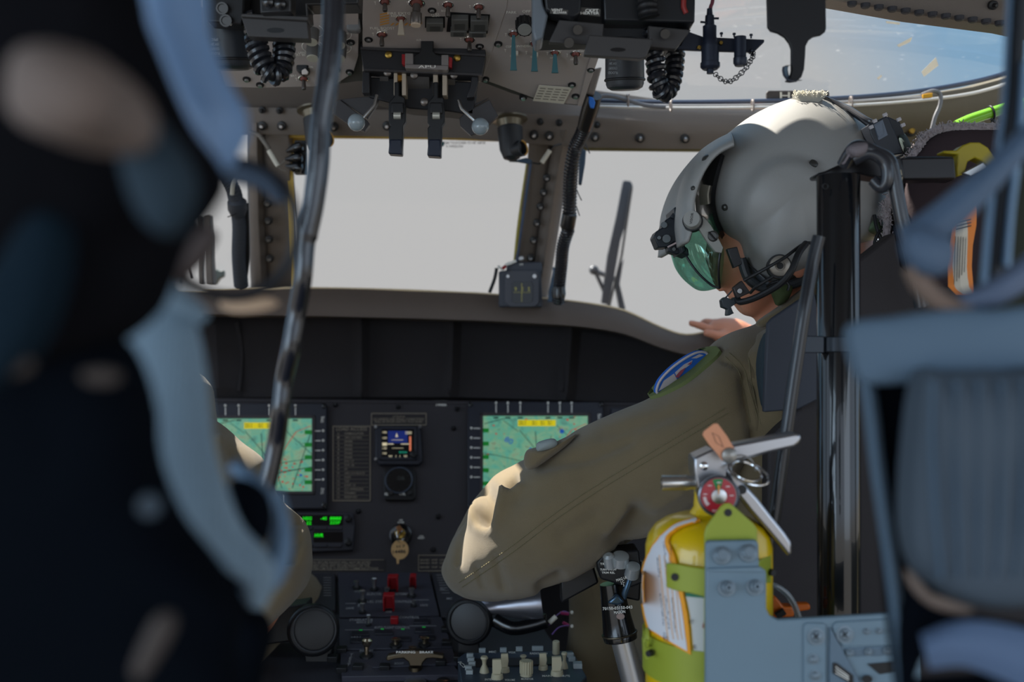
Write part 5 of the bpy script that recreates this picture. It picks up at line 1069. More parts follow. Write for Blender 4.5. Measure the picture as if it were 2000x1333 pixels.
q = HB+Vector((.03, -.005, -.006)); b.tube([q, q+Vector((.022, .02, -.012)), q+Vector((.024, .045, -.026))], [.011, .0095, .0075], 10)
b.tube(crom([P(1780, 760, 1.50), P(1770, 850, 1.62), P(1640, 760, 1.95), P(1500, 690, 2.18)], 8), [.058-.0012*k for k in range(25)], 22)      # right arm forward
HYd = 2.20                                                                                                                          # right hand on the glareshield
b.tube(crom([P(1510, 690, 2.19), P(1470, 668, HYd), P(1440, 655, HYd), P(1408, 645, HYd), P(1384, 640, HYd)], 4), [.026+.0004*k for k in range(8)]+[.030, .030, .029, .027, .025, .022, .019, .016, .012], 20, flat_=1.3)
fing = [((1392, 646, HYd-.015), (1372, 638, HYd-.018), (1358, 634, HYd-.02), (1345, 631, HYd-.022), .0085), ((1396, 634, HYd+.002), (1380, 630, HYd+.02), (1372, 634, HYd+.045), (1368, 641, HYd+.06), .0088),
        ((1408, 636, HYd+.012), (1396, 630, HYd+.035), (1390, 636, HYd+.06), (1386, 644, HYd+.072), .0085), ((1424, 640, HYd+.018), (1414, 636, HYd+.04), (1408, 642, HYd+.06), (1405, 648, HYd+.07), .0075)]
for f in fing: b.tube(crom([P(*q) for q in f[:4]], 4), [f[4]*1.12-.0003*k for k in range(13)], 12)
b.tube(crom([P(1420, 655, HYd-.028), P(1404, 656, HYd-.040), P(1388, 652, HYd-.044), P(1374, 650, HYd-.042)], 4), [.0115-.0004*k for k in range(13)], 12)  # thumb
for x, y, Y in ((1396, 634, HYd), (1408, 634, HYd+.01), (1422, 638, HYd+.016)): b.ball(P(x, y, Y), .0098, 10)
body = b.build('body', skin, pil, remesh=.0035)
# flight suit: sleeve, torso, far sleeve, collar
st = [((1540, 600), (1600, 880), 1.53, .07), ((1475, 634), (1520, 866), 1.51, .085), ((1405, 662), (1462, 905), 1.49, .092), ((1345, 722), (1405, 950), 1.475, .094), ((1272, 776), (1345, 1000), 1.47, .094), ((1192, 812), (1292, 1034), 1.48, .092), ((1110, 852), (1226, 1066), 1.52, .10),
      ((1036, 896), (1150, 1108), 1.55, .115), ((978, 926), (1082, 1142), 1.58, .125), ((926, 974), (1034, 1160), 1.62, .125), ((893, 1035), (978, 1166), 1.66, .11), ((869, 1088), (925, 1162), 1.70, .08), ((862, 1106), (893, 1154), 1.71, .046)]
dents = [([(955, 962), (945, 1000), (948, 1014)], 15, .034), ([(1003, 935), (990, 948)], 9, .024), ([(925, 1000), (935, 1030), (960, 1034), (975, 1010), (985, 975)], 13, -.008), ([(1012, 950), (998, 965), (985, 960)], 9, -.006), ([(915, 990), (898, 1040), (893, 1100)], 6, .010), ([(930, 980), (918, 1030)], 5, -.006), ([(988, 952), (975, 1000), (966, 1022)], 8, -.010), ([(1245, 1015), (1215, 1060)], 26, .02), ([(1220, 1000), (1190, 1040)], 12, -.008), ([(1090, 1130), (1060, 1150)], 12, .012),
         ([(1340, 800), (1250, 830), (1180, 850)], 14, .005), ([(1060, 915), (1150, 895), (1230, 860)], 10, .006), ([(1450, 740), (1460, 820), (1475, 880)], 8, .010), ([(1410, 700), (1450, 720), (1480, 760)], 5, .005), ([(970, 1095), (985, 1150)], 9, .007), ([(930, 1110), (945, 1150)], 6, .006), ([(1015, 975), (1100, 960)], 18, .004), ([(1100, 1050), (1160, 1010)], 16, .005), ([(1330, 930), (1400, 870)], 14, .006), ([(1270, 1000), (1330, 960)], 10, -.004)]
b = sleeve_loft(st, dents, seg=110, sub=12)
vloft(b, [(P(1612, 640, 1.50), .085, .075), (P(1622, 668, 1.50), .13, .09), (P(1632, 710, 1.50), .175, .11), (P(1645, 820, 1.50), .18, .13), (P(1650, 1000, 1.52), .175, .135), (P(1655, 1300, 1.56), .185, .15), (P(1655, 1420, 1.6), .185, .16)])
far_st = [P(1760, 720, 1.5), P(1780, 850, 1.62), P(1650, 770, 1.93), P(1520, 700, 2.14)]
b.tube(crom(far_st, 8), [.072-.0012*k for k in range(25)], 26)
for sx in (-1, 1):   # thighs and shins
    b.tube(crom([P(1655, 1420, 1.60)+Vector((sx*.09, 0, 0)), P(1655, 1420, 1.60)+Vector((sx*.13-.05, .25, .05)), P(1655, 1420, 1.60)+Vector((sx*.17-.10, .42, .08)), P(1655, 1420, 1.60)+Vector((sx*.17-.12, .52, .0)), P(1655, 1420, 1.60)+Vector((sx*.17-.12, .62, -.38))], 6), [.09-.0012*k for k in range(25)], 26)
b.tube(crom([P(1165, 1130, 1.95), P(1168, 1230, 1.93), P(1150, 1400, 1.9), P(1140, 1700, 1.95)], 5), .05, 20)
fs = b.build('flight_suit', suit, pil, ang=80)
bv = bvh_of(fs)
thr = mat('seam_thread', (120, 112, 84), .8)
b = MB()
seam = [(1420, 808), (1300, 880), (1180, 952), (1090, 1012), (1000, 1080), (902, 1148)]
for off_ in (0, 11):
    c = crom([(x-off_*.55, y-off_*.8, 0) for x, y in seam], 26)
    for i in range(0, len(c)-1, 1):
        a_, na = cast(bv, c[i].x, c[i].y); e_ = c[i].lerp(c[i+1], .62); d_, nd = cast(bv, e_.x, e_.y)
        if a_ and d_ and (a_-d_).length < .02: b.tube([a_+na*.0006, d_+nd*.0006], .0007, 4)
for ln_ in ([(1424, 690), (1452, 720), (1466, 770), (1480, 820)], [(1416, 697), (1442, 726), (1456, 776), (1466, 826)], [(1462, 700), (1470, 760), (1486, 830)]):
    c = crom([(x, y, 0) for x, y in ln_], 14)
    for i in range(len(c)-1):
        a_, na = cast(bv, c[i].x, c[i].y); e_ = c[i].lerp(c[i+1], .7); d_, nd = cast(bv, e_.x, e_.y)
        if a_ and d_ and (a_-d_).length < .02: b.tube([a_+na*.0006, d_+nd*.0006], .0005, 4)
b.build('seam_stitching', thr, fs)
b = MB(); drape(b, bv, [(1272, 781), (1300, 772), (1345, 748), (1396, 706), (1410, 690)], [(1268, 776), (1290, 748), (1335, 706), (1372, 686), (1402, 682)], 8, 6, .002, .003, 1.46); b.build('velcro_panel', mat('olive_velcro', (116, 128, 80), .95, bump=1, scale=1800, var=.2), fs)
vel = fs
A_, _ = cast(bv, 1378, 700); B_, _ = cast(bv, 1306, 758); C_ = P(1318, 722, 1.452)
pp = Plane(Vector((0, 0, 0)), Vector((0, 0, 1))); pp.U = (A_-B_).normalized(); pp.N = pp.U.cross(C_-B_).normalized()
if pp.N.y > 0: pp.N = -pp.N
pp.V = pp.N.cross(pp.U).normalized(); pp.o = B_+pp.N*.007
out_p = [(p.x, p.y) for p in crom([(1281, 768, 0), (1287, 746, 0), (1308, 722, 0), (1336, 701, 0), (1362, 688, 0), (1380, 688, 0), (1382, 697, 0), (1368, 714, 0), (1342, 736, 0), (1312, 758, 0), (1292, 768, 0)], 5, True)]
b = MB(); b.slab(out_p, pp, .006); pt = b.build('shoulder_patch', mat('patch_blue', (34, 100, 196), .8, bump=.6, scale=1500), fs, bevel=.0008); pt['label'] = 'blue embroidered patch'
cxp = sum(x for x, y in out_p)/len(out_p); cyp = sum(y for x, y in out_p)/len(out_p)
wm_ = mat('patch_white', (190, 182, 186), .8, bump=.6, scale=1500)
b = MB(); b.tube([pp.hit(cxp+(x-cxp)*.97, cyp+(y-cyp)*.97, .0006) for x, y in out_p+out_p[:1]], .0016, 6); b.build('patch_border', wm_, pt)
b = MB(); b.slab([(1286, 764), (1300, 756), (1322, 742), (1316, 730), (1296, 744)], pp, .0006, .0008); b.slab([(1318, 728), (1336, 712), (1352, 704), (1350, 710), (1332, 724), (1322, 738)], pp, .0006, .0008); b.slab([(1350, 700), (1366, 692), (1374, 694), (1360, 700)], pp, .0006, .0008); b.build('patch_embroidery', wm_, pt)
b = MB(); b.slab([(1318, 736), (1328, 724), (1338, 718), (1332, 728), (1324, 738)], pp, .0006, .0014); b.slab([(1342, 712), (1350, 706), (1348, 712)], pp, .0006, .0014); b.build('patch_red_figure', mat('patch_red', (150, 70, 90), .8), pt)
m = MB(); m.inflate([(1023, 900), (1028, 882), (1045, 876), (1070, 872), (1092, 862), (1125, 848), (1110, 868), (1075, 895), (1045, 915), (1028, 916)], (1060, 890), 1.475, .022, n=4, K=7); m.build('pen_pocket', suit, fs)
m = MB(); m.inflate([(1047, 872), (1052, 864), (1078, 857), (1088, 862), (1086, 872), (1066, 880), (1050, 882)], (1068, 869), 1.455, .010, n=3, K=5); m.build('velcro_tab', mat('grey_velcro', (150, 160, 160), .9, bump=1, scale=1500), fs)
m = MB(); m.inflate([(1478, 630), (1520, 600), (1560, 570), (1600, 545), (1625, 560), (1600, 590), (1560, 610), (1520, 628), (1488, 640)], (1555, 596), 1.455, .02, n=4, K=7); m.build('collar', suit, fs)
m = MB(); m.inflate([(1508, 566), (1530, 556), (1548, 560), (1540, 585), (1520, 598), (1512, 585)], (1528, 576), 1.44, .012, n=3, K=5); cp = m.build('chin_strap_pad', mat('green_pad', (72, 84, 50), .8), pil)
m = MB(); m.ptube([(1498, 560, 1.43), (1510, 552, 1.42), (1530, 548, 1.42), (1541, 558, 1.42), (1538, 568, 1.42)], .0018, 6); m.build('strap_wire', black, cp)

# helmet
hel = thing('flight_helmet', 'grey flight helmet with visor, tilted down, worn by the right pilot', 'helmet', P(1555, 560, HY))
shell = [(1425, 258), (1465, 228), (1515, 203), (1570, 188), (1622, 195), (1672, 222), (1708, 262), (1736, 320), (1744, 385), (1728, 440), (1700, 476), (1650, 496), (1604, 515), (1578, 540), (1540, 556), (1496, 561), (1466, 545), (1448, 512), (1438, 482), (1415, 462), (1390, 425), (1376, 375), (1380, 318), (1400, 280)]
def bulge(v):
    x, y = px_of(v.co)
    if v.co.y < HY:
        d = ((x-1540)/96)**2+((y-425)/112)**2
        k = max(0, min(1, (1.25-d)/.5)); k = k*k*(3-2*k); v.co.y -= .012*k
b = MB(); b.inflate(shell, (1560, 375), HY, .128, n=5, K=30, fn=bulge, p=.74)
sh = b.build('shell', helmet_grey, hel, ang=80)
hb = bvh_of(sh)
b = MB(); e = [(1448, 505), (1462, 545), (1494, 563), (1540, 558), (1578, 542), (1606, 517), (1652, 498)]
pts = []
for x, y in [(p.x, p.y) for p in crom([(x, y, 0) for x, y in e], 5)]:
    pts.append(P(x, y, HY-.075))
b.tube(pts, .0062, 10); pts2 = [Vector((p.x, p.y+.15, p.z)) for p in pts]; b.tube(pts2, .0062, 10); b.inflate([(1440, 500), (1470, 552), (1500, 572), (1520, 576), (1560, 560), (1580, 545), (1540, 550), (1490, 548), (1462, 520)], (1510, 558), HY-.045, .035, n=4, K=8)
b.build('edge_roll', mat('helmet_edge', (52, 56, 60), .4), hel)
b = MB(); cov = [(1424, 282), (1402, 286), (1372, 302), (1346, 340), (1328, 390), (1321, 440), (1327, 478), (1334, 492), (1341, 466), (1350, 440), (1366, 428), (1366, 392), (1376, 352), (1396, 322), (1412, 300)]
# the visor cover wraps round the front of the shell: a swept shell from side to side
def wrap(outer, inner, W0, W1, th=.005, n=5, K=22, yc=HY):
    O = crom([(x, y, 0) for x, y in outer], n); I = crom([(x, y, 0) for x, y in inner], n); bb = MB(); rows = []
    for j in range(K+1):
        a = math.pi*(j/K-.5); row = []
        for o, i in zip(O, I):
            v = P(i.x+(o.x-i.x)*abs(math.cos(a))**.8, i.y+(o.y-i.y)*abs(math.cos(a))**.8, yc-abs(math.sin(a))*W1)
            if a > 0: v.y = 2*yc-v.y
            row.append(v)
        rows.append(row)
    bb.sheet(rows); return bb
b = wrap([(1430, 262), (1398, 278), (1366, 302), (1342, 340), (1326, 390), (1321, 440), (1326, 484)], [(1434, 284), (1404, 300), (1383, 324), (1367, 356), (1357, 394), (1358, 430), (1346, 470)], .12, .127)
cv = b.build('visor_cover', helmet_grey, hel, ang=80); so = cv.modifiers.new('solid', 'SOLIDIFY'); so.thickness = .006; so.offset = 0
cvb = bvh_of(cv, sh)
b = MB(); strip(b, hb, [(1410, 303, 8), (1395, 340, 12), (1384, 385, 15), (1389, 425, 15), (1404, 455, 12), (1419, 482, 9), (1427, 500, 7)], 8, 4, .004, .004, 1.42); b.build('visor_track', black_gloss, hel)
b = MB(); strip(b, hb, [(1391, 362, 7.5), (1388, 378, 7.5), (1389, 396, 7.5)], 5, 3, .0095, .0008, 1.42); tg = b.build('number_label', white_lbl, hel)
h, n = cast(hb, 1382, 380); h = h or P(1382, 380, 1.41); m = MB(); m.ptext('090', flat(h.y-.014), 1389.5, 381, 17, 8, math.pi/2); m.build('number', ink_dark, tg)
# pivots, screws
b = MB()
for x, y, r in ((1417, 405, .0035), (1588, 321, .0045), (1380, 311, .0045), (1356, 369, .0026)): knob_on(b, cvb, x, y, [(0, r*1.25), (.003, r*1.2), (.0045, r*.7), (.0045, 0)], 16)
b.build('screw', mat('dark_screw', (80, 80, 78), .35, .6), hel)
b = MB(); b.slab([(1362, 428), (1374, 424), (1388, 440), (1403, 466), (1412, 484), (1409, 494), (1398, 492), (1380, 470), (1366, 448)], HY-.134, .008); b.build('pivot_arm', mat('pivot_grey', (140, 140, 134), .4), hel)
b = MB(); h = P(1391, 464, HY-.118); n = Vector((-.15, -1, 0)).normalized(); b.lathe(h, n, [(.012, .0075), (.016, .0072), (.018, .005), (.018, 0)], 22); b.mi = 1; b.tube([h+n*.0185+Vector((-.005, 0, .005)), h+n*.0185+Vector((.004, 0, -.005))], .0012, 5); b.build('pivot_screw', [mat('dark_screw', (80, 80, 78)), black], hel)
b = MB(); h = P(1352, 430, HY-.140); n = Vector((-.25, -1, .1)).normalized(); b.lathe(h, n, [(-.02, .011), (0, .011), (.006, .0105), (.009, .0098), (.009, 0)], 26); kb = b.build('visor_knob', mat('knob_pale', (150, 150, 146), .35), hel); b = MB(); b.lathe(h-n*.004, n, [(-.012, .0125), (0, .0125)], 26); b.build('knob_collar', black, hel)
b = MB(); b.text('VISOR', Matrix.Translation(h+n*.0095) @ Vector((0, 0, 1)).rotation_difference(n).to_matrix().to_4x4() @ Matrix.Rotation(1.2, 4, 'Z'), .014, .003); b.build('knob_lettering', ink_dark, kb)
# visor lens
vm = bpy.data.materials.new('green_visor'); vm.use_nodes = True; nt = vm.node_tree; nt.nodes.clear(); out = nt.nodes.new('ShaderNodeOutputMaterial'); g1 = nt.nodes.new('ShaderNodeBsdfGlossy'); g1.inputs[0].default_value = (.30, .56, .48, 1); g1.inputs[1].default_value = .08
t1 = nt.nodes.new('ShaderNodeBsdfTransparent'); t1.inputs[0].default_value = (.50, .74, .64, 1); mx = nt.nodes.new('ShaderNodeMixShader'); mx.inputs[0].default_value = .42
nt.links.new(t1.outputs[0], mx.inputs[1]); nt.links.new(g1.outputs[0], mx.inputs[2]); nt.links.new(mx.outputs[0], out.inputs[0])
b = MB(); b.inflate([(1337, 446), (1350, 436), (1378, 438), (1398, 460), (1413, 484), (1414, 510), (1410, 540), (1406, 562), (1394, 557), (1370, 534), (1350, 500)], (1380, 495), HY, .112, n=5, K=16, p=.45); vl = b.build('visor_lens', vm, hel, ang=80)
b = MB(); b.tube(crom([P(1326, 470, HY), P(1340, 500, HY-.01), P(1362, 532, HY-.02), P(1388, 556, HY-.04), P(1405, 563, HY-.09)], 6), .0016, 6); b.tube(crom([P(1408, 486, HY-.122), P(1404, 515, HY-.12), P(1404, 545, HY-.11), P(1406, 562, HY-.09)], 6), .0016, 6); b.build('lens_rim', black, vl)
b = MB(); b.slab([(1420, 486), (1440, 482), (1450, 516), (1434, 524)], HY-.135, .012); b.build('temple_clip', black, hel, bevel=.001)
# night vision mount
b = MB(); b.slab([(1277, 462), (1282, 452), (1293, 445), (1300, 430), (1316, 420), (1320, 428), (1326, 460), (1332, 490), (1322, 486), (1318, 472), (1303, 483), (1286, 484)], HY-.02, .045); b.slab([(1303, 478), (1328, 472), (1334, 492), (1322, 497), (1306, 492)], HY-.012, .03); b.slab([(1316, 406), (1322, 404), (1340, 490), (1332, 496), (1326, 470)], HY-.04, .08); b.slab([(1308, 424), (1320, 410), (1322, 430)], HY-.03, .06); b.slab([(1324, 470), (1344, 486), (1346, 500), (1330, 494)], HY-.03, .06)
nv = b.build('goggle_mount', mat('mount_black', (26, 34, 42), .4), hel, bevel=.0015)
b = MB(); b.lathe(P(1297, 440, HY-.022), (0, -1, 0), [(0, .0045), (.002, .004), (.002, 0)], 16); b.lathe(P(1287, 465, HY-.022), (0, -1, 0), [(0, .003), (.003, .0025), (.003, 0)], 12); b.lathe(P(1301, 467, HY-.022), (0, -1, 0), [(0, .006), (.004, .0055), (.004, 0)], 14); b.lathe(P(1316, 487, HY-.014), (0, -1, 0), [(0, .003), (.002, .0025), (.002, 0)], 12); b.build('mount_screw', mat('mount_steel', (110, 116, 118), .3, .8), nv)
b = MB(); b.tube([P(1304, 483, HY-.022), P(1322, 474, HY-.022)], .0013, 6); b.build('mount_edge', mat('pink_edge', (200, 180, 180), .3), nv)
# microphone boom
b = MB(); b.ptube([(1640, 470, HY-.135), (1600, 478, HY-.138), (1572, 476, HY-.145), (1530, 505, HY-.16), (1490, 528, HY-.155), (1453, 548, HY-.14)], .0021, 6); b.ptube([(1574, 476, HY-.145), (1560, 495, HY-.16), (1545, 530, HY-.165), (1522, 556, HY-.155), (1480, 580, HY-.13), (1448, 590, HY-.11), (1440, 584, HY-.10)], .0042, 8); b.ptube([(1466, 572, HY-.11), (1478, 560, HY-.14), (1510, 540, HY-.15)], .002, 6); b.build('boom_cable', rubber, hel)
b = MB(); b.slab([(1432, 562), (1449, 548), (1466, 572), (1440, 584)], HY-.105, .012); mcx = b.build('mic_bracket', mat('mic_bracket_grey', (52, 48, 48), .4), hel, bevel=.001)
b = MB(); b.slab([(1410, 586), (1417, 580), (1430, 586), (1436, 580), (1440, 592), (1428, 600), (1432, 610), (1434, 612), (1424, 617), (1421, 616), (1422, 604), (1412, 600)], HY-.10, .02); b.tube([P(1430, 568, HY-.095), P(1417, 582, HY-.09)], .0012, 5); b.build('microphone', mat('mic_black', (40, 50, 56), .4), hel, bevel=.001)
b = MB(); b.lathe(P(1444, 569, HY-.106), (0, -1, 0), [(0, .0035), (.003, .003), (.003, 0)], 14); b.build('bracket_screw', steel, mcx)
b = MB(); c0 = P(1523, 520, HY-.138); n = Vector((-.15, -1, .0)).normalized(); b.lathe(c0, n, [(-.03, .013), (0, .0125), (.004, .0125), (.005, .0115), (.006, .0060), (.004, .0055), (.004, 0)], 30); ek = b.build('boom_knob', mat('knob_tan', (150, 142, 132), .35, .3), hel)
b = MB(); b.lathe(c0-n*.004, n, [(-.02, .0150), (0, .0150)], 28); b.lathe(c0, n, [(.004, .0042), (.0075, .0036), (.0075, 0)], 14); b.build('knob_hub', black, hel)
# top velcro, cable, rear battery pack
b = MB(); b.slab([(1556, 184), (1600, 180), (1608, 186), (1612, 190), (1594, 203), (1564, 200)], HY-.055, .05); vp = b.build('crown_velcro', mat('fuzzy_grey', (170, 168, 160), .95, bump=1, scale=1500), hel)
rnd = random.Random(3); b = MB()
for i in range(260):
    x = rnd.uniform(1548, 1612); y = 184+rnd.uniform(-3, 7); p = P(x, y, HY-.055+rnd.uniform(-.004, .04)); b.tube([p, p+Vector((rnd.uniform(-.003, .003), rnd.uniform(-.004, 0), rnd.uniform(.001, .004)))], .0006, 4)
b.build('velcro_fuzz', mat('fuzz_white', (214, 210, 196), .9), vp)['kind'] = 'stuff'
b = MB(); b.ptube([(1606, 190, HY-.03), (1640, 204, HY-.045), (1660, 213, HY-.06), (1690, 232, HY-.085), (1706, 240, HY-.09)], .0034, 6); b.ptube([(1606, 192, HY-.02), (1640, 206, HY-.035), (1680, 232, HY-.06), (1704, 250, HY-.07)], .003, 6); b.build('battery_cable', mat('cable_dark', (44, 46, 52), .3, coat=.4), hel)
b = MB(); b.slab([(1697, 243), (1732, 226), (1738, 232), (1765, 300), (1722, 306), (1700, 262)], HY-.10, .04); b.slab([(1732, 226), (1758, 238), (1778, 290), (1778, 302), (1765, 304), (1736, 236)], HY-.07, .05); bp_ = b.build('battery_pack', mat('pack_black', (34, 38, 46), .4), hel, bevel=.0015)
b = MB(); b.slab([(1708, 246), (1722, 238), (1726, 262), (1716, 268)], HY-.102, .003); b.slab([(1706, 244), (1724, 234), (1734, 264), (1716, 274)], HY-.1005, .001); b.build('pack_marking', mat('pack_grey', (96, 106, 120), .4), bp_)
b = MB(); b.inflate([(1752, 262), (1768, 262), (1780, 285), (1784, 302), (1768, 304), (1758, 285)], (1768, 285), HY-.06, .02, n=3, K=5); b.build('pack_velcro', mat('fuzzy_dark', (84, 100, 100), .95, bump=1, scale=1200), bp_)
b = MB()
for x, y in ((1698, 250), (1705, 238), (1725, 226), (1752, 235), (1760, 246)): b.tube([P(x, y, HY-.10), P(x+7, y-3, HY-.10)], .0025, 6)
b.build('pack_latch', mat('pale_latch', (190, 186, 190), .4), bp_)
b = MB(); b.inflate([(1684, 430), (1700, 418), (1722, 424), (1736, 450), (1738, 466), (1712, 458), (1684, 456)], (1710, 440), HY-.05, .03, n=4, K=6); b.build('nape_pad', mat('nape_green', (92, 112, 84), .7), hel)
b = MB(); b.ptube([(1708, 420, HY-.085), (1712, 445, HY-.088), (1722, 470, HY-.09)], .0022, 6); b.ptube([(1732, 440, HY-.085), (1716, 455, HY-.09), (1708, 475, HY-.09), (1712, 488, HY-.09)], .0020, 6); b.build('nape_strap', black, hel)
b = MB(); b.ptube([(1722, 375, 1.5), (1724, 392, 1.5), (1716, 408, 1.5), (1700, 414, 1.5), (1684, 418, 1.5)], .0048, 8); b.lathe(P(1714, 365, 1.5), (0, 0, -1), [(0, .008), (.014, .008), (.018, .004)], 14); b.build('rear_cable', mat('cable_dark', (44, 46, 52)), hel)

# ================================================================== THE LEFT PILOT (mostly hidden)
lpil = thing('person', 'person at left whose sunlit olive sleeve and bent elbow show beside the displays', 'person', P(150, 1330, 1.55))
b = MB(); b.inflate([(x-1530, y+110) for x, y in face], (10, 540), 1.62, .08, n=3, K=10, p=.75); b.tube(crom([P(110, 580, 1.62), P(150, 640, 1.6), P(190, 700, 1.58)], 5), .062, 24)
vloft(b, [(P(170, 760, 1.58), .14, .09), (P(170, 900, 1.6), .15, .11), (P(170, 1300, 1.62), .17, .13), (P(170, 1450, 1.64), .17, .14)])
b.tube(crom([P(300, 850, 1.58), P(420, 960, 1.58), P(520, 1090, 1.6)], 6), .05, 20); b.tube(crom([P(520, 1090, 1.6), P(500, 1180, 1.68), P(470, 1230, 1.76), P(440, 1255, 1.82)], 6), [.046-.001*k for k in range(19)], 18)
hb2 = P(435, 1258, 1.84); b.ball(hb2, .034, 16, (1, 1.3, .5))
for k in range(4): q = hb2+Vector((-.026+.017*k, .03, 0)); b.tube([q, q+Vector((0, (.040, .046, .043, .034)[k], -.006)), q+Vector((0, .055, -.03))], [.0086, .008, .0068], 10)
q = hb2+Vector((-.032, 0, -.004)); b.tube([q, q+Vector((-.02, .022, -.012)), q+Vector((-.02, .045, -.024))], [.0105, .009, .0075], 10)
b.build('body', skin, lpil, remesh=.005)
st2 = [((250, 740), (160, 960), 1.58, .08), ((340, 784), (270, 1000), 1.57, .085), ((408, 820), (330, 1050), 1.56, .088), ((462, 856), (372, 1090), 1.56, .086), ((514, 905), (410, 1140), 1.56, .084), ((534, 960), (430, 1180), 1.57, .084), ((566, 998), (440, 1215), 1.58, .084), ((596, 1034), (452, 1232), 1.59, .082), ((608, 1084), (462, 1240), 1.60, .078), ((598, 1144), (470, 1248), 1.62, .072), ((560, 1190), (478, 1250), 1.66, .06), ((520, 1222), (482, 1252), 1.72, .04)]
dn2 = [([(572, 1020), (577, 1050), (566, 1085)], 15, .032), ([(524, 960), (536, 1000), (540, 1060)], 8, .014), ([(450, 880), (478, 930)], 22, .012), ([(430, 860), (440, 960)], 10, -.008), ([(500, 1180), (550, 1140)], 12, .008)]
b = sleeve_loft(st2, dn2, seg=96, sub=10, seed=4)
vloft(b, [(P(170, 700, 1.58), .09, .08), (P(170, 740, 1.58), .16, .11), (P(170, 850, 1.6), .18, .13), (P(170, 1300, 1.62), .185, .15), (P(170, 1450, 1.64), .185, .16)], seed=3)
for sx in (-1, 1): b.tube(crom([P(170, 1450, 1.64)+Vector((sx*.09, 0, 0)), P(170, 1450, 1.64)+Vector((sx*.14+.03, .25, .06)), P(170, 1450, 1.64)+Vector((sx*.16+.05, .42, .08)), P(170, 1450, 1.64)+Vector((sx*.16+.05, .56, -.35))], 6), [.09-.0012*k for k in range(19)], 24)
b.build('flight_suit', suit, lpil, ang=80)
lh = []
b = MB(); b.inflate([(x-1530, y+110) for x, y in shell], (30, 485), 1.62, .128, n=4, K=14); o = b.build('helmet_shell', helmet_grey, lpil)

# ================================================================== RIGHT SEAT
seat_m = mat('seat_armour', (46, 42, 44), .75, bump=.3, scale=500, var=.1)
t = thing('crew_seat', 'dark armoured crew seat with fleece edged headrest behind the right pilot', 'seat', P(1700, 1700, 1.36))
m = MB(); m.slab([(1660, 520), (1700, 490), (1748, 452), (1760, 520), (1800, 560), (2060, 560), (2060, 1700), (1500, 1700), (1498, 1180), (1500, 860), (1560, 800), (1580, 600)], 1.36, .035); m.build('back_shell', seat_m, t, bevel=.004)
m = MB(); m.slab([(1500, 632), (1508, 622), (1590, 566), (1600, 620), (1600, 780), (1560, 800), (1492, 806), (1496, 700)], 1.345, .012); tag(m.build('side_flap', mat('flap_blue_black', (52, 56, 66), .6, bump=.2), t, bevel=.002), 'stiff dark side flap')
m = MB(); m.inflate([(1488, 670), (1498, 650), (1500, 700), (1498, 800), (1486, 790), (1482, 730)], (1492, 730), 1.40, .02, n=3, K=6); m.build('mesh_pad', mat('pad_blue', (44, 58, 66), .9, bump=1, scale=900), t)
m = MB(); m.inflate([(1765, 520), (1762, 420), (1772, 340), (1800, 285), (1840, 257), (1900, 250), (2000, 252), (2120, 262), (2140, 500), (2120, 640), (1900, 640), (1790, 600)], (1930, 440), 1.42, .05, n=5, K=12, p=.45); hr = m.build('headrest', mat('headrest_plum', (50, 38, 42), .9, bump=.4), t)
rnd = random.Random(5); m = MB(); edge = crom([P(*q) for q in ((1726, 500, 1.43), (1733, 440, 1.43), (1735, 395, 1.42), (1765, 345, 1.41), (1786, 300, 1.40), (1806, 270, 1.40), (1832, 254, 1.40), (1870, 248, 1.40), (1930, 249, 1.40), (2010, 253, 1.40))], 16)
m.tube(edge, [.0045+.0015*rnd.random() for _ in edge], 8)
for i in range(1100):
    p = rnd.choice(edge)+Vector((rnd.uniform(-.006, .006), rnd.uniform(-.01, .02), rnd.uniform(-.004, .004))); m.tube([p, p+Vector((rnd.uniform(-.005, .003), rnd.uniform(-.004, .002), rnd.uniform(-.001, .005)))], .0007, 4)
f_ = m.build('fleece_edge', mat('fleece', (150, 140, 142), .95, sheen=.5), t); f_['kind'] = 'stuff'
m = MB(); m.ptube([(1742, 398, 1.33), (1752, 440, 1.33), (1770, 500, 1.33), (1784, 550, 1.33), (1806, 600, 1.33)], .0014, 6); m.build('piping', mat('tan_piping', (140, 120, 110), .5), t)
m = MB(); m.slab([(1770, 305), (1868, 305), (1874, 344), (1862, 352), (1770, 346)], 1.30, .03); m.build('shoulder_bar', black, t, bevel=.003)
t = thing('seat_column', 'glossy black seat support tube standing right of the extinguisher', 'seat tube', P(1640, 1700, 1.24))
m = MB(); a = P(1637, 343, 1.22); m.lathe(a, (-.0+.002, 0, -1), [(0, .0225), (.001, .0232), (.48, .0232), (.75, .0232)], 44); m.build('tube', mat('column_black', (20, 22, 26), .16, coat=.6), t)
m = MB(); m.lathe(P(1637, 658, 1.22), (0, 0, -1), [(0, .0255), (.0165, .0255)], 44); m.slab([(1566, 656), (1610, 657), (1610, 690), (1560, 690), (1572, 680)], 1.20, .012); m.build('clamp_collar', mat('collar_black', (40, 46, 54), .3, .4), t, bevel=.001)
m = MB(); m.slab([(1596, 338), (1612, 334), (1660, 312), (1690, 306), (1760, 306), (1768, 340), (1762, 354), (1700, 345), (1680, 340), (1598, 346)], 1.215, .035); m.slab([(1758, 308), (1864, 306), (1868, 350), (1762, 352)], 1.222, .03); m.build('top_bracket', mat('bracket_black', (34, 32, 34), .3, .3), t, bevel=.003)
m = MB(); m.torus(P(1612, 364, 1.197), (0, -1, 0), .0028, .0007, 16); m.build('engraved_ring', black, t)
m = MB(); m.slab([(1750, 332), (1760, 332), (1762, 342), (1752, 342)], 1.21, .004); m.slab([(1750, 346), (1763, 346), (1763, 354), (1750, 355)], 1.21, .004); m.build('pale_fitting', mat('putty', (190, 178, 150), .5), t)
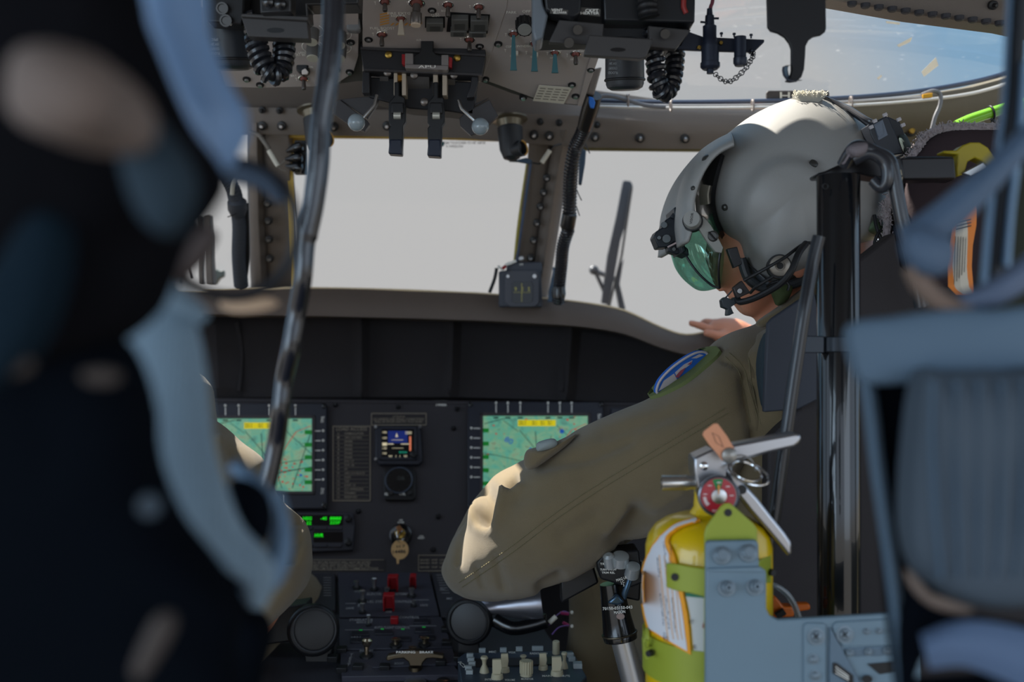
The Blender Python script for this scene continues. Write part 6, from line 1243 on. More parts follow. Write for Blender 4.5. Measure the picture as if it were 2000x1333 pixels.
t = thing('seat_cable', 'dark knotted cable looping over the seat bracket beside the helmet', 'cable', P(1740, 300, 1.18))
m = MB(); m.ptube([(1648, 322, 1.20), (1660, 300, 1.19), (1672, 288, 1.185), (1690, 290, 1.18), (1712, 300, 1.18), (1734, 312, 1.18), (1744, 336, 1.18), (1752, 380, 1.18), (1764, 440, 1.18), (1784, 520, 1.18), (1800, 600, 1.18)], .0075, 8, 12); m.ptube([(1668, 312, 1.185), (1700, 300, 1.178), (1728, 318, 1.175), (1733, 350, 1.175), (1722, 366, 1.18), (1706, 352, 1.185)], .0065, 8, 12); m.build('cable', mat('cable_dark', (44, 46, 52)), t)
m = MB(); m.inflate([(1656, 288), (1668, 280), (1690, 278), (1698, 284), (1692, 300), (1672, 308), (1658, 300)], (1676, 292), 1.178, .011, n=3, K=6); m.ptube([(1658, 302, 1.17), (1650, 316, 1.17), (1645, 320, 1.17)], .0012); m.build('cloth_knot', mat('knot_cloth', (120, 112, 116), .8, bump=1), t)
b = MB(); b.ptube([(1600, 462, 1.16), (1586, 520, 1.16), (1572, 600, 1.155), (1560, 680, 1.155), (1548, 760, 1.155), (1538, 830, 1.155), (1528, 900, 1.155), (1514, 1000, 1.155), (1500, 1080, 1.155), (1494, 1200, 1.16)], .0066, 8, 14); tag(b.build('black_cable', mat('cord_black', (26, 28, 34))), 'smooth black cable hanging just left of the glossy seat tube', 'cable')
b = MB(); b.slab([(1560, 612), (1572, 600), (1568, 640), (1562, 700), (1560, 690)], 1.17, .006); tag(b.build('cable_guide', mat('guide_blue', (80, 90, 106), .4), bevel=.001), 'small metal guide behind the hanging black cable', 'clip')
t = thing('pull_handle', 'yellow pull handle over the dark headrest at upper right', 'handle', P(1900, 340, 1.25))
m = MB(); m.slab([(1842, 294), (1868, 294), (1880, 284), (1896, 278), (1914, 278), (1930, 288), (1946, 312), (1946, 330), (1936, 332), (1918, 314), (1904, 308), (1890, 316), (1884, 340), (1870, 345), (1868, 330), (1872, 302), (1842, 299)], 1.25, .02); m.build('grip', mat('mustard', (156, 140, 24), .45), t, bevel=.003)
m = MB(); m.slab([(1880, 338), (1920, 316), (1928, 326), (1896, 344)], 1.245, .01); m.build('latch', steel, t, bevel=.001)
t = thing('inspection_tag', 'orange edged paper tag hanging below the yellow handle at right', 'tag', P(1880, 575, 1.24))
m = MB(); rows = [[P(x, y, 1.24+dz) for x, dz in ((xl, .004), ((xl+xr)/2, 0), (xr, .003))] for y, xl, xr in ((394, 1892, 1906), (410, 1872, 1908), (440, 1862, 1907), (480, 1856, 1900), (520, 1852, 1898), (560, 1852, 1901), (576, 1868, 1901))]; m.sheet(rows, (0, .001, 0)); m.build('card', mat('orange_card', (226, 130, 50), .6), t)
m = MB(); rows = [[P(x, y, 1.2395+dz) for x, dz in ((xl, .004), ((xl+xr)/2, 0), (xr, .003))] for y, xl, xr in ((430, 1868, 1900), (450, 1864, 1899), (480, 1860, 1895), (520, 1856, 1893), (560, 1857, 1896), (574, 1870, 1898))]; m.sheet(rows, (0, .0003, 0)); pf = m.build('printed_form', mat('paper', (206, 198, 182), .7), t)
m = MB()
for k in range(3): m.slab([(1868, 436+k*6), (1897, 428+k*6), (1897, 430+k*6), (1868, 438+k*6)], 1.2385, .0003)
for k in range(5): m.slab([(1866+k*5, 462+k), (1867+k*5, 462), (1864+k*5, 556-k*6), (1863+k*5, 556-k*6)], 1.2385, .0003)
m.build('print', ink_dark, pf)

# ================================================================== FIRE EXTINGUISHER
EY = 1.12
yel = mat('extinguisher_yellow', (222, 186, 8), .28, coat=.5, var=.04)
lime = mat('clamp_lime', (150, 162, 52), .4, bump=.1, var=.05)
t = thing('fire_extinguisher', 'yellow fire extinguisher with metal handles, red gauge and paper tag', 'fire extinguisher', P(1384, 1600, EY))
def exz(y): return EYE+(CY-y)/F*EY
cx_ = P(1384, 1000, EY).x
m = MB(); prof = [(1002, .012), (1004, .030), (1012, .042), (1026, .053), (1044, .0595), (1066, .0625), (1600, .0625), (1606, .055)]
m.lathe((cx_, EY, exz(1002)), (0, 0, -1), [(exz(1002)-exz(y), r) for y, r in prof], 64); cyl = m.build('cylinder', yel, t, ang=60)
m = MB(); m.lathe((cx_, EY, exz(1010)), (0, 0, 1), [(0, .020), (.006, .018), (.010, .015), (.03, .014), (.03, 0)], 28); m.build('neck', yel, t)
eb = bvh_of(cyl)
m = MB(); drape(m, eb, [(1364, 1018), (1320, 1030), (1282, 1064), (1262, 1110), (1259, 1160), (1264, 1200), (1272, 1232)], [(1368, 1022), (1330, 1036), (1310, 1056), (1322, 1090), (1336, 1150), (1346, 1210), (1352, 1278)], 8, 10, .0035, .0008, EY-.02); m.build('orange_border', mat('orange_border', (240, 160, 20), .5), t)
m = MB(); drape(m, eb, [(1360, 1021), (1320, 1034), (1284, 1068), (1266, 1112), (1264, 1160), (1269, 1200), (1277, 1228)], [(1362, 1024), (1322, 1038), (1304, 1058), (1314, 1092), (1328, 1150), (1338, 1208), (1345, 1270)], 8, 10, .0048, .0004, EY-.02); pg = m.build('inspection_card', mat('card_white', (214, 216, 222), .6), t)
rnd = random.Random(11); m = MB(); ok_ = bvh_of(pg)
for x0 in (1294, 1304, 1313, 1321): strip(m, ok_, [(x0-6, 1085, .35), (x0, 1150, .35), (x0+8, 1225, .35), (x0+12, 1250, .35)], 5, 1, .0004, .0003, 1.07)
tag(m.build('card_rule', mat('orange_rule', (226, 170, 90), .7), pg), 'thin orange ruled lines')
m = MB()
for x0, y0, y1 in ((1284, 1090, 1130), (1296, 1060, 1110), (1309, 1060, 1120), (1290, 1160, 1225), (1300, 1165, 1230), (1312, 1168, 1235), (1296, 1236, 1252), (1301, 1238, 1256)):
    y = y0
    while y < y1: strip(m, ok_, [(x0+(y-y0)*.1+rnd.uniform(-1, 1), y, .4), (x0+(y-y0)*.1+rnd.uniform(-2, 2)+1, y+rnd.uniform(1.5, 4), .4)], 2, 1, .0004, .0003, 1.07); y += 5
m.build('handwriting', mat('pen_ink', (60, 66, 90), .6), pg)
m = MB(); drape(m, eb, [(1340, 1160), (1350, 1210), (1356, 1275)], [(1384, 1168), (1384, 1220), (1384, 1290)], 6, 4, .001, .0006, EY-.06); drape(m, eb, [(1284, 1316), (1320, 1326), (1380, 1332)], [(1280, 1324), (1320, 1336), (1380, 1344)], 6, 2, .001, .0006, EY-.06); wl = m.build('white_label', mat('label_white', (196, 200, 198), .5), t)
m = MB(); drape(m, eb, [(1340, 1158), (1384, 1162)], [(1340, 1165), (1384, 1169)], 6, 2, .0012, .0006, EY-.06); drape(m, eb, [(1276, 1308), (1284, 1310)], [(1276, 1324), (1286, 1326)], 4, 2, .0012, .0006, EY-.06); m.build('green_band', mat('label_green', (20, 110, 80), .5), wl)
hh, nn = cast(eb, 1352, 1215); hh = hh or P(1352, 1215, EY-.055); m = MB(); pl_e = flat(hh.y-.004); m.ptext('ET.', pl_e, 1351, 1215, 9, 7); m.ptext('E.', pl_e, 1357, 1264, 6, 7); m.build('label_lettering', ink_dark, wl)
m = MB(); m.slab([(1374, 1217), (1378, 1222), (1376, 1230), (1372, 1226)], hh.y-.006, .001); m.build('red_symbol', red, wl)
# valve head, nozzle, handles
m = MB(); m.slab([(1356, 896), (1362, 892), (1392, 878), (1400, 880), (1436, 882), (1440, 905), (1422, 925), (1418, 950), (1400, 960), (1366, 975), (1360, 940), (1356, 920)], EY-.022, .04); m.lathe((P(1398, 960, EY)), (0, 0, -1), [(0, .016), (.026, .017)], 24); m.build('valve_body', mat('bright_steel', (168, 168, 172), .28, .9), t, bevel=.002)
m = MB(); m.lathe(P(1375, 911, EY-.022), (0, -1, 0), [(0, .0045), (.002, .004), (.003, .002), (.003, 0)], 16); m.build('rivet', chrome, t)
m = MB(); a = P(1362, 943, EY-.012); e_ = P(1292, 944, EY-.012); L_ = (e_-a).length; m.lathe(a, e_-a, [(0, .0065), (.008, .0068), (.010, .0076), (L_, .0076), (L_, .006), (L_-.008, .0058), (L_-.008, 0)], 26); m.build('nozzle', mat('nozzle_alu', (200, 196, 190), .25, .9), t)
def chan(pts_top, w, Y, T, mm, nm):
    b = MB(); b.slab(pts_top, Y, T); return b.build(nm, mm, t, bevel=.0035, seg=4)
chan([(1392, 882), (1436, 868), (1500, 856), (1556, 846), (1566, 852), (1564, 864), (1552, 874), (1500, 886), (1462, 897), (1430, 902)], 0, EY-.024, .026, mat('bright_steel', (205, 205, 208)), 'carry_handle')
chan([(1418, 916), (1434, 922), (1452, 944), (1480, 974), (1508, 1010), (1534, 1042), (1546, 1060), (1547, 1080), (1542, 1090), (1528, 1072), (1498, 1036), (1466, 1000), (1444, 972), (1428, 946)], 0, EY-.026, .022, mat('bright_steel', (205, 205, 208)), 'squeeze_lever')
m = MB(); m.lathe(P(1449, 957, EY-.0268), (0, -1, 0), [(-.001, .0046), (.0005, .0046), (.0005, 0)], 20); m.build('lever_hole', black, t)
m = MB(); m.torus(P(1462, 925, EY-.035), (.25, -.5, 1), .020, .0013, 30); m.torus(P(1458, 921, EY-.034), (.25, -.6, 1), .015, .0012, 30); m.build('pull_pin_ring', chrome, t)
m = MB(); m.slab([(1372, 850), (1375, 843), (1394, 828), (1402, 828), (1420, 852), (1434, 876), (1438, 888), (1422, 898), (1410, 900), (1400, 886), (1384, 868)], EY-.045, .0018); st_ = m.build('seal_tag', mat('salmon_tag', (220, 150, 112), .5), t, bevel=.0005); st_['label'] = 'salmon seal tag'
m = MB(); pl_t = flat(EY-.0455)
for p, q in (((1391, 846), (1404, 853)), ((1404, 853), (1413, 874)), ((1413, 874), (1399, 866)), ((1399, 866), (1391, 846))):
    dx, dy = q[0]-p[0], q[1]-p[1]; l = math.hypot(dx, dy); nx, ny = -dy/l*.4, dx/l*.4; m.slab([(p[0]+nx, p[1]+ny), (q[0]+nx, q[1]+ny), (q[0]-nx, q[1]-ny), (p[0]-nx, p[1]-ny)], pl_t, .0003)
m.build('diamond_mark', mat('tag_brown', (120, 84, 70), .6), st_)
m = MB(); m.lathe(P(1425, 890, EY-.047), (0, -1, 0), [(-.003, .008), (.001, .007), (.003, .003), (.003, 0)], 16); m.ptube([(1430, 892, EY-.045), (1450, 890, EY-.045), (1468, 900, EY-.045), (1476, 920, EY-.04)], .0008, 6); m.build('wire_seal', mat('lead_grey', (150, 146, 140), .35, .6), t)
# gauge
GC = P(1403, 969, EY-.040); gx = Vector((0, -1, 0))
m = MB(); m.lathe(GC, gx, [(-.02, .012), (-.006, .0195), (.004, .0200), (.005, .0185), (.003, .0178), (.003, 0)], 44); gg = m.build('gauge_case', mat('gauge_rim', (110, 112, 118), .25, .8), t)
gpl = flat(EY-.0435)
m = MB(); m.slab(ell(1403, 969, 34.5, 34.5, 40), gpl, .0008); m.build('gauge_face', mat('gauge_red', (170, 32, 50), .3, coat=.5), gg)
def sector(b, a0, a1, r0, r1, off):
    n = 8; o = [(1403+r1*math.sin(a0+(a1-a0)*k/n), 969-r1*math.cos(a0+(a1-a0)*k/n)) for k in range(n+1)]+[(1403+r0*math.sin(a1-(a1-a0)*k/n), 969-r0*math.cos(a1-(a1-a0)*k/n)) for k in range(n+1)]; b.slab(o, gpl, .0003, off)
m = MB(); sector(m, -.36, .28, 14, 33, .0006); m.build('green_zone', mat('gauge_green', (14, 130, 70), .4), gg)
m = MB(); sector(m, -2.3, -1.65, 24, 30, .0006)
for k in range(7): a = -2.2+k*.75; m.text('-', Matrix.Translation(P(1403+26*math.sin(a), 969-26*math.cos(a), gpl.o.y-.0005)) @ Matrix.Rotation(math.pi/2, 4, 'X'), .004, .001)
m.ptext('RECHARGE', gpl, 1403, 998, 24, 4, off=.0008); m.build('gauge_marking', mat('gauge_white', (220, 200, 200), .5), gg)
m = MB(); m.lathe(GC+Vector((0, -.0035, 0)), gx, [(0, .0075), (.0015, .0072), (.002, .0055), (.002, 0)], 28); m.build('gauge_hub', steel, gg)
m = MB(); m.slab([(1400.5, 950), (1403, 945), (1405.5, 950), (1404, 966), (1402, 966)], gpl, .0004, .0025); m.build('needle', mat('needle_orange', (210, 140, 60), .4), gg)

# clamp bracket (lime) and structure bracket (blue grey)
t = thing('extinguisher_clamp', 'lime green clamp bracket and straps gripping the yellow cylinder', 'clamp', P(1430, 1400, EY-.07))
m = MB(); m.slab([(1376, 1044), (1380, 1030), (1408, 990), (1416, 984), (1426, 984), (1434, 990), (1470, 1022), (1479, 1034), (1480, 1085), (1480, 1340), (1376, 1340)], EY-.0715, .004); m.build('back_plate', lime, t, bevel=.001)
m = MB(); m.lathe(P(1422, 1002, EY-.0718), (0, -1, 0), [(-.001, .0036), (.0004, .0036), (.0004, 0)], 18); m.build('plate_hole', black, t)
def band(y0, y1, a0, a1, r=.0655):
    b = MB(); rows = []; n = 26
    for yy in (y0, y1): rows.append([Vector((cx_+r*math.sin(a0+(a1-a0)*k/n), EY-r*math.cos(a0+(a1-a0)*k/n), exz(yy)+(a0+(a1-a0)*k/n)*-.004)) for k in range(n+1)])
    inn = [[p+(Vector((cx_, EY, p.z))-p).normalized()*.0022 for p in rw] for rw in rows]
    b.sheet(rows); b.sheet(inn)
    b.sheet([rows[0], inn[0]]); b.sheet([rows[1], inn[1]]); b.sheet([[rows[0][0], inn[0][0]], [rows[1][0], inn[1][0]]]); b.sheet([[rows[0][-1], inn[0][-1]], [rows[1][-1], inn[1][-1]]]); return b
band(1242, 1318, -1.9, 1.9, .0655).build('lower_strap', lime, t)
m = MB(); m.sheet([[P(1302, 1101, EY-.052), P(1318, 1102, EY-.060), P(1350, 1108, EY-.068), P(1380, 1112, EY-.072)], [P(1302, 1148, EY-.052), P(1318, 1154, EY-.060), P(1350, 1160, EY-.068), P(1380, 1168, EY-.072)]], (0, .003, 0)); m.sheet([[P(1478, 1098, EY-.066), P(1506, 1085, EY-.03)], [P(1478, 1140, EY-.066), P(1506, 1140, EY-.03)]], (0, .003, 0)); m.build('upper_arm', lime, t, bevel=.001)
m = MB(); m.lathe(P(1318, 1128, EY-.0615), (-.2, -1, 0), [(-.001, .0036), (.0006, .0036), (.0006, 0)], 18); m.lathe(P(1504, 1118, EY-.034), (.4, -1, 0), [(-.001, .0036), (.006, .0030), (.006, 0)], 14); m.lathe(P(1271, 1276, EY-.034), (-.8, -1, 0), [(-.001, .0036), (.005, .0030), (.005, 0)], 14); m.build('rubber_plug', black, t)
m = MB(); m.slab([(1256, 1252), (1268, 1234), (1270, 1258), (1268, 1290), (1262, 1290), (1257, 1278)], EY-.02, .012); m.torus(P(1264, 1246, EY-.025), (1, 0, 0), .008, .0018, 16); m.build('latch_hinge', lime, t, bevel=.0015)
blue_b = mat('bracket_blue_grey', (112, 134, 148), .5, bump=.15, scale=500, var=.05)
t = thing('mounting_bracket', 'blue grey metal bracket carrying the extinguisher, bolted at right', 'bracket', P(1560, 1420, EY-.08))
BY = EY-.082
m = MB(); m.slab([(1378, 1345), (1379, 1064), (1384, 1058), (1476, 1056), (1482, 1062), (1483, 1112), (1497, 1118), (1497, 1190), (1504, 1205), (1520, 1212), (1560, 1210), (1800, 1196), (1800, 1345)], BY, .008); m.build('plate', blue_b, t, bevel=.0018)
m = MB(); m.slab([(1382, 1112), (1484, 1108), (1496, 1116), (1496, 1119), (1382, 1117)], BY-.004, .01); m.build('step_flange', blue_b, t, bevel=.001)
m = MB(); m.slab(rrect(1570, 1218, 1614, 1360, 8), BY-.0025, .004); m.slab([(1627, 1222), (1634, 1216), (1780, 1208), (1780, 1262), (1646, 1264), (1628, 1236)], BY-.0025, .004); m.build('doubler', blue_b, t, bevel=.0012)
m = MB(); m.slab([(1622, 1226), (1686, 1345), (1620, 1345)], BY-.004, .004); m.slab([(1648, 1268), (1790, 1260), (1790, 1280), (1656, 1284)], BY-.001, .003); m.build('gusset', mat('gusset_blue', (96, 116, 132), .5), t, bevel=.001)
m = MB(); m.slab([(1694, 1298), (1760, 1292), (1758, 1312), (1718, 1318)], BY-.0015, .001); m.slab(ell(1694, 1328, 10, 8), BY-.0045, .001); m.build('cutout', black, t)
m = MB(); m.slab([(1627, 1296), (1634, 1296), (1666, 1320), (1667, 1336), (1660, 1336), (1627, 1316)], BY-.0055, .001); dp = m.build('data_plate', mat('plate_black', (26, 26, 28), .4), t)
m = MB()
for k in range(3): m.slab([(1632, 1302+k*6), (1658, 1321+k*6*.6), (1658, 1323+k*6*.6), (1632, 1304+k*6)], BY-.0065, .0002)
m.build('plate_lettering', ink, dp)
m = MB()
for x, y in ((1409, 1085), (1461, 1080)): m.lathe(P(x, y, BY), (-.05, -1, .25), [(-.002, .0090), (.002, .0085), (.0025, .0065), (.007, .0062), (.0075, .0048), (.010, .0045), (.010, 0)], 26)
for x, y in ((1419, 1148), (1474, 1146)): m.lathe(P(x, y, BY), (0, -1, .2), [(-.002, .0088), (.001, .0084), (.0015, .006), (.006, .0050), (.0065, .0035), (.012, .0030), (.012, .0016), (.008, .0014), (.008, 0)], 22)
m.build('bolt', mat('bolt_grey_blue', (118, 132, 142), .45, .4), t)
m = MB()
for x, y, r in ((1594, 1244, .0065), (1650, 1240, .0065), (1588, 1288, .004), (1592, 1320, .004), (1692, 1234, .0026), (1716, 1233, .0026), (1742, 1233, .0026), (1660, 1276, .0028), (1696, 1274, .0028), (1732, 1272, .0028)):
    m.lathe(P(x, y, BY-.0025), (0, -1, .1), [(-.001, r*1.3), (.001, r*1.25), (.0012, r*.9), (.003, r*.8), (.004, r*.4), (.004, 0)], 20)
m.build('screw_head', mat('bolt_grey_blue', (118, 132, 142)), t)
m = MB()
for x, y in ((1594, 1244), (1650, 1240)):
    for a in (.7, .7+math.pi/2): c = P(x, y, BY-.0066); d_ = Vector((math.cos(a), 0, math.sin(a)))*.0032; m.tube([c-d_, c+d_], .0007, 5)
m.build('cross_slot', black, t)
t = thing('orange_clip', 'orange plastic clip with a clear tube behind the bracket corner', 'clip', P(1540, 1212, 1.2))
m = MB(); m.slab([(1499, 1168), (1515, 1166), (1524, 1176), (1530, 1186), (1550, 1186), (1552, 1206), (1512, 1208), (1508, 1190)], 1.2, .02); m.slab([(1550, 1180), (1582, 1180), (1584, 1192), (1560, 1196), (1550, 1192)], 1.2, .012); m.build('clip_body', mat('orange_plastic', (196, 96, 16), .4), t, bevel=.002)
m = MB(); m.ptube([(1498, 1142, 1.17), (1516, 1146, 1.17), (1536, 1160, 1.17), (1550, 1180, 1.17), (1560, 1206, 1.17)], .0032, 8); m.build('clear_tube', mat('clear_tube', (150, 160, 164), .15, trans=.6), t)
m = MB(); m.tube([P(1516, 1204, 1.195), P(1532, 1194, 1.195)], .004); m.build('black_stripe', black, t)

# long cable hanging in front of the windshield
t = thing('hanging_cable', 'thick black cable hanging in front of the centre pane down past the left display', 'cable', P(530, 990, .92))
pts = [(652, -60, .9), (650, 60, .9), (640, 160, .9), (627, 240, .9), (622, 320, .9), (612, 400, .9), (598, 470, .9), (592, 540, .9), (580, 610, .91), (568, 680, .91), (555, 740, .92), (548, 800, .92), (540, 860, .93), (528, 920, .93), (512, 985, .93)]
b = MB(); w_ = crom([P(*p) for p in pts], 10); rr = [(.0088 if i < 60 else .0078)*(1+.10*noise.noise(p*22)) for i, p in enumerate(w_)]; b.tube(w_, rr, 20); b.build('cable', mat('cable_jacket', (22, 24, 32), .22, coat=.7, bump=.4, scale=60), t)

# ================================================================== OUT-OF-FOCUS FOREGROUND (real straps, pads and buckles close to the lens)
def padshape(name, label, cat, outline, c, Y, W, m_, n=4, K=10, p=.6, group=None):
    b = MB(); b.inflate(outline, c, Y, W, n=n, K=K, p=p); return tag(b.build(name, m_), label, cat, group)
web_l = webbing('blue_grey_webbing', (122, 144, 160), 130)
nearblack = mat('near_black_canvas', (9, 13, 19), .95, spec=.03, bump=.3, var=.2)
teal_canvas = mat('teal_canvas', (28, 46, 58), .85, bump=.3, var=.15)
padshape('seat_pad', 'big blurred near-black padded seat back filling the lower left', 'seat pad', [(-140, 560), (60, 600), (200, 640), (262, 760), (278, 900), (330, 1030), (400, 1120), (450, 1200), (440, 1290), (400, 1420), (-140, 1420)], (100, 1050), .38, .025, nearblack)
padshape('seat_pad', 'big blurred dark padded mass filling the upper left behind the taupe roll', 'seat pad', [(-160, -160), (170, -160), (240, -10), (330, 200), (412, 322), (385, 400), (330, 470), (296, 560), (250, 640), (120, 700), (-160, 720)], (90, 250), .37, .03, mat('dark_brown_canvas', (17, 17, 20), .95, spec=.03, bump=.3, var=.2))
padshape('bedroll', 'blurred taupe fabric roll at upper left', 'fabric roll', [(20, 110), (70, 84), (140, 92), (205, 120), (238, 180), (232, 240), (190, 270), (120, 272), (50, 250), (10, 200)], (125, 180), .30, .025, mat('taupe_canvas', (108, 94, 87), .9, bump=.3))
padshape('canvas_strap', 'blurred dark teal strap beneath the pale blue strap at upper left', 'strap', [(226, 250), (262, 190), (310, 240), (360, 310), (372, 380), (330, 460), (270, 420), (236, 330)], (300, 320), .33, .01, teal_canvas)
padshape('canvas_strap', 'blurred dark teal strap sloping down the far left edge', 'strap', [(60, 420), (120, 430), (110, 560), (50, 700), (-40, 760), (-60, 620), (0, 500)], (40, 580), .33, .01, mat('dark_teal_canvas', (16, 30, 40), .9, spec=.1))
pb = mat('pale_blue_nylon', (112, 142, 180), .5, var=.12)
b = MB(); b.sheet([[P(x, y, Y-.06) for x, y, Y in r] for r in ([(215, -60, .50), (300, -60, .49), (400, -60, .50)], [(232, 30, .50), (330, 40, .49), (404, 60, .50)], [(270, 120, .50), (360, 110, .49), (440, 150, .50)], [(330, 210, .50), (400, 190, .49), (478, 215, .50)], [(385, 290, .50), (430, 290, .49), (482, 262, .50)], [(410, 322, .50), (430, 330, .49), (452, 322, .50)])], (0, .004, 0)); tag(b.build('harness_strap', pb, ang=80), 'blurred pale blue strap running from the top edge down to a point at left', 'strap')
t = thing('harness', 'blurred blue grey webbing harness with black adjuster hanging at left', 'harness', P(420, 1180, .46))
def webstrip(b, pts, T=.003, k=4):
    c = crom([(x, y, w) for x, y, w, _ in pts], 6); Yc = crom([(q[3], 0, 0) for q in pts], 6); rows = []
    for i, p in enumerate(c):
        d = c[min(i+1, len(c)-1)]-c[max(i-1, 0)]; l = math.hypot(d.x, d.y) or 1; nx, ny = -d.y/l, d.x/l
        rows.append([P(p.x+nx*p.z*s, p.y+ny*p.z*s, Yc[i].x+.006*abs(s)**2) for s in [(-1+2*j/k) for j in range(k+1)]])
    b.sheet(rows, (0, T, 0)); return b
m = MB(); webstrip(m, [(312, 560, 40, .47), (322, 650, 62, .46), (338, 760, 66, .455), (352, 880, 64, .45), (390, 990, 60, .45), (440, 1060, 44, .455), (500, 1120, 36, .46), (500, 1190, 16, .465)]); m.build('webbing', web_l, t)
m = MB(); webstrip(m, [(290, 560, 36, .465), (330, 580, 30, .46), (374, 606, 22, .46), (398, 626, 12, .46)]); webstrip(m, [(250, 600, 20, .47), (262, 700, 18, .47), (290, 900, 12, .47)]); m.build('folded_end', web_l, t)
m = MB(); webstrip(m, [(540, 960, 10, .50), (548, 1060, 22, .49), (520, 1130, 30, .48), (470, 1160, 20, .475)]); webstrip(m, [(452, 905, 14, .52), (500, 950, 16, .51), (530, 985, 12, .51)]); m.build('side_strap', mat('blue_strap', (96, 122, 148), .6), t)
m = MB(); m.inflate([(445, 950), (470, 935), (510, 960), (528, 1010), (520, 1060), (480, 1090), (452, 1060)], (485, 1010), .485, .012, n=3, K=6); m.inflate([(300, 1000), (370, 1040), (430, 1110), (470, 1190), (440, 1300), (380, 1260), (330, 1140)], (380, 1140), .475, .02, n=4, K=8); m.build('adjuster', nearblack, t)
m = MB(); m.lathe(P(293, 988, .345), (0, -1, 0), [(0, .0035), (.002, .003), (.002, 0)], 16); m.build('snap', mat("snap_blue", (46, 60, 72), .5), t)
t = thing('strap_ring', 'blurred dark hoop framing the left windshield post and wire bundle', 'ring', P(440, 574, .55))
m = MB(); pts = [(344, 486, .55), (336, 520, .55), (360, 545, .55), (400, 568, .55), (450, 580, .55), (500, 572, .55), (545, 540, .55), (570, 500, .55), (580, 455, .55), (574, 405, .55), (552, 360, .55), (520, 335, .55), (480, 318, .55), (440, 318, .55)]; m.ptube(pts, .0026, 8); m.build('hoop', mat('hoop_black', (16, 18, 26), .5), t)
m = MB(); webstrip(m, [(400, 320, 24, .54), (450, 334, 22, .54), (510, 352, 18, .54), (550, 392, 10, .545)]); m.build('loop_strap', mat('dark_blue_strap', (62, 76, 94), .6), t); m = MB(); m.inflate([(430, 588), (470, 574), (520, 580), (545, 592), (520, 606), (470, 612), (436, 604)], (490, 594), .56, .003, n=4, K=6); m.build('hoop_highlight', mat('pale_tan', (196, 166, 138), .7), t)  # tan ellipse paints in the blurred highlight at the bottom of the hoop
padshape('strap_pad', 'blurred brown strap between the hoop and the webbing at left', 'strap', [(300, 490), (350, 440), (420, 450), (400, 500), (336, 560), (280, 600), (220, 560)], (320, 520), .53, .008, mat('brown_strap', (74, 64, 62), .8))
padshape('strap_end', 'blurred taupe strap tip low on the dark pad, left of the webbing', 'strap', [(160, 725), (200, 718), (232, 730), (224, 750), (184, 752), (160, 742)], (196, 735), .34, .003, mat('brown_tip', (64, 56, 52), .8))
padshape('strap_end', 'blurred taupe strap tip at the far left edge', 'strap', [(-30, 690), (20, 690), (60, 705), (50, 730), (0, 736), (-30, 726)], (14, 712), .33, .003, mat('brown_tip', (104, 92, 86)))
padshape('strap_end', 'blurred brown strap slanting at bottom left under the black adjuster', 'strap', [(262, 1290), (300, 1210), (330, 1200), (338, 1230), (306, 1290), (276, 1330), (258, 1320)], (300, 1262), .34, .004, mat('brown_tip', (104, 92, 86)))
padshape('strap_pad', 'blurred dark pad at bottom left between the brown strap and the sleeve', 'pad', [(380, 1180), (470, 1190), (520, 1240), (500, 1340), (470, 1420), (340, 1420), (330, 1280)], (430, 1300), .6, .02, nearblack)

# right foreground
t = thing('harness', 'blurred wide blue grey webbing harness with ribbed strap hanging at right', 'harness', P(1850, 1400, .50))
web_r = mat('slate_webbing', (88, 110, 130), .7, bump=.3, var=.10, vscale=18)
m = MB(); m.inflate([(1662, 636), (1740, 618), (1850, 604), (1940, 604), (2060, 610), (2080, 760), (2050, 800), (1830, 790), (1800, 752), (1700, 752), (1672, 720)], (1850, 690), .55, .012, n=4, K=8, p=.4); m.build('upper_pad', web_r, t)
m = MB(); webstrip(m, [(1676, 640, 13, .55), (1700, 780, 13, .55), (1716, 920, 12, .55), (1738, 1080, 11, .55), (1756, 1220, 10, .55), (1768, 1360, 10, .55)]); m.build('edge_strap', web_r, t)
m = MB(); m.inflate([(1800, 740), (1840, 725), (1960, 724), (2080, 740), (2090, 1000), (2060, 1150), (1980, 1190), (1860, 1170), (1790, 1110), (1776, 980)], (1920, 940), .53, .02, n=4, K=8, p=.5); bg_ = m.build('strap_bundle', mat('bundle_slate', (70, 82, 94), .8, bump=.4, var=.2), t)
m = MB()
for k in range(6): webstrip(m, [(1824+k*44, 745, 8, .512), (1822+k*44, 860, 8, .510), (1828+k*42, 1000, 8, .508), (1838+k*36, 1130, 8, .512)], .002, 2)
m.build('ribbing', web_r, bg_)
m = MB(); webstrip(m, [(1810, 1275, 34, .5), (1900, 1260, 46, .5), (2040, 1300, 60, .5)]); m.build('lower_strap', mat('slate_lower', (84, 104, 134), .7), t)
m = MB(); m.inflate([(1704, 752), (1798, 752), (1790, 900), (1776, 1080), (1782, 1330), (1770, 1400), (1752, 1300), (1728, 1000)], (1752, 1000), .57, .01, n=3, K=6, p=.4); m.inflate([(1790, 1130), (1900, 1200), (2090, 1240), (2090, 1300), (1900, 1230), (1800, 1290), (1770, 1400), (1760, 1240)], (1810, 1220), .54, .01, n=3, K=6); m.inflate([(1770, 1330), (2090, 1330), (2090, 1420), (1770, 1420)], (1930, 1380), .54, .01, n=2, K=4); m.build('dark_backing', nearblack, t)
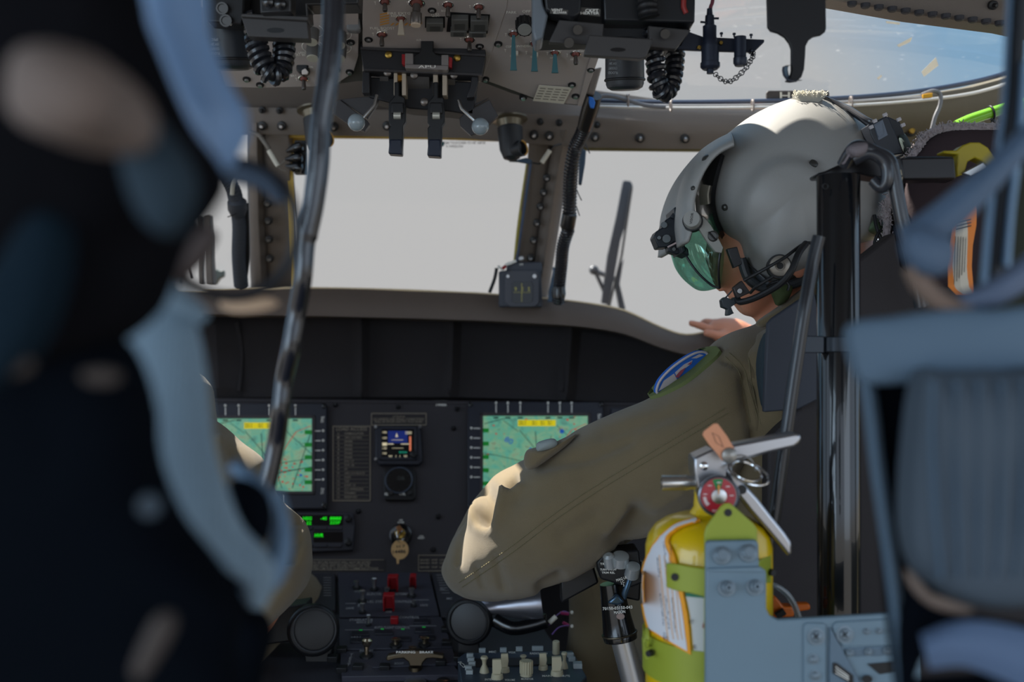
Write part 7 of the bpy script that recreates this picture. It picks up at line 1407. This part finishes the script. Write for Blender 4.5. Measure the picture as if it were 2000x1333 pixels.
m = MB(); m.inflate([(1766, 1110), (1790, 1130), (1830, 1170), (1900, 1190), (1880, 1200), (1820, 1186), (1780, 1150)], (1810, 1160), .515, .003, n=3, K=4); m.build('worn_edge', mat('worn_brown', (110, 96, 88), .7), t)
t = thing('shoulder_strap', 'blurred dark blue strap slanting up to the right edge over the headrest', 'strap', P(1800, 600, .55))
m = MB(); webstrip(m, [(1776, 470, 30, .55), (1830, 440, 34, .55), (1900, 380, 30, .55), (1960, 322, 24, .555), (2030, 250, 22, .56)], .008); m.inflate([(1770, 450), (1800, 440), (1860, 470), (1862, 520), (1830, 540), (1790, 530), (1766, 490)], (1812, 490), .545, .01, n=3, K=6); m.build('strap', mat('slate_strap', (78, 98, 122), .65, var=.15), t)
m = MB(); webstrip(m, [(1784, 520, 18, .545), (1806, 560, 20, .545), (1850, 598, 20, .545), (1900, 606, 16, .55)], .004); m.build('tan_tip', mat('tan_worn', (128, 108, 96), .6), t)
m = MB(); webstrip(m, [(1880, 590, 18, .55), (1940, 575, 24, .55), (1990, 545, 26, .55), (2050, 500, 26, .55)], .006); m.build('lower_loop', mat('slate_loop', (96, 110, 134), .65), t)
t = thing('harness_post', 'blurred black vertical strap post with pale edges at the top right corner', 'post', P(1970, 600, .62))
m = MB(); webstrip(m, [(1996, -60, 16, .62), (1990, 60, 16, .62), (1982, 180, 17, .62), (1966, 330, 22, .62), (1950, 460, 22, .62), (1936, 580, 18, .62)], .006); m.build('core', mat('post_black', (10, 14, 22), .6), t)
m = MB(); webstrip(m, [(1976, -60, 3, .618), (1970, 60, 3, .618), (1962, 200, 3, .618), (1946, 330, 4, .618), (1932, 460, 6, .618), (1922, 590, 6, .618)], .003); webstrip(m, [(2002, 120, 6, .618), (1994, 260, 8, .618), (1976, 400, 7, .618), (1966, 520, 8, .618)], .003); m.build('pale_edge', mat('edge_blue', (120, 150, 180), .5), t)
padshape('strap_pad', 'blurred dark green pad at the right edge behind the slanting strap', 'pad', [(1960, 330), (2080, 320), (2080, 620), (1930, 620), (1940, 480)], (2000, 480), .8, .02, mat('dark_olive_pad', (34, 38, 26), .8))
